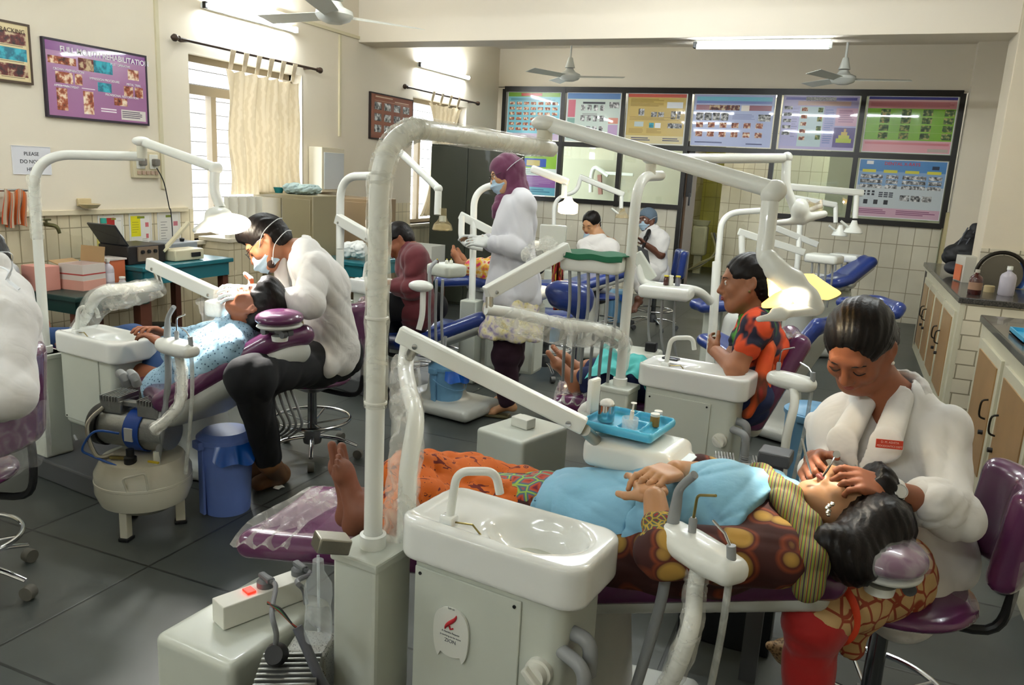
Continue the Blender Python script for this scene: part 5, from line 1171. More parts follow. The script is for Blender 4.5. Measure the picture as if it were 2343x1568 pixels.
# ------------------------------------------------------------------ compressors
def compressor(c, label, s=1.0, tank=True, rot=0):
    c = V(c); t = thing('air_compressor', label, 'compressor', c); W = L2W(c, rot); z0 = c.z; M = Matrix((*ax2(rot), V((0, 0, 1)))).transposed()
    T = .17*s
    if tank:
        zt = z0+.08*s; hh = .23*s
        q = MB(); q.lathe([(0, 0), (T*.55, .005), (T*.9, .04*s), (T, .085*s), (T, .12*s), (T*1.012, .122*s), (T*1.012, .13*s), (T, .132*s), (T, hh-.07*s), (T*.85, hh-.02*s), (T*.5, hh), (0, hh)], (c.x, c.y, zt), seg=48); q.build('tank', mat('cream tank paint', '#cfcdbd', .25, coat=.4, var=.08), t)
        for k in range(3):
            a = k*2*PI/3-PI/2+.25; p = V((c.x+T*.72*math.cos(a), c.y+T*.72*math.sin(a), z0)); q = MB(); q.box(p+V((0, 0, .06*s)), (.035*s, .03*s, .12*s), rot=a, bevel=.004); l = q.build('leg', mat('cream tank paint'), t)
            q = MB(); q.box(p+V((0, 0, .008)), (.045*s, .04*s, .016), rot=a, bevel=.004); q.build('rubber_foot', darkpl, l)
        q = MB(); P = W(.09*s, -T*.92, zt+.12*s-z0+0); q.tube(bend([W(.06*s, -T*.9, .2*s)+V((0, 0, z0)), W(.06*s, -T*1.05, .27*s)+V((0, 0, z0)), W(.13*s, -T*.86, .29*s)+V((0, 0, z0)), W(.13*s, -T*.8, .22*s)+V((0, 0, z0))], .015), .0045, 8); q.build('tank_handle', mat('cream tank paint'), t)
        top = z0+.08*s+hh
    else: top = z0+.05
    mz = top+.085*s
    q = MB(); q.lathe([(0, -.15*s), (.07*s, -.15*s), (.075*s, -.13*s), (.075*s, .1*s), (.065*s, .13*s), (0, .13*s)], W(.0, 0, mz), M.col[0], 32); q.build('motor_body', alu, t)
    q = MB(); q.lathe([(.078*s, -.02*s), (.082*s, -.018*s), (.082*s, .045*s), (.078*s, .047*s)], W(0, 0, mz), M.col[0], 32); q.build('blue_band', mat('blue label band', '#1f4fb0', .4), t)
    q = MB(); q.box(W(.01*s, -.081*s, mz), (.035*s, .006, .05*s), M=M, bevel=.001); q.build('rating_label', mat('white label', '#d0d2d4', .4), t)
    q = MB(); q.lathe([(0, -.19*s), (.07*s, -.19*s), (.082*s, -.17*s), (.082*s, -.14*s), (.03*s, -.14*s), (0, -.14*s)], W(0, 0, mz), M.col[0], 32); fg = q.build('fan_guard', darkpl, t)
    for sx in (-.09, .07):
        q = MB(); q.box(W(sx*s, 0, mz+.085*s), (.09*s, .1*s, .05*s), M=M, bevel=.005); hd = q.build('cylinder_head', alu, t)
        for k in range(7): q = MB(); q.box(W((sx-.038+.0125*k)*s, 0, mz+.117*s), (.005*s, .11*s, .02*s), M=M); q.build('cooling_fin', alu, hd)
    q = MB(); q.beam(W(-.06*s, -.02*s, mz+.1*s), W(.06*s, -.02*s, mz+.1*s), .03*s, .02*s, bevel=.004); q.build('head_bridge', alu, t)
    if tank:
        q = MB(); q.tube([W(-.12*s, -.05*s, mz+.08*s), W(-.15*s, -.1*s, mz+.02*s), W(-.1*s, -.12*s, mz-.08*s), W(-.06*s, -.08*s, top)], .008*s, 10, smooth=6); q.build('braided_hose', steel, t)
        q = MB(); q.tube([W(-.03*s, -.08*s, mz+.0*s), W(-.1*s, -.12*s, mz+.01*s), W(-.15*s, -.13*s, mz-.06*s), W(-.12*s, -.12*s, top), W(.0*s, -.13*s, top-.02*s)], .0045*s, 8, smooth=6); q.build('blue_hose', mat('blue tube', '#1558b8', .3, coat=.4), t)
        q = MB(); q.lathe([(0, 0), (.022*s, 0), (.022*s, .03*s), (.014*s, .035*s), (.014*s, .06*s), (0, .06*s)], W(.03*s, -.1*s, top-.02*s), seg=20); q.build('regulator', darkpl, t)
        q = MB(); q.beam(W(-.05*s, -.11*s, top+.0), W(.02*s, -.1*s, top+.005*s), .012*s, .012*s, bevel=.002); q.build('brass_fitting', brass, t)
        q = MB(); q.tube([W(.11*s, -.06*s, top-.02*s), W(.11*s, -.06*s, top+.03*s)], .012*s, 12); q.build('valve', enam, t)
        q = MB(); q.box(W(.12*s, -.09*s, top+.0*s), (.045*s, .01, .008), M=M, bevel=.002); q.build('yellow_lever', mat('yellow lever', '#cfb52a', .4), t)
    return t
compressor((-2.49, 2.21, 0), 'oil-free air compressor on a round cream tank in front of the window-side unit', 1.07, rot=math.radians(8))
# finned motor by the power box
pm = gd(660, 1545, 1.72); cm = V((pm.x, pm.y, .1)); t = thing('compressor_motor', 'finned aluminium compressor head at the bottom edge beside the power box', 'compressor', (pm.x, pm.y, 0))
q = MB(); q.box((pm.x, pm.y, pm.z/2-.01), (.13, .13, pm.z-.02), rot=.5, bevel=.008); q.build('motor_body', alu, t)
for k in range(7): q = MB(); q.box(V((pm.x, pm.y, pm.z))+Matrix.Rotation(.5, 3, 'Z') @ V((0, -.054+.018*k, .0)), (.13, .007, .035), rot=.5, bevel=.002); q.build('cooling_fin', alu, t)
q = MB(); pk = gd(632, 1498, 1.72); q.lathe([(0, -.015), (.024, -.015), (.026, 0), (.02, .02), (0, .02)], pk, (.3, -.8, .5), 20); q.build('intake_cap', darkpl, t)
pm2 = gd(700, 1500, 1.85); q = MB(); q.box((pm2.x, pm2.y+.02, .2), (.1, .1, .38), rot=.3, bevel=.01); q.build('perforated_cover', pmat('perforated steel', [(0, '#1c1c1c'), (.25, '#8f9088'), (1, '#a0a198')], 'voronoi', 170, 1, rough=.4, interp='CONSTANT'), t)
cm2 = gz(1700, 1040, .18); compressor((gd(1712, 1010, 2.55).x, gd(1712, 1010, 2.55).y, .42), 'air compressor partly hidden behind the reclining patient', .75, tank=False, rot=math.radians(10))
q = MB(); q.box((gd(1712, 1010, 2.55).x, gd(1712, 1010, 2.55).y, .21), (.3, .2, .42), bevel=.01); one('compressor_stand', q, darkpl, 'black stand under the partly hidden compressor', 'stand')
q = MB(); p = gd(1775, 1045, 2.3); q.box(p, (.09, .08, .04), rot=-.1, bevel=.006); q.box((p.x, p.y, (p.z-.02)/2), (.05, .05, p.z-.02)); one('pedal_switch_box', q, dkgrey, 'dark grey switch box on a stem behind the pale blue bib', 'box')
# ------------------------------------------------------------------ pedal bins with blue liners
def pedal_bin(c, r, h, label, m, rot=0, handle=False):
    c = V(c); t = thing('pedal_bin', label, 'bin', c)
    q = MB(); q.lathe([(0, 0), (r*.82, 0), (r*.85, .02), (r*.98, h*.93), (r*.94, h*.93), (r*.8, .02), (0, .02)], c, seg=40); q.build('bucket', m, t)
    q = MB(); q.lathe([(r*1.02, h-.028), (r*1.05, h-.02), (r*1.04, h-.005), (r*.8, h+.018), (0, h+.024), (0, h+.02), (r*.78, h+.013), (r, h-.01)], c, seg=40); q.build('lid', m, t)
    q = MB(); q.sheet(lambda u, v: (c.x+(r*1.03+.03*v+.008*math.sin(u*40)*v)*math.cos(rot-1.2+u*3.2), c.y+(r*1.03+.03*v+.006*math.sin(u*33)*v)*math.sin(rot-1.2+u*3.2), c.z+h*.95-h*(.16+.1*math.sin(u*7)**2+.05*math.sin(u*23))*v), 70, 8, thick=.001); q.build('bin_liner', mat('blue liner', '#0c56b4', .3, coat=.3), t)
    a = rot-1.9; q = MB(); q.box(c+V((math.cos(a)*r*.97, math.sin(a)*r*.97, h*.45)), (.012, r*.34, h*.85), rot=a, bevel=.003); q.build('pedal_strip', m, t)
    q = MB(); q.box(c+V((math.cos(a)*r*1.06, math.sin(a)*r*1.06, h-.025)), (.03, r*.5, .035), rot=a, bevel=.005); q.build('hinge', m, t)
    if handle: q = MB(); q.tube([c+V((math.cos(b__)*r*1.05, math.sin(b__)*r*1.05, h*.75-h*.22*math.sin((b__-a)*.9))) for b__ in [a+.0+k*.16 for k in range(20)]], .0035, 8); q.build('carry_handle', m, t)
    return t
binblue = mat('periwinkle plastic', '#6c86cf', .35); binblue2 = mat('sky grey plastic', '#6f9fc2', .35)
pedal_bin((-2.33, 2.5, 0), .115, .345, 'periwinkle blue pedal bin with a blue liner between the tank and the brown shoe', binblue)
pedal_bin((gz(1003, 952).x, gz(1003, 952).y+.1, 0), .115, .31, 'grey blue pedal bin with a carry handle behind the tray arm', binblue2, handle=True)
# ------------------------------------------------------------------ stools
def stool(c, zs, label, m, bdir=None, film_on=True, ring=.62, back_h=.3, r=.2, bright=chrome, backw=.2, seat_tilt=0, armrest=False):
    c = V((c[0], c[1], 0)); t = thing('dentist_stool', label, 'stool', c)
    q = SDF(.01); q.cap(c+V((0, 0, zs-.03)), c+V((0, 0, zs-.028)), r, r, k=.01, flat=((0, 0, 1), r/.038)); 
    if bdir is not None:
        bd = V((bdir[0], bdir[1], 0)).normalized(); q.ell(c-bd*.08+V((0, 0, zs-.02)), (.12, .12, .04), k=.04)
    q.build('seat', m, t)
    q = MB(); q.lathe([(0, zs-.1), (.05, zs-.1), (.12, zs-.065), (.12, zs-.05), (0, zs-.05)], c, seg=24); q.build('seat_plate', darkpl, t)
    q = MB(); q.tube([c+V((0, 0, .1)), c+V((0, 0, zs-.08))], [.026, .022], 16); q.build('gas_column', mat('column chrome', '#6f7276', .25, 1), t)
    q = MB(); q.lathe([(0, .07), (.045, .07), (.05, .1), (.03, .15), (0, .15)], c, seg=20); q.build('hub', dkgrey, t)
    for k in range(5):
        a = k*2*PI/5+.3; d = V((math.cos(a), math.sin(a), 0)); q = MB(); q.tube([c+d*.03+V((0, 0, .105)), c+d*.14+V((0, 0, .1)), c+d*.24+V((0, 0, .07))], [.014, .013, .011], 12, smooth=3, flat=.7); l = q.build('leg', bright, t)
        q = MB(); q.lathe([(0, -.016), (.024, -.016), (.026, 0), (.024, .016), (0, .016)], c+d*.245+V((0, 0, .026)), (-d.y, d.x, 0), 20); q.build('caster', dkgrey if not film_on else mat('worn caster', '#5c5a52', .6), l)
    rr = ring/2*.62; q = MB(); q.tube([c+V((rr*math.cos(2*PI*k/48), rr*math.sin(2*PI*k/48), .2)) for k in range(48)], .0085, 10, closed=True); rg = q.build('foot_ring', bright, t)
    for k in range(5): a = k*2*PI/5+.6; q = MB(); q.tube([c+V((0, 0, .17)), c+V((rr*math.cos(a), rr*math.sin(a), .2))], .005, 8); q.build('ring_spoke', bright, rg)
    if bdir is not None:
        sd = V((-bd.y, bd.x, 0)); bc = c+bd*(r+.05)
        q = MB(); q.tube([c+bd*.05+V((0, 0, zs-.09)), c+bd*(r+.03)+V((0, 0, zs-.1)), c+bd*(r+.07)+V((0, 0, zs)), c+bd*(r+.06)+V((0, 0, zs+back_h*.5))], .013, 10, smooth=5); q.build('back_bracket', darkpl, t)
        q = SDF(.01); n = 7
        for k in range(n):
            a = (k/(n-1)-.5)*1.3; p = c+bd*(.04+(r+.01)*math.cos(a))+sd*(backw*1.15*math.sin(a)); zc = zs+.06+back_h*.5
            q.cap(p+V((0, 0, zc-back_h*.36)), p+bd*.02+V((0, 0, zc+back_h*.36)), .036, .036, k=.03)
        q.build('backrest', m, t)
        if film_on:
            q = MB(); q.sheet(lambda u, v: c+bd*(.045+(r+.052)*math.cos((u-.5)*1.6)+.004*math.sin(u*30))+sd*(backw*1.35*math.sin((u-.5)*1.6))+V((0, 0, zs+.02+back_h*.55*v+.006*math.sin(u*25))), 30, 8); q.build('backrest_film', filmclear, t)
    return t
stool((.22, 2.12), .53, 'purple stool with a tall backrest under the woman dentist', purple, (1, .1), r=.21, back_h=.26, backw=.17)
stool((-2.42, 3.22), .45, 'purple stool under the bending man dentist', purple, (1, .25), r=.2, back_h=.34)
stool((-2.62, 1.55), .46, 'purple stool at the left edge of the picture', purple, (.9, .45), r=.2, back_h=.36)
stool((-1.98, 5.5), .5, 'empty blue stool behind the standing woman', bluev, None, False)
# ------------------------------------------------------------------ dental chairs
def dchair(label, head, hip, knee, foot, w, m, sh=shellm, base=None, film_on=False, headrest=None, h=.01, legw=None, th=.034, bs=1, shk=1):
    """patient chair given by points on its upholstery axis"""
    head, hip, knee, foot = map(V, (head, hip, knee, foot)); base = V(base) if base else V((hip.x, hip.y, 0)); t = thing('dental_chair', label, 'dental chair', (base.x, base.y, 0))
    ax = V(((head-foot).x, (head-foot).y, 0)).normalized(); sd = V((-ax.y, ax.x, 0))
    def slab(a, b_, wa, wb, th, name, mm, drop=0, par=t, k=.03):
        q = SDF(h); n = 9
        for i in range(n):
            u = (i/(n-1)-.5)*2; q.cap(a+sd*(wa/2-th)*u-V((0, 0, drop)), b_+sd*(wb/2-th)*u-V((0, 0, drop)), th*(1+.25*abs(u)**2 if drop == 0 else .85), th*(1+.25*abs(u)**2 if drop == 0 else .85), k=k)
        return q.build(name, mm, par)
    slab(hip, head, w, w*.72, th, 'backrest', m); slab(hip, head+(hip-head)*.03, w*1.0, w*.74, th*shk, 'backrest_shell', sh, th*1.15*shk)
    slab(hip, knee, w, w*.9, th, 'seat', m); slab(knee, foot, w*.9, (legw or w*.62), th*.9, 'legrest', m)
    slab(hip*.9+knee*.1, knee, w*.8, w*.7, th, 'seat_shell', sh, th*1.3)
    q = SDF(h*1.2); b0 = V((base.x, base.y, .0)); q.box(b0+V((0, 0, .05)), (.2*bs, .3*bs, .04), R=frame(ax, (0, 0, 1)), r=.03, k=.02); q.chain([b0+V((0, 0, .08)), V((base.x, base.y, 0))*1.0+V((0, 0, min(hip.z, knee.z)-.12))], [.13, .1], k=.05); q.build('pedestal', sh, t)
    if headrest:
        hc = V(headrest); q = SDF(h*.7); q.ell(hc, (.085, .1, .035), R=frame(sd, (0, 0, 1)), k=.02); hr = q.build('headrest', m, t)
        q = SDF(h*.7); q.ell(hc-V((0, 0, .028)), (.08, .095, .016), R=frame(sd, (0, 0, 1)), k=.02); q.build('headrest_shell', sh, hr)
        q = MB(); q.beam(hc-ax*.06-V((0, 0, .052)), hc+ax*.06-V((0, 0, .052)), .03, .022, bevel=.004); q.build('headrest_bracket', dkgrey, hr)
        for s_ in (-1, 1): q = MB(); q.lathe([(0, 0), (.014, 0), (.014, .02), (0, .02)], hc+ax*.05*s_-V((0, 0, .055))-sd*.02, -sd, 14); q.build('headrest_knob', dkgrey, hr)
        q = MB(); q.lathe([(0, 0), (.03, .0), (.033, .02), (0, .02)], hc-V((0, 0, .09)), seg=24); q.build('adjuster_disc', enam, hr)
        if film_on: q = SDF(h*.7); q.ell(hc, (.091, .106, .041), R=frame(sd, (0, 0, 1)), k=.02); q.build('headrest_film', filmclear, hr)
    if film_on:
        q = MB(); a, b_ = knee*.2+foot*.8, foot+(foot-knee).normalized()*.03; W_ = (legw or w*.62)
        q.sheet(lambda u, v: a*(1-u)+b_*u+sd*(v-.5)*(W_+.03)+V((0, 0, th+.012+.008*math.sin(u*19+v*7)-.03*abs(2*v-1)**4)), 16, 16); q.build('legrest_film', film, t)
    return t
dchair('purple dental chair under the reclining woman in the printed kurta', (.05, 1.86, .665), (-.55, 1.9, .5), (-.75, 1.9, .5), (-1.4, 1.74, .47), .46, purple, base=(-.5, 1.9, 0), film_on=True, headrest=(.165, 1.74, .752), h=.008, legw=.4)
dchair('purple dental chair under the patient in the blue shirt', gd(655, 775, 3.2), gd(450, 900, 3.2), gd(385, 855, 3.7), gd(120, 795, 4.05), .38, purple, base=(-2.72, 2.78, 0), shk=1.55, headrest=tuple(gd(640, 728, 3.05)), bs=.7)
q3 = dchair('purple dental chair set upright for the seated woman in the orange sari', gd(1818, 778, 3.45), gd(1712, 938, 3.5), gd(1570, 930, 3.58), gd(1288, 905, 3.65), .42, purple, base=(gd(1640, 940, 3.55).x, gd(1640, 940, 3.55).y, 0), film_on=True, legw=.34)
# ------------------------------------------------------------------ unit A, window side
uA, WA, MA = unit('dental_unit', 'window-side white dental unit with a lit lamp over the bending dentist', (-3.3, 2.42), math.radians(-7), 2, ztop=.585, rim=.70, pole=[(-3.31, 2.43, gd(112, 355, 3.38).z), gd(330, 358, 3.6)], pr=.021)
wrap_sleeve([V((-3.305, 2.425, 1.1)), V((-3.308, 2.428, 1.25)), V((-3.31, 2.43, 1.38))], .0265, 'pole_film', uA, filmsmooth, 13, amp=.002)
big_lamp(uA, gd(325, 352, 3.58), gd(495, 385, 3.3), [gd(492, 395, 3.3), gd(490, 440, 3.3), gd(505, 475, 3.3)], (0, 0, 0), (0, 0, 0))
q = SDF(.006); q.ell(gd(500, 492, 3.3), (.05, .06, .035), k=.02); q.cap(gd(490, 500, 3.3), gd(447, 527, 3.25), .02, .012, k=.02); q.build('lamp_head', enam, uA)
q = MB(); q.lathe([(.01, .03), (.06, .02), (.095, 0), (.09, -.004), (.05, .012), (.01, .02)], gd(520, 512, 3.3), (.25, -.35, 1), 28); q.build('lamp_reflector', mat('lamp reflector white', '#efe6d2', .3, emis='#fff2d8', es=2.5), uA)
q = MB(); q.sphere(gd(522, 514, 3.28), (.03, .03, .015)); q.build('bulb', mat('lamp bulb bright', '#ffffff', emis='#fff6e4', es=45), uA)
pa = [WA(.06, .08, .3), WA(.05, .1, .62), WA(.09, .15, .75), gd(230, 672, 3.3), gd(300, 660, 3.4), gd(368, 652, 3.5)]
q = MB(); q.tube(pa, .024, 16, smooth=6); q.build('bracket_arm', enam, uA); wrap_sleeve(pa[1:], .034, 'bracket_arm_film', uA, film, 19, sag=.03, amp=.004)
A_, B_ = gd(340, 603, 3.5), gd(497, 675, 3.3); tray_beam(uA, A_, B_, .035, .055)
q = MB(); q.tube([gd(366, 650, 3.48), gd(358, 625, 3.48)], .014, 12); q.build('arm_post', steel, uA)
q = SDF(.008); q.box(gd(500, 705, 3.25), (.045, .04, .035), r=.015, k=.02); q.build('instrument_console', enam, uA); wrap_sleeve([gd(485, 680, 3.2), gd(495, 715, 3.2), gd(500, 740, 3.2)], .06, 'console_film', uA, filmclear, 23)
holder(uA, gd(405, 785, 2.95), math.radians(-10), gd(405, 778, 2.95).z, [gd(415, 850, 2.98), gd(412, 920, 2.98), gd(385, 958, 2.95), gd(350, 985, 2.95)], [(-.06, 'suction'), (.0, 'syringe'), (.085, 'ejector')], mfilm=False, L=.2)
q = MB(); 
for k, dx in enumerate((0, .045)): q.tube([gd(275+dx*520, 855, 2.85), gd(283+dx*520, 862, 2.8), gd(290+dx*520, 880, 2.82)], .017, 12, smooth=3)
q.build('grey_elbows', greyp, uA)
for k in range(6):
    q = MB(); q.tube([gd(590+14*k, 880, 3.35), gd(600+16*k, 930, 3.3), gd(625+13*k, 975, 3.35), gd(600+12*k, 1000, 3.5)], .006, 8, smooth=5); q.build('trailing_hose', greyp, uA)
for k in range(4):
    q = MB(); q.tube([gz(150+20*k, 985+12*k, .05), gz(180+8*k, 1040+6*k, .012), gz(150-6*k, 1085+3*k, .012), gz(200, 1110, .012), gz(215+5*k, 1060, .012)], .006, 8, smooth=6); q.build('floor_cable', greyp if k % 2 else dkgrey, uA)
# ------------------------------------------------------------------ unit C, middle right
uC, WC, MC = unit('dental_unit', 'white dental unit with a phone on its basin beside the woman in the sari', (-.79, 3.14), math.radians(-7), 2, pole=[(-.79, 3.15, gd(1465, 405, 3.2).z), gd(1512, 402, 3.35)], pr=.021)
big_lamp(uC, gd(1488, 395, 3.25), gd(1800, 362, 3.5), [gd(1800, 368, 3.5), gd(1797, 425, 3.5), gd(1812, 460, 3.5), gd(1825, 500, 3.5)], (0, 0, 0), (0, 0, 0))
q = SDF(.006); q.ell(gd(1830, 480, 3.5), (.04, .05, .05), k=.02); q.cap(gd(1835, 505, 3.5), gd(1778, 510, 3.5), .018, .012, k=.02); q.cap(gd(1840, 500, 3.5), gd(1885, 490, 3.5), .022, .016, k=.02); q.build('lamp_head', enam, uC)
q = MB(); q.sheet(lambda u, v: gd(1845+38*u, 455+30*v+10*math.sin(PI*u), 3.52+.06*math.sin(PI*u)), 10, 8, thick=.004); q.build('lamp_shield', smoke, uC)
knob_and_pipes(uC, WC, MC)
pa = [WC(-.03, .08, .62), WC(-.03, .1, .8), gd(1390, 758, 3.2), gd(1280, 740, 3.15), gd(1180, 718, 3.1), gd(1112, 708, 3.05)]
q = MB(); q.tube(pa, .022, 16, smooth=6); q.build('bracket_arm', enam, uC); wrap_sleeve(pa[1:-1]+[gd(1150, 712, 3.08)], .033, 'bracket_arm_film', uC, film, 29, sag=.03, amp=.004)
A_, B_ = gd(1112, 672, 3.05), gd(1300, 568, 3.2); tray_beam(uC, A_, B_, .04, .055)
q = MB(); q.tube([gd(1120, 705, 3.05), gd(1120, 680, 3.05)], .015, 12); q.build('arm_post', steel, uC)
tc = gd(1352, 600, 3.25); q = SDF(.007); q.box(tc+V((.02, 0, 0)), (.125, .1, .035), r=.02, k=.02); q.build('instrument_console', enam, uC)
for k in range(6): q = MB(); p = tc+V((-.07+.04*k, -.06, -.03)); q.tube([p, p+V((.01, 0, -.15)), p+V((.0, 0, -.32)), p+V((-.03, .1, -.5))], .007, 8, smooth=5); q.build('handpiece_hose', greyp, uC)
q = MB(); q.box(gd(1265, 545, 3.3), (.115, .02, .11), rot=.1, bevel=.006); q.build('viewer_panel', enam, uC)
q = MB(); q.tube([gd(1270, 570, 3.3), tc], .014, 10); q.build('viewer_arm', enam, uC)
q = SDF(.007); q.fold = folds(.012, 70, 3)
for k in range(6): q.ell(gd(1215+k*8, 585-4*k, 3.2), (.035, .03, .03), k=.03)
q.build('crumpled_film', film, uC)
t = thing('green_cloth', 'green cloth spread over the middle unit tray', 'cloth', tc+V((0, 0, .035))); q = MB(); cg = mat('green cloth', '#0e5c3c', .8)
q.sheet(lambda u, v: tc+V((.02-.14+.28*u, -.115+.22*v, .041+.003*math.sin(u*14+v*5)-.035*max(0, abs(v-.5)*2-.9)*6)), 30, 20, thick=.004); q.build('cloth', cg, t)
holder(uC, gz(1812, 862, .78), math.radians(-24), .79, [gd(1818, 920, 3.0), gd(1800, 1000, 3.0), gd(1790, 1090, 3.05)], [(-.06, 'syringe'), (.085, 'ejector')], mfilm=False, L=.19, wrapped=False)
pq = [gz(1112, 985, .3), gz(1175, 938, .3), gz(1278, 968, .3), gz(1222, 1022, .3)]
pbx, c, x, y, M, w, d = powerbox(uC, pq, .3); q = MB(); q.box(c+V((0, 0, .325)), (.1, .07, .05), M=M, bevel=.006); q.build('socket_box', whiteplain, uC)
p = gz(1535, 824, .762); q = MB(); q.box(p+V((0, 0, .006)), (.07, .035, .01), rot=-.2, bevel=.003); one('mobile_phone', q, mat('black glass', '#1c1f24', .15, coat=.5), 'black mobile phone lying on the middle basin', 'phone')
p = gz(1460, 800, .6); q = SDF(.01); q.box((p.x, p.y, .3), (.12, .1, .3), r=.02); t = thing('floor_cabinet', 'low white cabinet behind the middle light pole', 'cabinet', (p.x, p.y, 0)); q.build('cabinet_body', agedw, t)
q = MB(); q.box((p.x+.07, p.y, .625), (.06, .05, .05), bevel=.006); one('black_box', q, darkpl, 'small black box on the low white cabinet', 'box')
# ------------------------------------------------------------------ unit D, behind the dentist
uD, WD, MD = unit('dental_unit', 'white dental unit with a clear-shielded lamp hanging in front of the almirah', (-3.08, 4.4), math.radians(-12), 1, ztop=.6, pole=[(-3.08, 4.4, gd(780, 405, 5).z), gd(880, 402, 4.9)], pr=.026)
big_lamp(uD, gd(905, 360, 4.7), gd(1003, 432, 4.5), [gd(1003, 438, 4.5), gd(1001, 492, 4.5)], (0, 0, 0), (0, 0, 0), r=.02, armw=(.04, .045))
q = MB(); q.lathe([(.02, .07), (.022, .02), (.03, .0), (.05, -.02), (.06, -.05), (.055, -.055), (.045, -.025), (0, -.01)], gd(1013, 505, 4.5), seg=28); q.build('lamp_head', smoke, uD)
q = MB(); q.tube([gd(1013, 495, 4.5), gd(1013, 508, 4.5)], .02, 14); q.build('lamp_socket', agedw, uD)
A_, B_ = gd(772, 500, 4.6), gd(850, 545, 4.5); tray_beam(uD, A_, B_, .05, .06); q = MB(); q.tube([gd(780, 505, 4.6), gd(778, 570, 4.6)], .022, 12); q.build('arm_post', enam, uD)
q = SDF(.01); q.box(gd(1022, 618, 4.3), (.09, .075, .035), R=Matrix.Rotation(-.3, 3, 'Z'), r=.02, k=.02); q.build('instrument_console', agedw, uD)
q = SDF(.01); q.ell(gd(963, 655, 4.0), (.068, .05, .03), k=.01); q.build('instrument_holder', enam, uD)
q = MB(); q.tube([gd(968, 665, 4.0), gd(966, 720, 4.0), gd(958, 755, 4.0)], .015, 12, smooth=4); q.build('holder_arm', enam, uD)
for k in range(3): q = MB(); p = gd(985+k*14, 640, 4.1); q.tube([p, p+V((0, 0, -.2)), p+V((.02, 0, -.4)), gd(1020, 770, 4.2)], .008, 8, smooth=4); q.build('handpiece_hose', greyp, uD)
q = MB(); q.tube([gd(983, 650, 4.1), gd(984, 615, 4.1), gd(998, 598, 4.15)], .01, 10, smooth=4); q.build('suction_nozzle', greyp, uD)
for k, (px, cl) in enumerate(((1000, 'amber'), (1022, 'white'), (1032, 'yellow'))):
    bottle('small_bottle', {'amber': 'amber bottle', 'white': 'white bottle', 'yellow': 'yellow capped bottle'}[cl]+' on the console beside the man in maroon', gd(px, 607, 4.3)+V((0, 0, .0)), .035, .01, mat('amber bottle') if cl == 'amber' else whiteplain, mat('yellow cap'))
dchair('blue dental chair with its grey shell behind the tray arm', (-1.95, 4.35, .62), (-2.3, 4.2, .45), (-2.6, 4.3, .42), (-2.9, 4.5, .42), .38, bluev, base=(-2.2, 4.3, 0), h=.014)
stool((-2.62, 4.95), .42, 'blue stool under the man in the maroon shirt', bluev, None, False)
# ------------------------------------------------------------------ units further back
def far_unit(label, d, polepx, arm, drop, headpt, kind, pr=.024, base=True, tray=None, bz=None):
    b0 = gd(*polepx[0], d); t = thing('dental_unit', label, 'dental unit', (b0.x, b0.y, 0))
    P = [V((b0.x, b0.y, .45))]+[gd(a, b_, d) for a, b_ in polepx]; 
    if base: q = MB(); q.box((b0.x, b0.y, .3), (.13, .13, .6), bevel=.01); q.box((b0.x+.3, b0.y+.1, .36), (.38, .22, .5), bevel=.03); q.build('cabinet', agedw, t); q = SDF(.014); q.box((b0.x+.3, b0.y+.1, .68), (.22, .13, .05), r=.05, k=.01); q.ell((b0.x+.32, b0.y+.1, .74), (.14, .09, .08), k=.02, op='-'); q.build('basin', ceram, t)
    q = MB(); q.tube(bend(P, .14, 10), pr, 16); q.build('light_pole', enam, t)
    q = MB(); q.beam(gd(*arm[0], d), gd(*arm[1], d), .045, .055, bevel=.015); q.build('lamp_arm', enam, t)
    q = MB(); q.tube([gd(a, b_, d) for a, b_ in drop], .02, 12, smooth=4); q.build('drop_tube', enam, t)
    hp = gd(*headpt, d)
    if kind == 'lit':
        q = MB(); q.lathe([(.02, .06), (.035, .03), (.07, .01), (.07, -.05), (.05, -.06), (0, -.06)], hp, seg=24); q.build('lamp_head', mat('lamp head lit', '#fff2d0', emis='#ffd9a0', es=5), t)
    else:
        q = MB(); q.lathe([(.018, .06), (.03, .02), (.055, .0), (.07, -.035), (.066, -.04), (.04, -.01), (0, -.005)], hp, seg=24); q.build('lamp_head', smoke if kind == 'clear' else enam, t)
        q = MB(); q.tube([hp+V((-.03, -.03, .0)), hp+V((-.1, -.05, .05))], .01, 8); q.build('lamp_handle', enam, t)
    if tray:
        (a, b_), (c_, d_), tt = tray; q = MB(); q.beam(gd(a, b_, d), gd(c_, d_, d), .045, .055, bevel=.006); q.build('tray_arm', enam, t)
        q = SDF(.014); q.box(gd(*tt, d), (.13, .1, .035), R=Matrix.Rotation(-.3, 3, 'Z'), r=.02, k=.02); q.build('instrument_console', enam, t)
        for k in range(4): q = MB(); p = gd(*tt, d)+V((-.08+.05*k, -.05, -.03)); q.tube([p, p+V((.01, 0, -.15)), p+V((0, .05, -.35))], .008, 8, smooth=4); q.build('handpiece_hose', greyp, t)
    return t
uE = far_unit('white dental unit whose lamp glows orange, beside the standing woman', 5.6, [(1080, 690), (1085, 430), (1180, 418)], ((1215, 385), (1302, 418)), [(1292, 425), (1290, 452)], (1300, 470), 'lit', tray=((1052, 492), (1125, 530), (1190, 560)))
q = MB(); q.tube([gd(1057, 495, 5.5), gd(1057, 545, 5.5), gd(1075, 562, 5.5), gd(1105, 568, 5.5)], .022, 12, smooth=4); q.build('bracket_arm', enam, uE)
far_unit('white dental unit with a small clear lamp before the left partition glass', 7.6, [(1266, 600), (1268, 455), (1320, 438), (1328, 408)], ((1325, 404), (1428, 446)), [(1422, 450), (1421, 478)], (1424, 490), 'clear', pr=.02, base=True)
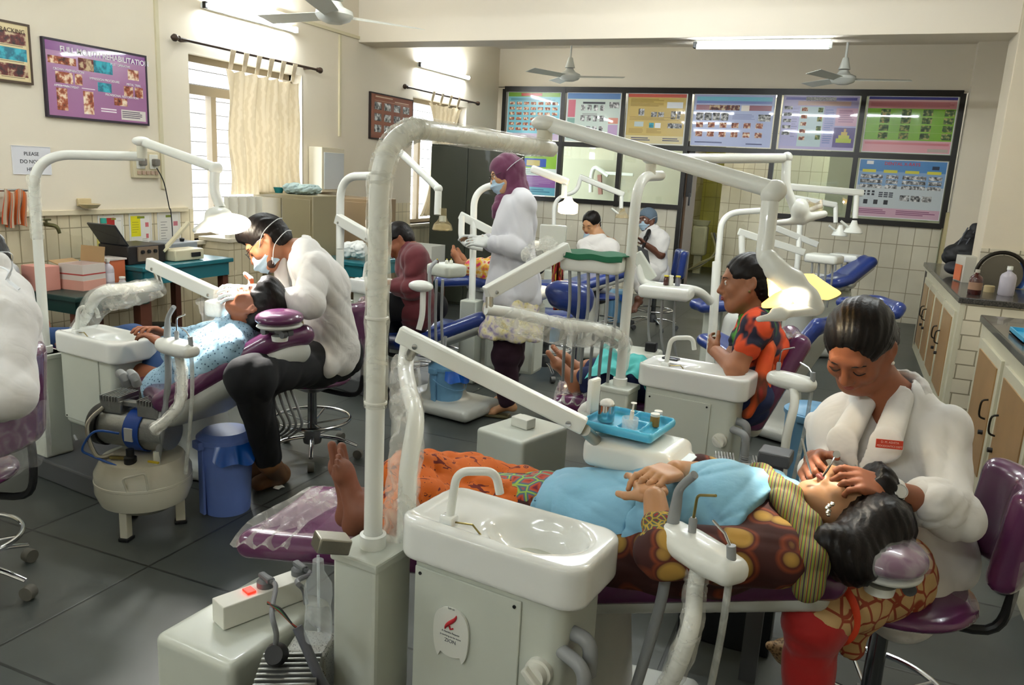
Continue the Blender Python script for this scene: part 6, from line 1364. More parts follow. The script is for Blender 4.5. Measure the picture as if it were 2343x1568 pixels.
uG = far_unit('white dental unit with its lamp hanging before the blue x-ray poster', 6.2, [(1630, 740), (1652, 488), (1740, 482)], ((1752, 423), (1976, 442)), [(1960, 448), (1957, 500)], (1953, 522), 'off', tray=((1690, 530), (1840, 578), (1885, 592)))
uH = far_unit('white dental unit with a lamp in front of the right partition glass', 7.2, [(1825, 600), (1832, 490), (1880, 470)], ((1800, 450), (1915, 470)), [(1912, 470), (1912, 510)], (1922, 530), 'off', tray=((1770, 520), (1870, 560), (1935, 590)))
q = MB(); q.tube([gd(1697, 540, 6.1), gd(1700, 590, 6.1), gd(1720, 605, 6.1), gd(1760, 615, 6.1)], .024, 12, smooth=4); q.build('bracket_arm', enam, uG)
# unit between the middle pole and the doorway: swing arm with small tray of jars
uI = thing('dental_unit', 'white swing arm and jar tray in front of the doorway', 'dental unit', (gd(1640, 740, 4.6).x, gd(1640, 740, 4.6).y, 0))
P = [gd(1464, 600, 4.4), gd(1470, 640, 4.4), gd(1500, 655, 4.4), gd(1590, 665, 4.5), gd(1625, 690, 4.6)]
q = MB(); q.tube(P, .026, 14, smooth=6); q.build('bracket_arm', enam, uI); b0 = gd(1632, 760, 4.65); q = MB(); q.tube([V((b0.x, b0.y, 0)), V((b0.x, b0.y, .3)), gd(1632, 740, 4.65), gd(1640, 600, 4.7)], .026, 14); q.build('post', enam, uI)
q = MB(); q.beam(gd(1455, 580, 4.4), gd(1492, 640, 4.4), .06, .06, bevel=.006); q.build('tray_arm', agedw, uI)
tcI = gd(1525, 668, 4.3); q = SDF(.01); q.box(tcI, (.14, .09, .035), r=.02, k=.02); q.build('instrument_console', enam, uI)
for k in range(3): q = MB(); p = tcI+V((-.08+.07*k, -.04, -.03)); q.tube([p, p+V((.01, 0, -.2)), p+V((.05, .05, -.4))], .007, 8, smooth=4); q.build('handpiece_hose', greyp, uI)
for k, (px, mm, cp, l) in enumerate(((1523, 'amber bottle', 'yellow cap', 'amber'), (1534, 'white plastic', 'white plastic', 'white'), (1550, 'steel tin', 'yellow cap', 'grey yellow-lidded'))):
    p = gd(px, 655, 4.3); p.z = tcI.z+.035; bottle('small_bottle', l+' jar on the swing tray in front of the doorway', p, .055, .014, mat(mm) if mm in _M else mat('tin grey', '#7c7c88', .3, .6), mat(cp), 'jar', .8)
# unit seen through the doorway
p = gd(1600, 560, 13.2); t = thing('equipment_cart', 'old white cuspidor cart seen through the doorway', 'cart', (p.x, p.y, 0))
q = MB(); q.box((p.x, p.y, .55), (.24, .24, .5), bevel=.04); q.box((p.x, p.y, .15), (.12, .12, .3)); q.build('cart_body', mat('old white', '#a5a487', .5, var=.15), t); q = MB(); q.lathe([(0, .78), (.12, .8), (.15, .88), (.13, .88), (0, .82)], (p.x, p.y, 0), seg=24); q.build('bowl', mat('old white'), t)
for k in range(4): q = MB(); q.tube([(p.x+.2+.04*k, p.y-.15, .7), (p.x+.3+.03*k, p.y-.2, .4), (p.x+.1, p.y-.25, .15+.02*k), (p.x-.1, p.y-.2, .06)], .016, 8, smooth=5); q.build('hose', dkgrey if k == 1 else mat('old hose', '#8a8560', .5), t)
# wall-mounted x-ray arm beyond the glass
t = thing('xray_arm', 'white wall-mounted x-ray arm seen through the left partition glass', 'x-ray arm', gy(1365, 440, 12.5)); Yx = 12.5
q = MB(); q.tube([gy(1352, 440, Yx), gy(1354, 400, Yx), gy(1364, 384, Yx), gy(1392, 402, Yx)], .035, 12, smooth=4); q.build('arm', enam, t)
q = MB(); q.beam(gy(1372, 400, Yx), gy(1374, 445, Yx), .06, .06, up=(1, 0, 0)); q.build('bracket', mat('dull red', '#9a6a60', .5), t)
q = MB(); q.beam(gy(1385, 396, Yx), gy(1450, 400, Yx), .06, .05, bevel=.01); q.build('rail', enam, t)
# blue chairs and seats further back
dchair('blue dental chair behind the woman in the sari, lying low', gd(1770, 660, 6.2), gd(1705, 690, 6.1), gd(1675, 692, 6.1), gd(1600, 700, 6.1), .38, bluev, base=(gd(1700, 690, 6.1).x, 6.0, 0), h=.016)
p = gd(1800, 858, 4.8); dchair('blue dental chair tilted up beyond the purple one, behind the lit lamp', gd(1888, 742, 4.7), p, gd(1760, 850, 4.9), gd(1625, 775, 5.3), .4, bluev, base=(p.x, p.y, 0), h=.014)
p = gd(1985, 598, 7.0); dchair('blue dental chair at the back by the tiled wall', p, gd(1930, 636, 7.0), gd(1905, 645, 7.0), gd(1850, 650, 7.0), .32, bluev, base=(p.x-.5, p.y-.1, 0), h=.016)
p = gd(1990, 700, 5.0); q = SDF(.012)
t = thing('blue_chair_back', 'glossy blue curved stool backrest behind the woman dentist', 'stool', (p.x, p.y, 0))
for k in range(19): u = k/18; q.cap(gd(1925+135*u, 692+14*u*u, 4.8+.3*math.sin(PI*u)), gd(1935+118*u, 700+26*u-8*u*u, 4.8+.3*math.sin(PI*u)), .032, .03, k=.06)
q.cap(gd(2020, 720, 4.95), gd(2022, 765, 4.95), .035, .026, k=.04); q.build('backrest', bluev, t)
pp = gd(2022, 765, 4.95); q = MB(); q.tube([pp, V((pp.x, pp.y, .06))], .02, 12); q.lathe([(0, 0), (.16, 0), (.16, .03), (.03, .06), (0, .06)], (pp.x, pp.y, 0), seg=24); q.build('stand', chrome, t)
p = gd(1300, 690, 4.9); t = thing('blue_stool_back', 'glossy blue curved stool backrest behind the middle tray hoses', 'stool', (p.x, p.y, 0)); q = SDF(.012)
for k in range(14): u = k/13; q.cap(gd(1265+75*u, 668+12*u*u, 4.9), gd(1270+68*u, 682+14*u*u, 4.9), .036, .032, k=.07)
q.cap(gd(1322, 680, 4.9), gd(1328, 725, 4.9), .05, .03, k=.06); q.build('backrest', bluev, t); q = MB(); pp = gd(1328, 725, 4.9); q.tube([pp, V((pp.x, pp.y, .04))], .02, 12); q.lathe([(0, 0), (.16, 0), (.16, .03), (.03, .05), (0, .05)], (pp.x, pp.y, 0), seg=24); q.build('stand', chrome, t)
p = gz(1410, 735); pedal_bin((p.x, p.y, 0), .11, .32, 'blue bin beside the seated woman in the blue cap', binblue2)
p = gz(1250, 800); pedal_bin((p.x, p.y, 0), .12, .3, 'blue bin behind the empty blue stool', binblue2)
p = gd(1870, 860, 3.9); pedal_bin((p.x, p.y, 0), .13, .42, 'blue bin behind the middle holder, beyond the purple backrest', binblue2)
dchair('blue dental chair below the green-draped tray', gd(1420, 622, 6.6), gd(1340, 645, 6.6), gd(1310, 655, 6.6), gd(1230, 655, 6.6), .42, bluev, base=(gd(1340, 645, 6.6).x, gd(1340, 645, 6.6).y, 0), h=.016)
dchair('blue dental chair under the bare-footed patient by the almirah', gd(1180, 660, 5.9), gd(1110, 640, 5.9), gd(1080, 636, 5.9), gd(1010, 640, 5.9), .42, bluev, base=(gd(1100, 645, 5.9).x, gd(1100, 645, 5.9).y, 0), h=.016)
# ================================================================== PEOPLE
skin1 = mat('skin warm brown', '#8a5236', .5, sss=.15, var=.06, vscale=30)
skin2 = mat('skin tan', '#9a6546', .5, sss=.15, var=.06, vscale=30)
skin3 = mat('skin light brown', '#b98a63', .45, sss=.2)
skinD = mat('skin deep brown', '#5c3726', .5, sss=.1)
hairm = pmat('dark hair', [(.35, '#070505'), (.7, '#150d0a')], 'noise', 90, 3, rough=.42, vec=(1, 1, .25), distort=.6, bump=.25)
coatm = mat('white coat cotton', '#d6d4d0', .85, bump=.3, bscale=8, bdist=.035, sheen=.2)
hairm.node_tree.nodes['Principled BSDF'].inputs['Specular IOR Level'].default_value = .22
lipm = mat('lips', '#8a4238', .45); browm = mat('eyebrow', '#1a100c', .8); eyew = mat('eye white', '#d8d0c8', .3); irism = mat('iris', '#1a0f0a', .2)
maskm = mat('pale blue mask', '#9db4c4', .85, bump=.3, bscale=30); strapm = mat('mask strap', '#d9dcde', .8)
glovem = mat('latex glove', '#cfd2cf', .4)
def comb(a, b_, t): return V(a)*(1-t)+V(b_)*t
class Head:
    def __init__(s, c, fwd, up, k=1.0):
        s.c = V(c); s.F = frame(fwd, up); s.k = k
    def w(s, x, y, z): return s.c+s.F @ (V((x, y, z))*s.k)
    def sdf(s, h=.005, mouth=0, ears=(1, 1), nose=1):
        q = SDF(h); k = s.k; R = s.F
        E = lambda c, r, kk=.02, op='+', rot=None: q.ell(s.w(*c), tuple(x*k for x in r), R=R if rot is None else R @ rot, k=kk*k, op=op)
        E((0, -.012, .028), (.074, .093, .083)); E((0, .028, -.03), (.057, .06, .083), .03)
        E((0, .055, -.088), (.024, .026, .024), .03)
        for sx in (-1, 1):
            q.cap(s.w(sx*.055, .0, -.045), s.w(sx*.02, .058, -.092), .018*k, .018*k, k=.03*k)
            E((sx*.036, .062, -.028), (.024, .02, .024), .02)
        q.cap(s.w(-.03, .078, .026), s.w(.03, .078, .026), .012*k, k=.015*k)
        for sx in (-1, 1): E((sx*.031, .096, .004), (.018, .014, .012), .012, '-'); E((sx*.031, .074, .003), (.0155, .0135, .0125), .003)
        if nose:
            q.cap(s.w(0, .086, .012), s.w(0, .106, -.026), .0075*k, .011*k, k=.012*k)
            for sx in (-1, 1): E((sx*.011, .096, -.031), (.009, .01, .008), .008)
        E((0, .084, -.052), (.024, .014, .014), .012)
        if mouth: E((0, .1, -.062), (.018, .025, .012), .004, '-')
        for sx, on in zip((-1, 1), ears):
            if not on: continue
            rot = Matrix.Rotation(sx*.35, 3, 'Z')
            E((sx*.077, -.012, -.006), (.008, .02, .031), .006, '+', rot); E((sx*.084, -.008, -.004), (.005, .011, .018), .004, '-', rot); E((sx*.074, -.004, -.035), (.006, .009, .01), .006)
        return q
    def neck(s, q, base, r=.048): q.cap(s.w(0, -.02, -.045), base, r*s.k*.96, r*s.k*1.1, k=.04); return q
    def features(s, t, closed=True, lips=True, brows=True, wide=1):
        k = s.k
        if lips:
            q = MB(); q.tube([s.w(x*.001, .0975-abs(x)**1.6*.00008, -.0515-abs(x)*.00012+(.0012 if abs(x) > 4 else 0)) for x in (-22, -14, -7, 0, 7, 14, 22)], [.0012*k, .0035*k, .005*k, .0045*k, .005*k, .0035*k, .0012*k], 10, smooth=3)
            q.tube([s.w(x*.001, .0965-abs(x)**1.6*.00009, -.0595+abs(x)*.00022) for x in (-20, -12, 0, 12, 20)], [.0012*k, .0045*k, .006*k, .0045*k, .0012*k], 10, smooth=3); q.build('lips', lipm, t)
        for sx in (-1, 1):
            if brows: q = MB(); q.tube([s.w(sx*.014, .0885, .0205), s.w(sx*.03, .0885, .026), s.w(sx*.048, .076, .02)], [.0018*k, .0028*k, .001*k], 8, smooth=4); q.build('eyebrow', browm, t)
            if closed: q = MB(); q.tube([s.w(sx*.0165, .0855, -.001), s.w(sx*.024, .0885, -.0055), s.w(sx*.033, .0885, -.007), s.w(sx*.0455, .081, -.003)], [.001*k, .0016*k, .0018*k, .001*k], 6, smooth=3); q.build('eyelashes', browm, t)
            else:
                q = MB(); q.sphere(s.w(sx*.031, .0755, .003), .0128*k, seg=16); e = q.build('eye', eyew, t)
                q = MB(); q.sphere(s.w(sx*.031, .0835, .003), (.0058*k, .0058*k, .0058*k), seg=12); q.build('iris', irism, e)
    def hair(s, t, kind='bun', h=.005, m=None, name='hair'):
        q = SDF(h); k = s.k; R = s.F
        E = lambda c, r, kk=.02, op='+': q.ell(s.w(*c), tuple(x*k for x in r), R=R, k=kk*k, op=op)
        E((0, -.018, .034), (.084, .1, .09)); 
        if kind == 'short': E((0, -.045, -.02), (.072, .06, .06), .03); E((0, .05, .085), (.06, .045, .035), .03)
        elif kind == 'curly': E((0, -.045, -.02), (.074, .064, .06), .03); E((0, .046, .088), (.062, .045, .04), .03); E((0, 0, .08), (.08, .09, .055), .02)
        else:
            E((0, -.05, -.02), (.072, .062, .06), .03)
            if kind == 'bun': E((0, -.1, -.06), (.062, .055, .068), .03)
            if kind == 'pony': q.chain([s.w(0, -.1, -.01), s.w(0, -.12, -.07), s.w(0, -.1, -.17)], [.03*k, .03*k, .014*k], k=.02)
        E((0, .142, -.015), (.095, .1, .118), .01, '-')
        for sx in (-1, 1): E((sx*.082, .026, -.034), (.036, .044, .05), .01, '-')
        c = s.c; r_ = R.col[0]; u_ = R.col[2]; f_ = R.col[1]
        def strands(x, y, z):
            X, Y, Z = x-c.x, y-c.y, z-c.z; lx = X*r_.x+Y*r_.y+Z*r_.z; lz = X*u_.x+Y*u_.y+Z*u_.z; ly = X*f_.x+Y*f_.y+Z*f_.z
            a = np.arctan2(lx, lz+.03); return .0013*np.sin(a*46+6*np.sin(ly*22)+3*np.sin(a*7))+.0012*np.sin(a*19+ly*30)
        q.fold = strands
        return q.build(name, m or hairm, t)
    def mask(s, t, strap=True, chin=False):
        k = s.k; dz = -.05 if chin else 0
        q = MB(); q.sheet(lambda u, v: s.w((u-.5)*.125*(1-.25*abs(v-.5)), .125-.028*abs(v-.45)*2-.085*abs(2*u-1)**2.2+.0025*math.sin(v*19), -.012-.095*v+dz), 24, 16, thick=.0015); q.build('mask', maskm, t)
        if strap:
            for sx in (-1, 1):
                q = MB(); q.tube([s.w(sx*.056, .045, -.015+dz), s.w(sx*.086, .0, .012), s.w(sx*.088, -.045, .025), s.w(sx*.052, -.1, .035), s.w(0, -.122, .04)], .0026*k, 6, smooth=5, flat=.5); q.build('mask_strap', strapm, t)
                q = MB(); q.tube([s.w(sx*.052, .045, -.1+dz), s.w(sx*.078, -.01, -.055), s.w(sx*.078, -.06, -.04), s.w(sx*.045, -.1, -.03), s.w(0, -.115, -.03)], .0022*k, 6, smooth=5, flat=.5); q.build('mask_strap', strapm, t)
    def glasses(s, t):
        k = s.k; q = MB()
        for sx in (-1, 1): q.tube([s.w(sx*(.031+.02*math.cos(a)), .106-.004*abs(math.cos(a)), .002+.015*math.sin(a)) for a in [2*PI*i/18 for i in range(18)]], .0014*k, 6, closed=True); q.tube([s.w(sx*.05, .1, .006), s.w(sx*.078, .06, .008), s.w(sx*.082, -.005, .01)], .0015*k, 6)
        q.tube([s.w(-.011, .106, .004), s.w(.011, .106, .004)], .0014*k, 6); q.build('spectacles', mat('spectacle frame', '#1c1a1a', .3), t)
def hand(q, wrist, d, n, s=1.0, curl=.3, side=1, spread=.25, k=.006, thumb=(.5, .3), curls=None):
    """palm and five fingers: d points along the palm, n out of the back of the hand; side +1 puts the thumb at d x n"""
    w = V(wrist); d = V(d).normalized(); n = V(n); n = (n-d*n.dot(d)).normalized(); t = d.cross(n)*side
    q.cap(w-d*.01*s, w+d*.02*s, .021*s, .022*s, k=.012, flat=(n, 1.35))
    q.box(w+d*.045*s, (.036*s, .04*s, .0125*s), R=Matrix((d, t, n)).transposed(), r=.012*s, k=.015)
    q.ell(w+d*.03*s+t*.022*s-n*.006*s, (.026*s, .016*s, .014*s), R=Matrix((d, t, n)).transposed(), k=.012)
    L = [.07, .078, .073, .058]
    for i in range(4):
        off = (.03-.0195*i)*s; c = curls[i] if curls else curl*(1+.12*i); p = w+d*.078*s+t*off; a = 0; dd = (d+t*(.5-i/3)*spread).normalized()
        for j, fr in enumerate((.45, .32, .23)):
            a += c*(.7 if j == 0 else 1.15); v = dd*math.cos(a)-n*math.sin(a); p2 = p+v*L[i]*fr*s; r0 = (.0092-.0009*j-(.001 if i == 3 else 0))*s
            q.cap(p, p2, r0, r0*.93, k=k*.6 if j else k); p = p2
    p = w+d*.022*s+t*.03*s-n*.004*s; v = (d*thumb[0]+t*.75-n*thumb[1]).normalized(); p2 = p+v*.04*s; q.cap(p, p2, .0125*s, .0105*s, k=.01); v2 = (v*.6+d*.6-n*.15).normalized(); q.cap(p2, p2+v2*.03*s, .0102*s, .0085*s, k=.004)
def foot(q, ank, toe, up=(0, 0, 1), s=1.0, bare=True, side=1):
    a, b_ = V(ank), V(toe); d = (b_-a).normalized(); u = V(up); u = (u-d*u.dot(d)).normalized(); t = d.cross(u)
    q.cap(a+u*.03*s, a-d*.035*s-u*.03*s, .032*s, .028*s, k=.02); q.cap(a-u*.012*s, a+d*.11*s-u*.03*s, .036*s, .027*s, k=.03, flat=(u, 1.2))
    q.cap(a+d*.1*s+t*.018*s-u*.034*s, a+d*.1*s-t*.022*s-u*.034*s, .023*s, .02*s, k=.02)
    if bare:
        for i in range(5):
            o = (.03-.0165*i)*side; r = (.0125 if i == 0 else .0092-.0005*i)*s; q.cap(a+d*(.12-.004*i)*s+t*o*s-u*.034*s, a+d*(.165-.01*i)*s+t*o*s*1.05-u*.036*s, r, r*.95, k=.004)
def torso(q, pel, chest, neck, shL, shR, front, g=0, sc=.9, flatn=1.35, pr=.135, wr=.118, cr=.135):
    f = (V(front), flatn); mid = comb(pel, chest, .5)
    q.chain([V(pel), mid, V(chest)], [pr*sc+g, wr*sc+g, cr*sc+g], k=.05, flat=f)
    for sh in (shL, shR): q.cap(chest, comb(chest, sh, .55), .11*sc+g, .085*sc+g, k=.05, flat=f); q.cap(comb(neck, sh, .3), sh, .05*sc+g, .05*sc+g, k=.05)
    q.cap(chest, comb(chest, neck, .9), .1*sc+g, .055*sc+g, k=.05)
def arm(q, sh, el, wr, g=0, r=(.047, .04, .027), end=1.0, k=.03):
    q.cap(sh, el, r[0]+g, r[1]+g, k=k)
    if end > 0: q.cap(el, comb(el, wr, end), r[1]+g, (r[1]*(1-end)+r[2]*end)+g, k=k)
def leg(q, hip, kn, an, g=0, r=(.085, .06, .042), end=1.0, k=.04):
    q.cap(hip, kn, r[0]+g, r[1]+g, k=k); q.cap(kn, comb(kn, an, end), r[1]+g, r[2]+g, k=k)
def collar(t, m, H, neck, front, r=.062, s=1, name='collar', drop=.14, w=.03, open_=.035):
    """turned-down collar with lapels running down to the closing point"""
    n = V(neck); f = V(front).normalized(); f = (f-V((0, 0, 0))); up = (H.c-n).normalized(); f2 = (f-up*f.dot(up)).normalized(); sd = up.cross(f2)
    q = SDF(.006)
    P = []
    for i in range(-6, 7):
        a = PI-abs(i)*.36 if i else PI; a = PI-i*.36; P.append(n+f2*math.cos(a)*r*s+sd*math.sin(a)*r*s*1.1+up*(.02*s-.004*abs(i)))
    for a_, b_ in zip(P, P[1:]): q.cap(a_, b_, .008*s, .008*s, k=.01); q.cap(a_-up*.018*s, b_-up*.018*s, .009*s, k=.014)
    q.build(name, m, t)
    return f2, sd, up
def body_bits(t, H, skin, neckbase, hands=(), arms=(), feet=(), legs=(), h=.005, hh=.004, mouth=0, ears=(1, 1), chestpt=None, hskin=None, neck_r=.048):
    L = []
    q = H.sdf(h, mouth, ears); H.neck(q, neckbase, neck_r)
    if chestpt is not None: q.cap(neckbase, chestpt, .06, .085, k=.04)
    q.cap(neckbase, comb(neckbase, pel, .5), .05, .05); q.cap(comb(neckbase, pel, .5), pel, .05, .05)
    for a in arms: q.cap(neckbase, a[0][0], .04, .04)
    for a in feet: q.cap(pel, a[0][0], .04, .028)
    L.append(q)
    for a in arms: q = SDF(max(h, .006)); arm(q, *a[0], **a[1]); L.append(q)
    for a in hands: q = SDF(hh); hand(q, *a[0], **a[1]); L.append(q)
    for a in legs: q = SDF(.01); leg(q, *a[0], **a[1]); L.append(q)
    for a in feet: q = SDF(.005); foot(q, *a[0], **a[1]); L.append(q)
    return joinsdf('body', L, skin, t)
def glove(t, args, kw, wr, el, h=.004, cuff=.22):
    q = SDF(h); kw = dict(kw); kw['s'] = kw.get('s', 1)*1.06; hand(q, *args, **kw); q.cap(wr, comb(wr, el, cuff), .027, .033, k=.015); q.build('glove', glovem, t)
# ---- woman dentist in the foreground
hF = Head(gd(1965, 792, 1.97), -RT*.55-FW*.42-UP*.72, UP*.6-RT*.4-FW*.62, .97)
nb = gd(2045, 925, 2.04); ch = gd(2030, 1070, 2.07); pel = gd(2088, 1275, 2.1); sR, sL = gd(1912, 985, 2.14), gd(2138, 985, 1.98)
front = (-RT*.75-FW*.65+UP*.0).normalized()
eL, wL = gd(2188, 1172, 1.84), gd(2025, 1122, 1.76); eR, wR = gd(1888, 1120, 2.16), gd(1862, 1052, 1.98)
t = thing('person', 'seated woman in a white coat with a red name tag, bending over the reclining patient', 'person', (pel.x, pel.y, 0))
hdL = (gd(1925, 1083, 1.74)-wL); hdR = (gd(1838, 1085, 1.86)-wR)
aL = (wL, hdL, UP*.75-FW*.6, ); aR = (wR, hdR, -FW*.75-RT*.6)
body_bits(t, hF, skin1, nb, arms=[((sL, eL, wL), dict(r=(.047, .04, .0255))), ((sR, eR, wR), dict(r=(.045, .038, .025)))],
          hands=[(aL, dict(s=.93, curl=.62, side=1, thumb=(.7, .5))), (aR, dict(s=.93, curl=.7, side=-1, thumb=(.7, .6)))], h=.0045, hh=.0035, chestpt=comb(nb, ch, .55), ears=(1, 1))
hF.features(t); hF.hair(t, 'bun', .0045)
q = MB(); e = hF.w(.079 if (hF.w(.079, 0, 0)-hF.w(-.079, 0, 0)).dot(RT) > 0 else -.079, -.0, -.043); q.sphere(e, .0055, seg=12); q.build('earring', mat('pearl', '#e0dcd4', .2, .3), t)
q = SDF(.007); torso(q, pel+V((0, 0, .03)), ch, nb, sL, sR, front, g=.0, pr=.11); q.ell(comb(nb, ch, -.05)+front*.05, (.05, .05, .05), k=.02, op='-'); q.build('kurta_top', pmat('orange knit', [(.4, '#c4481c'), (.6, '#e06a30')], 'voronoi', 90, 1, rough=.8), t)
q = SDF(.006); torso(q, pel+V((0, 0, -.0)), ch, nb, sL, sR, front, g=.03, pr=.135)
q.cap(sL, eL, .06, .055, k=.03); q.cap(eL, comb(eL, wL, .42), .055, .05, k=.025); q.cap(sR, eR, .055, .05, k=.03); q.cap(eR, comb(eR, wR, .55), .05, .046, k=.03)
q.cap(pel+V((0, .0, -.02)), pel+V((-.04, -.1, -.1)), .12, .1, k=.05, flat=((0, 0, 1), 1.3)); q.cap(pel+V((0, 0, 0)), gd(2105, 1345, 2.0), .125, .06, k=.05)
q.cap(nb+front*.075+V((0, 0, .03)), comb(nb, ch, .98)+front*.17, .062, .008, k=.012, op='-')
q.cap(hF.w(0, -.02, -.06), nb+V((0, 0, .01)), .06, .062, k=.01, op='-')
q.fold = folds(.013, 16, 11, axis=(1, -.2, .6)); q.build('coat', coatm, t)
f2, sd, up = collar(t, coatm, hF, nb+V((0, 0, .02)), front, .068)
c0 = comb(nb, ch, 1.0)+front*.158
for s_, top in ((1, comb(nb, sL, .35)), (-1, comb(nb, sR, .35))):
    q = SDF(.005); a = top+front*.05+V((0, 0, .045)); mid = comb(a, c0, .5)+(top-nb).normalized()*.035+front*.045; q.chain([a, mid, c0+front*.01], [.03, .038, .008], k=.02, flat=(front, 4.5)); q.build('lapel', coatm, t)
# rolled cuffs
for e_, w_, f_, r_ in ((eL, wL, .42, .06), (eR, wR, .55, .053)):
    q = SDF(.006); p = comb(e_, w_, f_); q.cap(p-(w_-e_).normalized()*.03, p, r_, r_*.97, k=.01); q.cap(p-(w_-e_).normalized()*.04, p+(w_-e_).normalized()*.03, .04, .04, k=.008, op='-') if False else None; q.fold = folds(.006, 40, 4); q.build('rolled_cuff', coatm, t)
tgp = gd(2035, 1017, 1.862); xx = (RT*.97+FW*.05-UP*.1).normalized(); yy = (UP*.97+RT*.1).normalized(); nn = xx.cross(yy)
q = MB(); q.box(tgp, (.066, .021, .003), M=Matrix((xx, yy, nn)).transposed(), bevel=.001); nt_ = q.build('name_tag', mat('red name tag', '#c8381f', .3), t)
for k, (s_, dy) in enumerate((('D. M. ASHITA', .002), ('PEDODONTICS DEPT', -.007))): textmesh('lettering', s_, .0075-.001*k, tgp+yy*dy+nn*.002, xx, yy, mat('tag ink', '#e8c0b4', .5), nt_, 'CENTER', ext=.0001)
# watch
p = comb(wL, eL, .12); dd = (eL-wL).normalized(); u1 = dd.cross(FW).normalized(); u2 = dd.cross(u1)
q = MB(); q.tube([p+(u1*math.cos(a)+u2*math.sin(a)*.82)*.031 for a in [2*PI*k/28 for k in range(28)]], .0085, 8, closed=True, flat=.35, up=u1); wt = q.build('wristwatch', mat('white strap', '#d8d6d0', .5), t)
vd = (-FW+UP*.3).normalized(); q = MB(); q.lathe([(0, -.003), (.0155, -.003), (.017, .0), (.0155, .005), (.0135, .006), (.0135, .0045), (0, .0045)], p+vd*.03, vd, 24); q.build('watch_case', chrome, wt)
# lower body
k1, a1 = gd(1862, 1400, 1.78), V((.07, 1.79, .06)); k2, a2 = gd(1905, 1370, 2.1), gd(1830, 1488, 2.28); hp1, hp2 = V((.22, 2.05, .56)), V((.18, 2.22, .56))
q = SDF(.008); leg(q, hp1, k1-V((0, 0, .02)), a1, r=(.085, .058, .045)); leg(q, hp2, k2, a2, r=(.08, .055, .036)); q.fold = folds(.006, 25, 2); q.build('leggings', mat('red leggings', '#a01410', .75, sheen=.2), t)
kurt = pmat('beige block print', [(.0, '#8c3a22'), (.06, '#8c3a22'), (.09, '#b99866'), (1, '#c2a271')], 'voronoi2', 24, 1, rough=.85)
q = SDF(.007); q.cap(hp1+V((0, 0, .01)), comb(hp1, k1, .93)+V((0, 0, .0)), .1, .072, k=.04); q.cap(hp2, comb(hp2, k2, .6), .09, .07, k=.05); q.cap(comb(hp1, k1, .6), comb(hp1, k1, .6)-V((-.03, -.02, .14)), .05, .03, k=.05, flat=(FW, 2)); q.fold = folds(.008, 20, 3); q.build('kurta', kurt, t)
q = MB(); e0 = comb(hp1, k1, .88); ex = (k1-hp1).normalized(); ux = ex.cross(V((0, 0, 1))).normalized(); uz = ux.cross(ex); q.tube([e0+(ux*math.cos(a)+uz*math.sin(a))*.078 for a in [2*PI*k/28 for k in range(28)]], .012, 8, closed=True, flat=.4, up=ex); q.build('hem', mat('orange hem', '#c83c1a', .7), t)
wov = pmat('beige woven shoe', [(.3, '#5c452c'), (.6, '#a08560')], 'voronoi', 120, 1)
q = SDF(.006); q.chain([a2, gd(1800, 1492, 2.33), gd(1762, 1478, 2.3)], [.036, .034, .014], k=.03); q.build('shoe', wov, t)
q = SDF(.006); q.chain([a1, a1+V((-.05, -.08, -.025))], [.035, .028], k=.02); q.build('shoe', wov, t)
# instruments in her hands
q = MB(); q.tube([gd(1835, 1003, 1.8), gd(1843, 1040, 1.79), gd(1857, 1084, 1.78)], [.002, .003, .0016], 8); one('probe', q, chrome, 'thin steel probe held in the woman dentist\'s raised hand', 'instrument')
q = MB(); q.tube([gd(1912, 1042, 1.72), gd(1900, 1065, 1.72), gd(1884, 1090, 1.74)], .0022, 8); q.lathe([(0, 0), (.008, 0), (.008, .002), (0, .002)], gd(1914, 1040, 1.72), (.3, -.8, .3), 16); one('mouth_mirror', q, chrome, 'small mouth mirror held in her watch hand', 'instrument')
# ---- reclining woman patient
hP = Head(gd(1945, 1160, 1.8), UP*.85-RT*.22-FW*.1, RT*.93+UP*.2-FW*.05+V((0, 0, 0)), .92)
nb = gd(1835, 1215, 1.82); ch = V((-.17, 1.83, .71)); pel = V((-.52, 1.87, .605)); s1, s2 = gd(1790, 1275, 1.68), gd(1760, 1150, 1.98)
t = thing('person', 'reclining woman patient in a brown and yellow printed kurta under a pale blue bib', 'person', (pel.x, pel.y, 0))
e1, w1 = gd(1515, 1265, 1.68), gd(1498, 1140, 1.76); e2, w2 = gd(1600, 1090, 2.05), gd(1545, 1078, 1.86)
h1 = (w1, gd(1470, 1078, 1.86)-w1, UP*.6-FW*.7); h2 = (w2, gd(1450, 1100, 1.76)-w2, UP*.9-FW*.3)
an1, an2 = gd(828, 1168, 2.0), gd(812, 1150, 2.12); t1, t2 = gd(793, 960, 2.0), gd(796, 1030, 2.12)
body_bits(t, hP, skin3, nb, arms=[((s1, e1, w1), dict(r=(.046, .036, .026))), ((s2, e2, w2), dict(r=(.045, .036, .026)))],
          hands=[(h1, dict(s=.92, curl=.25, side=-1)), (h2, dict(s=.95, curl=.45, side=1, thumb=(.6, .5)))], h=.0045, hh=.0035, mouth=1, chestpt=comb(nb, ch, .5))
hP.features(t, closed=True)
feetm = mat('foot skin', '#7a4a35', .6, var=.12, vscale=20)
q = SDF(.0045); foot(q, an1, t1, up=RT*.95-FW*.1, s=1.0, side=1); q.cap(an1, an1+V((.2, .02, -.0)), .035, .05, k=.02); q2 = SDF(.0045); foot(q2, an2, t2, up=RT*.95+FW*.1, s=1.0, side=-1); q2.cap(an2, an2+V((.2, .02, -.0)), .035, .05, k=.02)
joinsdf('feet', [q, q2], feetm, t)
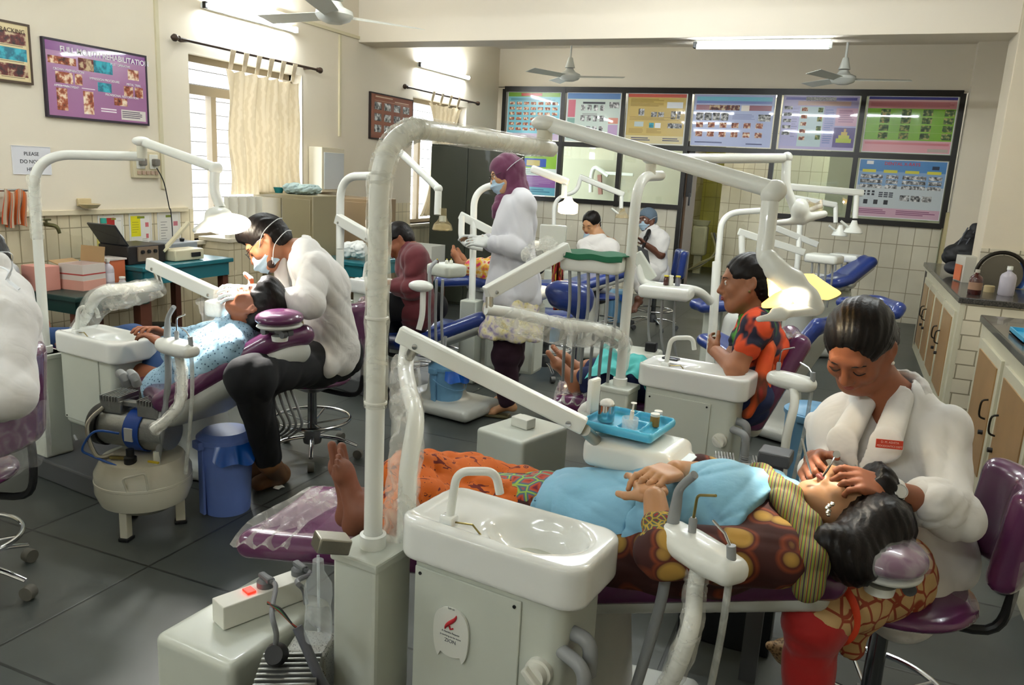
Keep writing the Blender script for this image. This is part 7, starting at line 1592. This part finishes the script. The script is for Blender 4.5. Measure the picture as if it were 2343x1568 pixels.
# hair: cap plus the loose mass falling over the headrest
hP.hair(t, 'short', .006)
q = SDF(.006); q.cap(hP.w(0, -.04, .05), hP.w(0, -.07, .06), .085, .075, k=.04); q.cap(hP.w(0, -.06, .03), gd(1965, 1275, 1.66), .075, .05, k=.05); q.cap(gd(2020, 1200, 1.7), gd(1925, 1265, 1.66), .06, .05, k=.05); q.cap(gd(1900, 1240, 1.64), gd(1960, 1300, 1.62), .035, .03, k=.04)
q.fold = lambda x, y, z: .002*np.sin(x*300+z*120+np.sin(y*90)*2); q.build('loose_hair', hairm, t)
q = MB(); 
for k in range(6): q.sphere(gd(1897+4*math.cos(k), 1165+5*k-12, 1.665)+V((.003*math.cos(k*2), 0, 0)), .0052, seg=8)
q.build('earring', mat('silver earring', '#c9c2b4', .25, 1), t)
kur = pmat('kurta print', [(0, '#b98f42'), (.26, '#b08a3e'), (.33, '#8a6830'), (.36, '#4a1a12'), (.42, '#7a3416'), (.5, '#3c1510'), (1, '#2e100e')], 'voronoi', 11, 2, rough=.85, distort=2, overlay=('voronoi2', 34, 0, .93, '#c9a050'))
nt = kur.node_tree
q = SDF(.006); torso(q, pel, ch, nb, s1, s2, V((0, .0, 1)), g=.012, flatn=1.15); q.cap(s1, e1, .062, .055, k=.03); q.cap(s2, e2, .06, .05, k=.03); q.cap(pel, V((-.72, 1.87, .6)), .15, .125, k=.05, flat=((0, 0, 1), 1.3)); q.cap(pel+V((0, -.12, -.05)), ch+V((0, -.13, -.06)), .06, .07, k=.06)
q.cap(hP.w(0, -.02, -.05), nb, .05, .05, k=.01, op='-'); q.fold = folds(.008, 15, 5); q.build('kurta', kur, t)
cuff = pmat('cuff print', [(0, '#c8a02c'), (.15, '#2c5a4c'), (.3, '#8c1c20'), (1, '#6c1218')], 'voronoi2', 60, 1, rough=.8)
q = SDF(.006); q.cap(comb(e1, w1, -.0), comb(e1, w1, .42), .055, .042, k=.02); q.fold = folds(.005, 30, 6); q.build('sleeve_cuff', cuff, t)
q = SDF(.006); q.cap(V((-.66, 1.87, .615)), V((-.78, 1.87, .61)), .125, .1, k=.02, flat=((0, 0, 1), 1.25)); q.fold = folds(.008, 18, 5); q.build('kurta_border', pmat('kurta border', [(0, '#a8c83c'), (.1, '#1f6a86'), (.25, '#c84c1c'), (.4, '#6c1432'), (1, '#4a102c')], 'voronoi2', 26, 1, rough=.85), t)
org = pmat('orange script print', [(.0, '#c8600e'), (.56, '#d06a14'), (.6, '#6a1c10'), (1, '#5a1610')], 'noise', 42, 2, rough=.85, interp='CONSTANT', vec=(.5, 1, 1.6), distort=1)
q = SDF(.006)
for (a, y_) in ((gd(935, 1165, 1.97), -.06), (gd(935, 1090, 2.1), .06)): q.chain([V((-.75, 1.87+y_, .6)), V((-.88, 1.85+y_, .62)), a], [.095, .085, .07], k=.04)
q.fold = folds(.011, 20, 9); q.build('shalwar', org, t)
# dupatta round the neck
dup = pmat('dupatta bands', [(0, '#7d8a24'), (.2, '#3a1440'), (.4, '#a04a18'), (.55, '#8a9c30'), (.7, '#54205a'), (.85, '#86962c'), (1, '#3a1038')], 'wave', 9, 2, rough=.75, distort=1.5, vec=(1.6, .5, .5), interp='LINEAR')
q = SDF(.006); 
for dx, rr in ((0, .024), (.03, .02), (-.035, .022)):
    q.chain([gd(1740+dx*300, 1085, 1.9), gd(1800+dx*300, 1135, 1.78), gd(1840+dx*300, 1200, 1.69), gd(1865+dx*300, 1280, 1.63), gd(1850+dx*300, 1345, 1.63)], [rr]*5, k=.012)
q.fold = folds(.006, 40, 3); q.build('dupatta', dup, t)
bib = mat('pale blue bib', '#7fb6d2', .65, bump=.35, bscale=22, sheen=.1)
def bibform(name, label, x0, x1, zc, dz, seed, g=.03):
    q = SDF(.005); torso(q, pel, ch, nb, s1, s2, V((0, 0, 1)), g=g, flatn=1.12); q.cap(pel, V((-.72, 1.87, .6)), .15+g-.012, .125+g-.012, k=.05, flat=((0, 0, 1), 1.3));
    q.plane((x0[0], 1.8, .7), (-1, x0[1], .0), .004); q.plane((x1[0], 1.8, .7), (1, x1[1], 0), .004); q.plane((0, 1.75, zc), (0, -dz, -1), .004)
    q.fold = folds(.007, 26, seed, warp=.6); v, f = q.mesh(); loc = v.min(0)*1.0; loc[0] = v[:, 0].mean(); loc[1] = v[:, 1].mean(); me = fastmesh(name, v-loc, f, bib); o = link(bpy.data.objects.new(name, me)); o.location = V(loc); tag(o, label, 'sheet')
bibform('waist_sheet', 'pale blue paper sheet over the reclining woman\'s waist below her hands', (-.64, .1), (-.36, -.35), .64, .15, 3)
bibform('chest_bib', 'pale blue paper bib over the reclining woman\'s chest', (-.36, .3), (-.07, -.45), .665, .1, 8)
# ---- bending man dentist
hM = Head(gd(612, 556, 3.45), -RT*.72-UP*.68-FW*.12, -RT*.62+UP*.75, .98)
nb = gd(690, 580, 3.48); ch = gd(735, 650, 3.52); pel = gd(765, 795, 3.62); sN, sF = gd(712, 618, 3.36), gd(690, 605, 3.68)
eN, wN = gd(712, 695, 3.24), gd(585, 676, 3.2); eF, wF = gd(650, 700, 3.62), gd(600, 668, 3.5); front = (-RT*.9-UP*.45)
t = thing('person', 'bearded man in a white coat, mask and glasses bending over the patient in blue', 'person', (pel.x, pel.y, 0))
gN = ((wN, gd(520, 668, 3.18)-wN, UP*.6-FW*.8), dict(s=1.0, curl=.28, side=1, thumb=(.15, -.5))); gF = ((wF, gd(560, 660, 3.42)-wF, UP*.9), dict(s=1.0, curl=.5, side=-1))
body_bits(t, hM, skin2, nb, arms=[((sN, eN, wN), dict(r=(.05, .042, .03))), ((sF, eF, wF), dict(r=(.05, .042, .03)))], hands=[gN, gF], h=.006, hh=.005, chestpt=comb(nb, ch, .5))
hM.features(t, closed=True, lips=False); hM.hair(t, 'curly', .006); hM.mask(t); hM.glasses(t)
q = SDF(.006); k = hM.k
for sx in (-1, 1): q.cap(hM.w(sx*.06, .0, -.04), hM.w(sx*.03, .05, -.09), .0155, .0155, k=.02)
q.cap(hM.w(-.03, .05, -.09), hM.w(.03, .05, -.09), .0185, k=.02); q.build('beard', mat('beard stubble', '#3a261c', .8), t)
glove(t, gN[0], gN[1], wN, eN, .005, .18); glove(t, gF[0], gF[1], wF, eF, .005, .2)
q = MB(); p = comb(wN, eN, .22); dd = (eN-wN).normalized(); u1 = dd.cross(FW).normalized(); u2 = dd.cross(u1); q.tube([p+(u1*math.cos(a)+u2*math.sin(a))*.034 for a in [2*PI*k_/24 for k_ in range(24)]], .013, 8, closed=True, flat=.4, up=dd.cross(FW)); wt = q.build('wristwatch', darkpl, t)
q = MB(); q.lathe([(0, 0), (.022, 0), (.023, .006), (.019, .009), (0, .009)], p-FW*.034, -FW+UP*.2, 20); q.build('watch_case', dkgrey, wt)
q = SDF(.009); torso(q, pel, ch, nb, sN, sF, front, g=.008); q.build('shirt', pmat('checked shirt', [(.4, '#5a5a5c'), (.5, '#6e2226'), (.6, '#8a8a88')], 'wave', 30, 1, rough=.8, interp='CONSTANT'), t)
q = SDF(.007); torso(q, pel, ch, nb, sN, sF, front, g=.022, pr=.12); q.cap(sN, eN, .062, .058, k=.03); q.cap(eN, comb(eN, wN, .72), .057, .046, k=.02); q.cap(sF, eF, .066, .062, k=.04); q.cap(eF, comb(eF, wF, .6), .06, .05, k=.03)
q.cap(pel, gd(748, 838, 3.5), .11, .05, k=.05); q.cap(nb-RT*.03, comb(nb, ch, .5)+front*.15, .055, .03, k=.015, op='-'); q.cap(hM.w(0, 0, -.06), nb, .062, .066, k=.01, op='-')
q.fold = folds(.009, 17, 21, axis=(.8, 0, .5)); q.build('coat', coatm, t); collar(t, coatm, hM, nb+RT*.012, front, .07)
q = SDF(.006); q.chain([nb+front*.07+V((0, -.05, .03)), comb(nb, ch, .8)+front*.13+V((0, -.06, 0)), comb(nb, ch, 1.5)+front*.15], [.03, .034, .01], k=.02, flat=(-FW, 3.5)); q.build('lapel', coatm, t)
kN, aN = gd(568, 862, 3.02), gd(615, 1045, 3.42); kF, aF = gd(600, 850, 3.6), gd(592, 985, 3.72); hN, hF_ = pel+V((-.04, -.07, -.06)), pel+V((-.04, .09, -.06))
q = SDF(.009); leg(q, hN, kN, aN, r=(.1, .078, .055)); leg(q, hF_, kF, aF, r=(.1, .075, .05)); q.cap(hN, hF_, .11, .11, k=.05); q.fold = folds(.009, 18, 3); q.build('trousers', mat('black trousers', '#0f1013', .9), t)
q = SDF(.007); toe = gz(592, 1106, .045); hl = gz(640, 1085, .045); q.chain([aN-V((0, 0, .03)), hl], [.05, .04], k=.03); q.chain([hl, toe], [.043, .036], k=.04); q.build('shoe', mat('tan boot', '#6e4a2a', .6, var=.2), t)
q = SDF(.009); b_ = V((aF.x, aF.y, .045)); q.chain([aF, b_, b_-V((.1, .05, 0))], [.045, .042, .035], k=.03); q.build('shoe', mat('tan boot'), t)
# ---- patient in the blue shirt
hB = Head(gd(590, 700, 3.2), -RT*.5+UP*.8-FW*.05, RT*.8+UP*.45, .95)
nb = gd(558, 745, 3.22); ch = gd(490, 808, 3.24); pel = gd(400, 880, 3.35); sN, sF = gd(530, 800, 3.1), gd(520, 755, 3.4); front = (-RT*.45+UP*.9)
eN, wN = gd(448, 850, 3.1), gd(385, 800, 3.2); eF, wF = gd(440, 775, 3.45), gd(375, 765, 3.4)
t = thing('person', 'man patient in a pale blue dotted shirt lying back under the bending dentist', 'person', (pel.x, pel.y, 0))
an = gd(112, 772, 3.95); an2 = gd(120, 780, 4.1)
body_bits(t, hB, skin1, nb, arms=[((sN, eN, wN), {}), ((sF, eF, wF), {})], hands=[((wN, gd(345, 768, 3.2)-wN, UP), dict(curl=.4)), ((wF, gd(352, 755, 3.35)-wF, UP), dict(curl=.4))], h=.007, hh=.006,
          feet=[((an, gd(103, 722, 3.95)), dict(up=RT)), ((an2, gd(110, 728, 4.1)), dict(up=RT))], mouth=1)
hB.features(t); hB.hair(t, 'curly', .007)
dots = pmat('dotted pale blue', [(0, '#33506c'), (.2, '#33506c'), (.26, '#93b6cc'), (1, '#9fc0d4')], 'voronoi', 75, 1, rough=.8)
q = SDF(.008); torso(q, pel, ch, nb, sN, sF, front, g=.015); q.cap(sN, eN, .062, .055, k=.03); q.cap(eN, comb(eN, wN, .85), .052, .042, k=.03); q.cap(sF, eF, .06, .05, k=.03); q.cap(eF, comb(eF, wF, .85), .05, .04, k=.03); q.cap(nb-RT*.02, hB.w(0, 0, -.07), .05, .05, k=.01, op='-'); q.fold = folds(.009, 20, 7); q.build('shirt', dots, t)
q = SDF(.008); q.chain([nb+front*.0-FW*.05, nb+UP*.03, nb+FW*.05], [.022, .024, .022], k=.02); q.build('shirt_collar', dots, t)
q = SDF(.01); leg(q, gd(385, 860, 3.5), gd(295, 778, 3.7), an, r=(.075, .065, .05)); leg(q, gd(385, 850, 3.6), gd(305, 775, 3.85), an2, r=(.075, .065, .05)); q.build('jeans', mat('blue jeans', '#22406c', .85, var=.15, vscale=20), t)
# ---- person cut by the left edge
pel = V((-2.66, 1.6, .57)); ch = gd(-18, 800, 2.62); nb = gd(-5, 655, 2.6); sN, sF = gd(10, 735, 2.45), gd(-60, 720, 2.75)
hL = Head(gd(-55, 600, 2.62), -RT*.8-UP*.5, UP*.85-RT*.4, .95)
t = thing('person', 'seated person in a white coat seen from behind, cut by the left edge', 'person', (pel.x, pel.y, 0)); eN, wN = gd(15, 900, 2.3), gd(-100, 880, 2.35)
body_bits(t, hL, skin1, nb, arms=[((sN, eN, wN), {})], hands=[((wN, -RT, UP), dict(curl=.5))], h=.008, hh=.007, chestpt=comb(nb, ch, .5)); hL.hair(t, 'short', .008); hL.mask(t)
q = SDF(.008); torso(q, pel+V((0, 0, -.02)), ch, nb, sN, sF, -RT, g=.04, pr=.15, cr=.15); q.cap(sN, eN, .085, .075, k=.05); q.cap(eN, wN, .07, .05, k=.03); q.cap(nb, nb+UP*.06, .055, .05, k=.03); q.fold = folds(.01, 12, 9); q.build('coat', coatm, t)
q = MB(); q.tube([gd(0, 610, 2.5), gd(22, 622, 2.48), gd(18, 640, 2.48), gd(44, 662, 2.47)], .005, 8, smooth=5, flat=.4); q.tube([gd(14, 640, 2.48), gd(26, 618, 2.47), gd(28, 598, 2.47)], .004, 8, smooth=4, flat=.4); q.build('mask_ties', strapm, t)
q = SDF(.01); leg(q, pel, V((-3.0, 1.75, .5)), V((-3.0, 1.7, .08)), r=(.1, .07, .05)); q.build('trousers', mat('black trousers'), t)
# ---- standing woman in the maroon headscarf
D = 4.8; hH = Head(gd(1158, 400, D), -RT*.93-UP*.3-FW*.15, UP, .95); scarf = mat('maroon scarf', '#5c2444', .8, sheen=.3, bump=.1)
nb = gd(1180, 452, D); ch = gd(1178, 520, D); pel = gd(1176, 640, D); sN, sF = gd(1196, 478, D-.13), gd(1180, 475, D+.15); eN, wN = gd(1192, 570, D-.2), gd(1118, 556, D-.15); eF, wF = gd(1160, 570, D+.18), gd(1105, 548, D+.02)
f0 = gz(1120, 940); t = thing('person', 'standing woman in a maroon headscarf, mask and white coat', 'person', (f0.x, f0.y, 0)); front = -RT
gN = ((wN, gd(1078, 550, D-.12)-wN, UP*.5-FW*.7), dict(s=.95, curl=.2, side=1)); gF = ((wF, -RT*.9+UP*.2, UP), dict(s=.95, curl=.3, side=-1))
an = gz(1160, 925, .09); to = gz(1092, 938, .03)
body_bits(t, hH, skin3, nb, arms=[((sN, eN, wN), {}), ((sF, eF, wF), {})], hands=[gN, gF], h=.007, hh=.006, feet=[((an, to), dict(s=.95)), ((an+V((-.1, .25, 0)), to+V((-.05, .3, 0))), dict(s=.95))], ears=(0, 0)); hH.features(t, False, lips=False); hH.mask(t, False); hH.glasses(t)
glove(t, gN[0], gN[1], wN, eN, .006, .15); glove(t, gF[0], gF[1], wF, eF, .006, .15)
q = SDF(.007); E = lambda c, r, op='+', kk=.02: q.ell(hH.w(*c), r, R=hH.F, k=kk, op=op); E((0, -.02, .03), (.092, .108, .098)); E((0, -.03, -.06), (.082, .085, .1), kk=.04); q.cap(nb+RT*.01, nb-RT*.05-UP*.05, .075, .06, k=.05); q.chain([nb-RT*.09-UP*.02, gd(1140, 480, D-.02), gd(1132, 486+10, D)], [.04, .03, .012], k=.03); E((0, .12, -.02), (.062, .07, .075), '-', .01); q.fold = folds(.006, 30, 3); q.build('headscarf', scarf, t)
q = MB(); q.tube([hH.w(-.058, .05, -.02), hH.w(-.103, -.03, .03), hH.w(-.066, -.125, .065)], .004, 6, smooth=4, flat=.5); q.tube([hH.w(.058, .05, -.02), hH.w(.103, -.03, .03), hH.w(.066, -.125, .065)], .004, 6, smooth=4, flat=.5); q.build('mask_strap', strapm, t)
q = SDF(.009); torso(q, pel, ch, nb+UP*-.02, sN, sF, front, g=.035, pr=.15, flatn=1.2); q.cap(pel, gd(1172, 680, D), .175, .19, k=.04, flat=(front, 1.1)); q.cap(sN, eN, .07, .062, k=.04); q.cap(eN, comb(eN, wN, .8), .06, .048, k=.03); q.cap(sF, eF, .07, .062, k=.04); q.cap(eF, comb(eF, wF, .8), .06, .048, k=.03); q.plane(gd(1172, 690, D), (0, 0, -1)); q.fold = folds(.013, 15, 5, axis=(1, 0, .2)); q.build('coat', mat('white coat cool', '#c6c6ca', .85, sheen=.2), t)
q = SDF(.01); q.cap(gd(1172, 670, D), gd(1168, 760, D), .16, .2, k=.03, flat=(front, 1.05)); q.plane(gd(1172, 768, D), (0, 0, -1)); q.fold = folds(.014, 18, 6); q.build('kurta', pmat('floral kurta', [(.3, '#8a7aa8'), (.45, '#cfc6b8'), (.6, '#d8cfa0'), (.7, '#b8a860')], 'noise', 28, 3, rough=.85), t)
q = SDF(.009); kn = gd(1160, 810, D); leg(q, gd(1172, 700, D), kn, an+V((0, 0, .03)), r=(.1, .085, .055)); leg(q, gd(1178, 700, D+.15), gd(1172, 810, D+.2), an+V((-.1, .25, .05)), r=(.095, .07, .05)); q.fold = folds(.007, 20, 5); q.build('trousers', mat('plum trousers', '#2c1222', .85), t)
for dx, dy in ((0, 0), (-.08, .275)): q = MB(); c = (an+to)/2+V((dx, dy, 0)); d_ = (to-an); q.box((c.x, c.y, .012), (.23, .085, .02), rot=math.atan2(d_.y, d_.x), bevel=.009); sn = q.build('sandal', mat('olive sandal', '#4a4428', .6), t)
# ---- man in the maroon shirt
D = 4.85; hm = Head(gd(912, 552, D), -RT*.75-UP*.6-FW*.1, UP*.8-RT*.5, .95); nb = gd(938, 575, D); ch = gd(950, 620, D); pel = gd(955, 705, D); sN, sF = gd(950, 590, D-.17), gd(940, 585, D+.17); eN, wN = gd(945, 660, D-.2), gd(885, 650, D-.1)
t = thing('person', 'black-haired man in a maroon shirt bending forward on a blue stool', 'person', (pel.x, pel.y, 0)); body_bits(t, hm, skin1, nb, arms=[((sN, eN, wN), {})], hands=[((wN, -RT, UP), dict(curl=.5))], h=.008, hh=.007, chestpt=comb(nb, ch, .5)); hm.hair(t, 'short', .007); hm.features(t)
q = SDF(.009); torso(q, pel, ch, nb, sN, sF, -RT, g=.02, pr=.15); q.cap(sN, eN, .07, .06, k=.04); q.cap(eN, comb(eN, wN, .6), .058, .05, k=.03); q.cap(sF, comb(sF, eN, .8), .07, .06, k=.04); q.cap(nb, nb+UP*.03-RT*.02, .06, .058, k=.03); q.fold = folds(.012, 16, 4); q.build('shirt', mat('maroon shirt', '#5c1a22', .8, sheen=.2), t)
q = SDF(.012); leg(q, pel, gd(860, 700, D-.1), gd(870, 800, D-.1), r=(.1, .075, .055)); leg(q, pel+V((.05, .1, 0)), gd(890, 720, D+.2), gd(900, 800, D+.2), r=(.1, .075, .05)); q.build('trousers', mat('black trousers'), t)
# ---- woman in the orange sari
D = 3.38; hO = Head(gd(1706, 648, D), -RT*.97-UP*.05+FW*.12, UP*.99+RT*.05, 1.06); nb = gd(1733, 722, D+.02); ch = gd(1742, 800, D+.02); pel = gd(1708, 895, D+.05); sN, sF = gd(1730, 752, D-.15), gd(1722, 745, D+.2)
eN, wN = gd(1684, 845, D-.18), gd(1640, 805, D-.02); eF, wF = gd(1668, 830, D+.2), gd(1700, 815, D+.05)
t = thing('person', 'woman with black hair in an orange and green sari sitting upright with folded arms', 'person', (pel.x, pel.y, 0))
an, an2 = gd(1334, 848, 3.68), gd(1318, 868, 3.58)
body_bits(t, hO, skin2, nb, arms=[((sN, eN, wN), dict(r=(.046, .04, .028))), ((sF, eF, wF), dict(r=(.046, .04, .028)))], hands=[((wN, gd(1625, 790, D+.04)-wN, -RT-FW*.2), dict(s=.9, curl=.4)), ((wF, RT, UP), dict(s=.9, curl=.3))], h=.006, hh=.005, chestpt=comb(nb, ch, .5),
          feet=[((an, gd(1287, 790, 3.68)), dict(up=RT*.7+UP*.3, s=1.05)), ((an2, gd(1282, 815, 3.58)), dict(up=RT*.7+UP*.3, s=1.05, side=-1))])
hO.features(t, closed=False); hO.hair(t, 'bun', .006); q = SDF(.006); q.ell(hO.w(0, -.1, -.045), (.06, .06, .075), R=hO.F, k=.02); q.build('hair_bun', hairm, t)
q = MB(); q.sphere(hO.w(.079, 0, -.04), .006, seg=10); q.sphere(hO.w(-.079, 0, -.04), .006, seg=10); q.build('earring', brass, t)
sariA = pmat('tie-dye sari', [(.0, '#3c8a24'), (.38, '#4c9c2a'), (.44, '#1c1c34'), (.5, '#14142a'), (.55, '#d0481a'), (.8, '#c83c18'), (1, '#a8201a')], 'noise', 5.5, 2, rough=.8, distort=.8, vec=(1, 1, .8))
q = SDF(.007); torso(q, pel, ch, nb, sN, sF, -RT, g=.014); q.cap(sN, comb(sN, eN, .45), .064, .058, k=.03); q.cap(sF, comb(sF, eF, .45), .064, .058, k=.03); q.cap(hO.w(0, 0, -.06), nb, .055, .06, k=.01, op='-'); q.fold = folds(.009, 22, 8); q.build('blouse', sariA, t)
sariO = pmat('orange sari', [(.3, '#d4481c'), (.5, '#e0581e'), (.62, '#5a2c12'), (.75, '#b8181c')], 'noise', 4.5, 2, rough=.75, vec=(2.4, 2.4, .6)); q = SDF(.007)
for k in range(5): q.chain([gd(1745+k*7, 735+4*k, D-.1+.05*k), gd(1758+k*6, 800, D-.14+.06*k), gd(1733+k*8, 900, D-.16+.06*k), gd(1708+k*7, 945, D-.16+.06*k)], [.022, .03, .034, .026], k=.012)
q.build('sari_drape', sariO, t)
q = SDF(.01); leg(q, pel, gd(1560, 880, 3.6), an, r=(.12, .085, .06), end=.88); leg(q, pel+V((0, -.12, 0)), gd(1550, 890, 3.48), an2, r=(.12, .085, .06), end=.88); q.fold = folds(.01, 14, 4); q.build('lower_garment', mat('navy cloth', '#16224a', .85), t)
tealc = mat('teal drape', '#4fb4b0', .75, bump=.3, bscale=18)
def drape(pts, label, seed, thick=.002):
    P = [gd(*p) for p in pts]; q = MB(); q.sheet(lambda u, v: comb(comb(P[0], P[1], u), comb(P[3], P[2], u), v)+V((0, 0, .03*math.sin(PI*u)+.004*math.sin(u*13+v*6+seed)+.003*math.sin(v*17+seed)))+FW*.006*math.sin(u*9+v*8), 26, 22, thick=thick); return one('teal_drape', q, tealc, label, 'sheet')
drape([(1383, 790, 3.6), (1428, 845, 3.55), (1430, 872, 3.4), (1338, 868, 3.42)], 'teal paper drape over the shins, left of the middle light pole', 1)
drape([(1428, 822, 3.5), (1486, 826, 3.48), (1478, 895, 3.3), (1425, 862, 3.35)], 'teal paper drape over the knees, right of the middle light pole', 4)
# ---- two women at the back
D = 7.3; hh_ = Head(gd(1352, 512, D), -RT*.55-FW*.6-UP*.5, UP*.9-FW*.4, .95); nb = gd(1368, 540, D); ch = gd(1370, 568, D); pel = gd(1370, 640, D); sN, sF = gd(1400, 556, D), gd(1336, 556, D)
t = thing('person', 'seated woman in a white coat looking down behind the green-draped tray', 'person', (pel.x, pel.y, 0)); body_bits(t, hh_, skin3, nb, h=.009, hh=.008, arms=[((sN, gd(1405, 600, D-.1), gd(1370, 610, D-.3)), {})], hands=[((gd(1370, 610, D-.3), -RT, UP), {})], chestpt=comb(nb, ch, .5)); hh_.features(t); hh_.hair(t, 'pony', .009); hh_.mask(t, True, True)
q = SDF(.011); torso(q, pel, ch-UP*.02, nb-UP*.035, sN-UP*.03, sF-UP*.03, -FW*.7-RT*.6, g=.01, pr=.15); q.cap(sN-UP*.03, gd(1405, 600, D-.1), .055, .05, k=.04); q.cap(sF-UP*.03, gd(1335, 600, D-.1), .055, .05, k=.04); q.cap(hh_.w(0, 0, -.06), nb, .055, .058, k=.01, op='-'); q.fold = folds(.012, 14, 4); q.build('coat', coatm, t)
q = SDF(.014); leg(q, pel, gd(1345, 660, D-.3), gd(1345, 730, D-.25), r=(.1, .07, .05)); q.build('trousers', mat('black trousers'), t)
D = 8.0; hC = Head(gd(1481, 504, D), -RT*.75-FW*.6-UP*.1, UP, .95); nb = gd(1492, 533, D); ch = gd(1496, 565, D); pel = gd(1503, 622, D); sN, sF = gd(1512, 548, D-.1), gd(1480, 545, D+.1); eN, wN = gd(1512, 583, D-.15), gd(1478, 560, D-.2)
t = thing('person', 'seated woman in a blue-grey cap, mask and white short-sleeved tunic by the door', 'person', (pel.x, pel.y, 0)); body_bits(t, hC, skinD, nb, arms=[((sN, eN, wN), {})], hands=[((wN, UP-RT, RT), dict(curl=.4))], h=.009, hh=.008, chestpt=comb(nb, ch, .5), feet=[((gd(1460, 690, D-.4), gd(1440, 712, D-.5)), {})]); hC.features(t, False, lips=False); hC.mask(t)
q = SDF(.009); q.ell(hC.w(0, -.02, .045), (.085, .102, .088), R=hC.F); q.ell(hC.w(0, -.09, .0), (.05, .04, .05), R=hC.F); q.ell(hC.w(0, .11, -.06), (.09, .12, .1), R=hC.F, op='-', k=.01); q.build('cap', mat('blue grey cap', '#5a6a78', .85), t)
q = SDF(.011); torso(q, pel, ch, nb, sN, sF, -RT, g=.03, pr=.15); q.cap(sN, comb(sN, eN, .75), .075, .07, k=.04); q.cap(sF, comb(sF, gd(1485, 583, D+.1), .75), .07, .065, k=.04); q.fold = folds(.012, 14, 4); q.build('tunic', coatm, t)
q = SDF(.012); leg(q, pel, gd(1465, 635, D-.2), gd(1462, 690, D-.3), r=(.13, .1, .05), end=.5); q.build('skirt', coatm, t); q = SDF(.01); q.chain([hC.w(0, -.07, -.06), gd(1478, 545, D-.2), gd(1470, 570, D-.25)], [.03, .022, .012]); q.build('hair', hairm, t)
q = MB(); q.sheet(lambda u, v: gd(1458+24*u+6*v, 562+38*v+12*u, D-.35), 4, 6, thick=.01); q2 = one('black_folder', q, darkpl, 'black folder held by the seated woman in the blue-grey cap', 'folder')
stool((pel.x, pel.y), pel.z-.12, 'blue stool under the woman in the blue-grey cap', bluev, (RT.x, RT.y), False)
pl = gd(1370, 650, 7.3); stool((pl.x, pl.y), max(pel.z-.14, .4), 'blue stool under the woman looking down behind the tray', bluev, None, False)
# ---- far barefoot patient
D = 5.75; pel = gd(1150, 615, D); hX = Head(gd(1215, 600, D+.1), UP*.8-RT*.2, RT, .9); nb = gd(1200, 608, D); ch = gd(1185, 612, D)
t = thing('person', 'patient lying behind the standing woman, bare foot in front of the almirah', 'person', (pel.x, pel.y, 0)); an = gd(1058, 610, D); body_bits(t, hX, skin2, nb, feet=[((an, gd(1050, 582, D)), dict(up=RT-FW*.3)), ((an+V((0, .15, -.02)), gd(1066, 592, D+.1)), dict(up=RT-FW*.3))], legs=[((gd(1110, 618, D), gd(1085, 615, D), an), dict(r=(.06, .05, .035)))], h=.01, hh=.01)
q = SDF(.01); q.chain([pel, gd(1110, 618, D), gd(1078, 612, D)], [.12, .085, .06]); q.cap(pel, ch, .12, .12); q.fold = folds(.01, 18, 3); q.build('printed_clothes', pmat('yellow pink print', [(.35, '#c8306a'), (.48, '#d8a81c'), (.6, '#d8c8a8'), (.7, '#b82830')], 'noise', 22, 2, rough=.85), t); hX.hair(t, 'short', .01)
# red scarf hanging from the chair behind
p = gd(1275, 640, 5.3); q = MB(); q.sheet(lambda u, v: gd(1262+26*u+4*v, 600+110*v, 5.3+.03*math.sin(u*14+v*5)), 20, 20, thick=.004); one('red_scarf', q, pmat('red yellow scarf', [(.45, '#a81818'), (.55, '#1c1010'), (.62, '#c8a02c')], 'noise', 14, 2, rough=.85, vec=(3, 3, .6)), 'red scarf with yellow patches hanging below the middle tray', 'scarf')
# lamp light: the three lit examination lamps
spot('lamp_beam_nearest', gd(1815, 688, 1.84), gd(1872, 1100, 1.78), 26, 42, (1, .93, .8), .6, .02)
spot('lamp_glow_nearest', gd(1800, 672, 1.83), gd(1955, 830, 1.9), 1.5, 120, (1, .88, .68), .8, .03)
spot('lamp_beam_window', gd(528, 520, 3.24), gd(560, 700, 3.15), 30, 70, (1, .96, .9), .6, .03)
spot('lamp_beam_far', gd(1300, 480, 5.55), gd(1330, 620, 5.4), 18, 100, (1, .85, .6), .6, .03)
# ================================================================== output look
S.view_settings.view_transform = 'Standard'; S.view_settings.look = 'None'; S.view_settings.gamma = 1; S.view_settings.exposure = 2.02
S.view_settings.use_curve_mapping = False
S.cycles.max_bounces = 8; S.cycles.transparent_max_bounces = 16; S.cycles.sample_clamp_indirect = 6; S.cycles.caustics_reflective = False; S.cycles.caustics_refractive = False
S.cycles.use_denoising = True
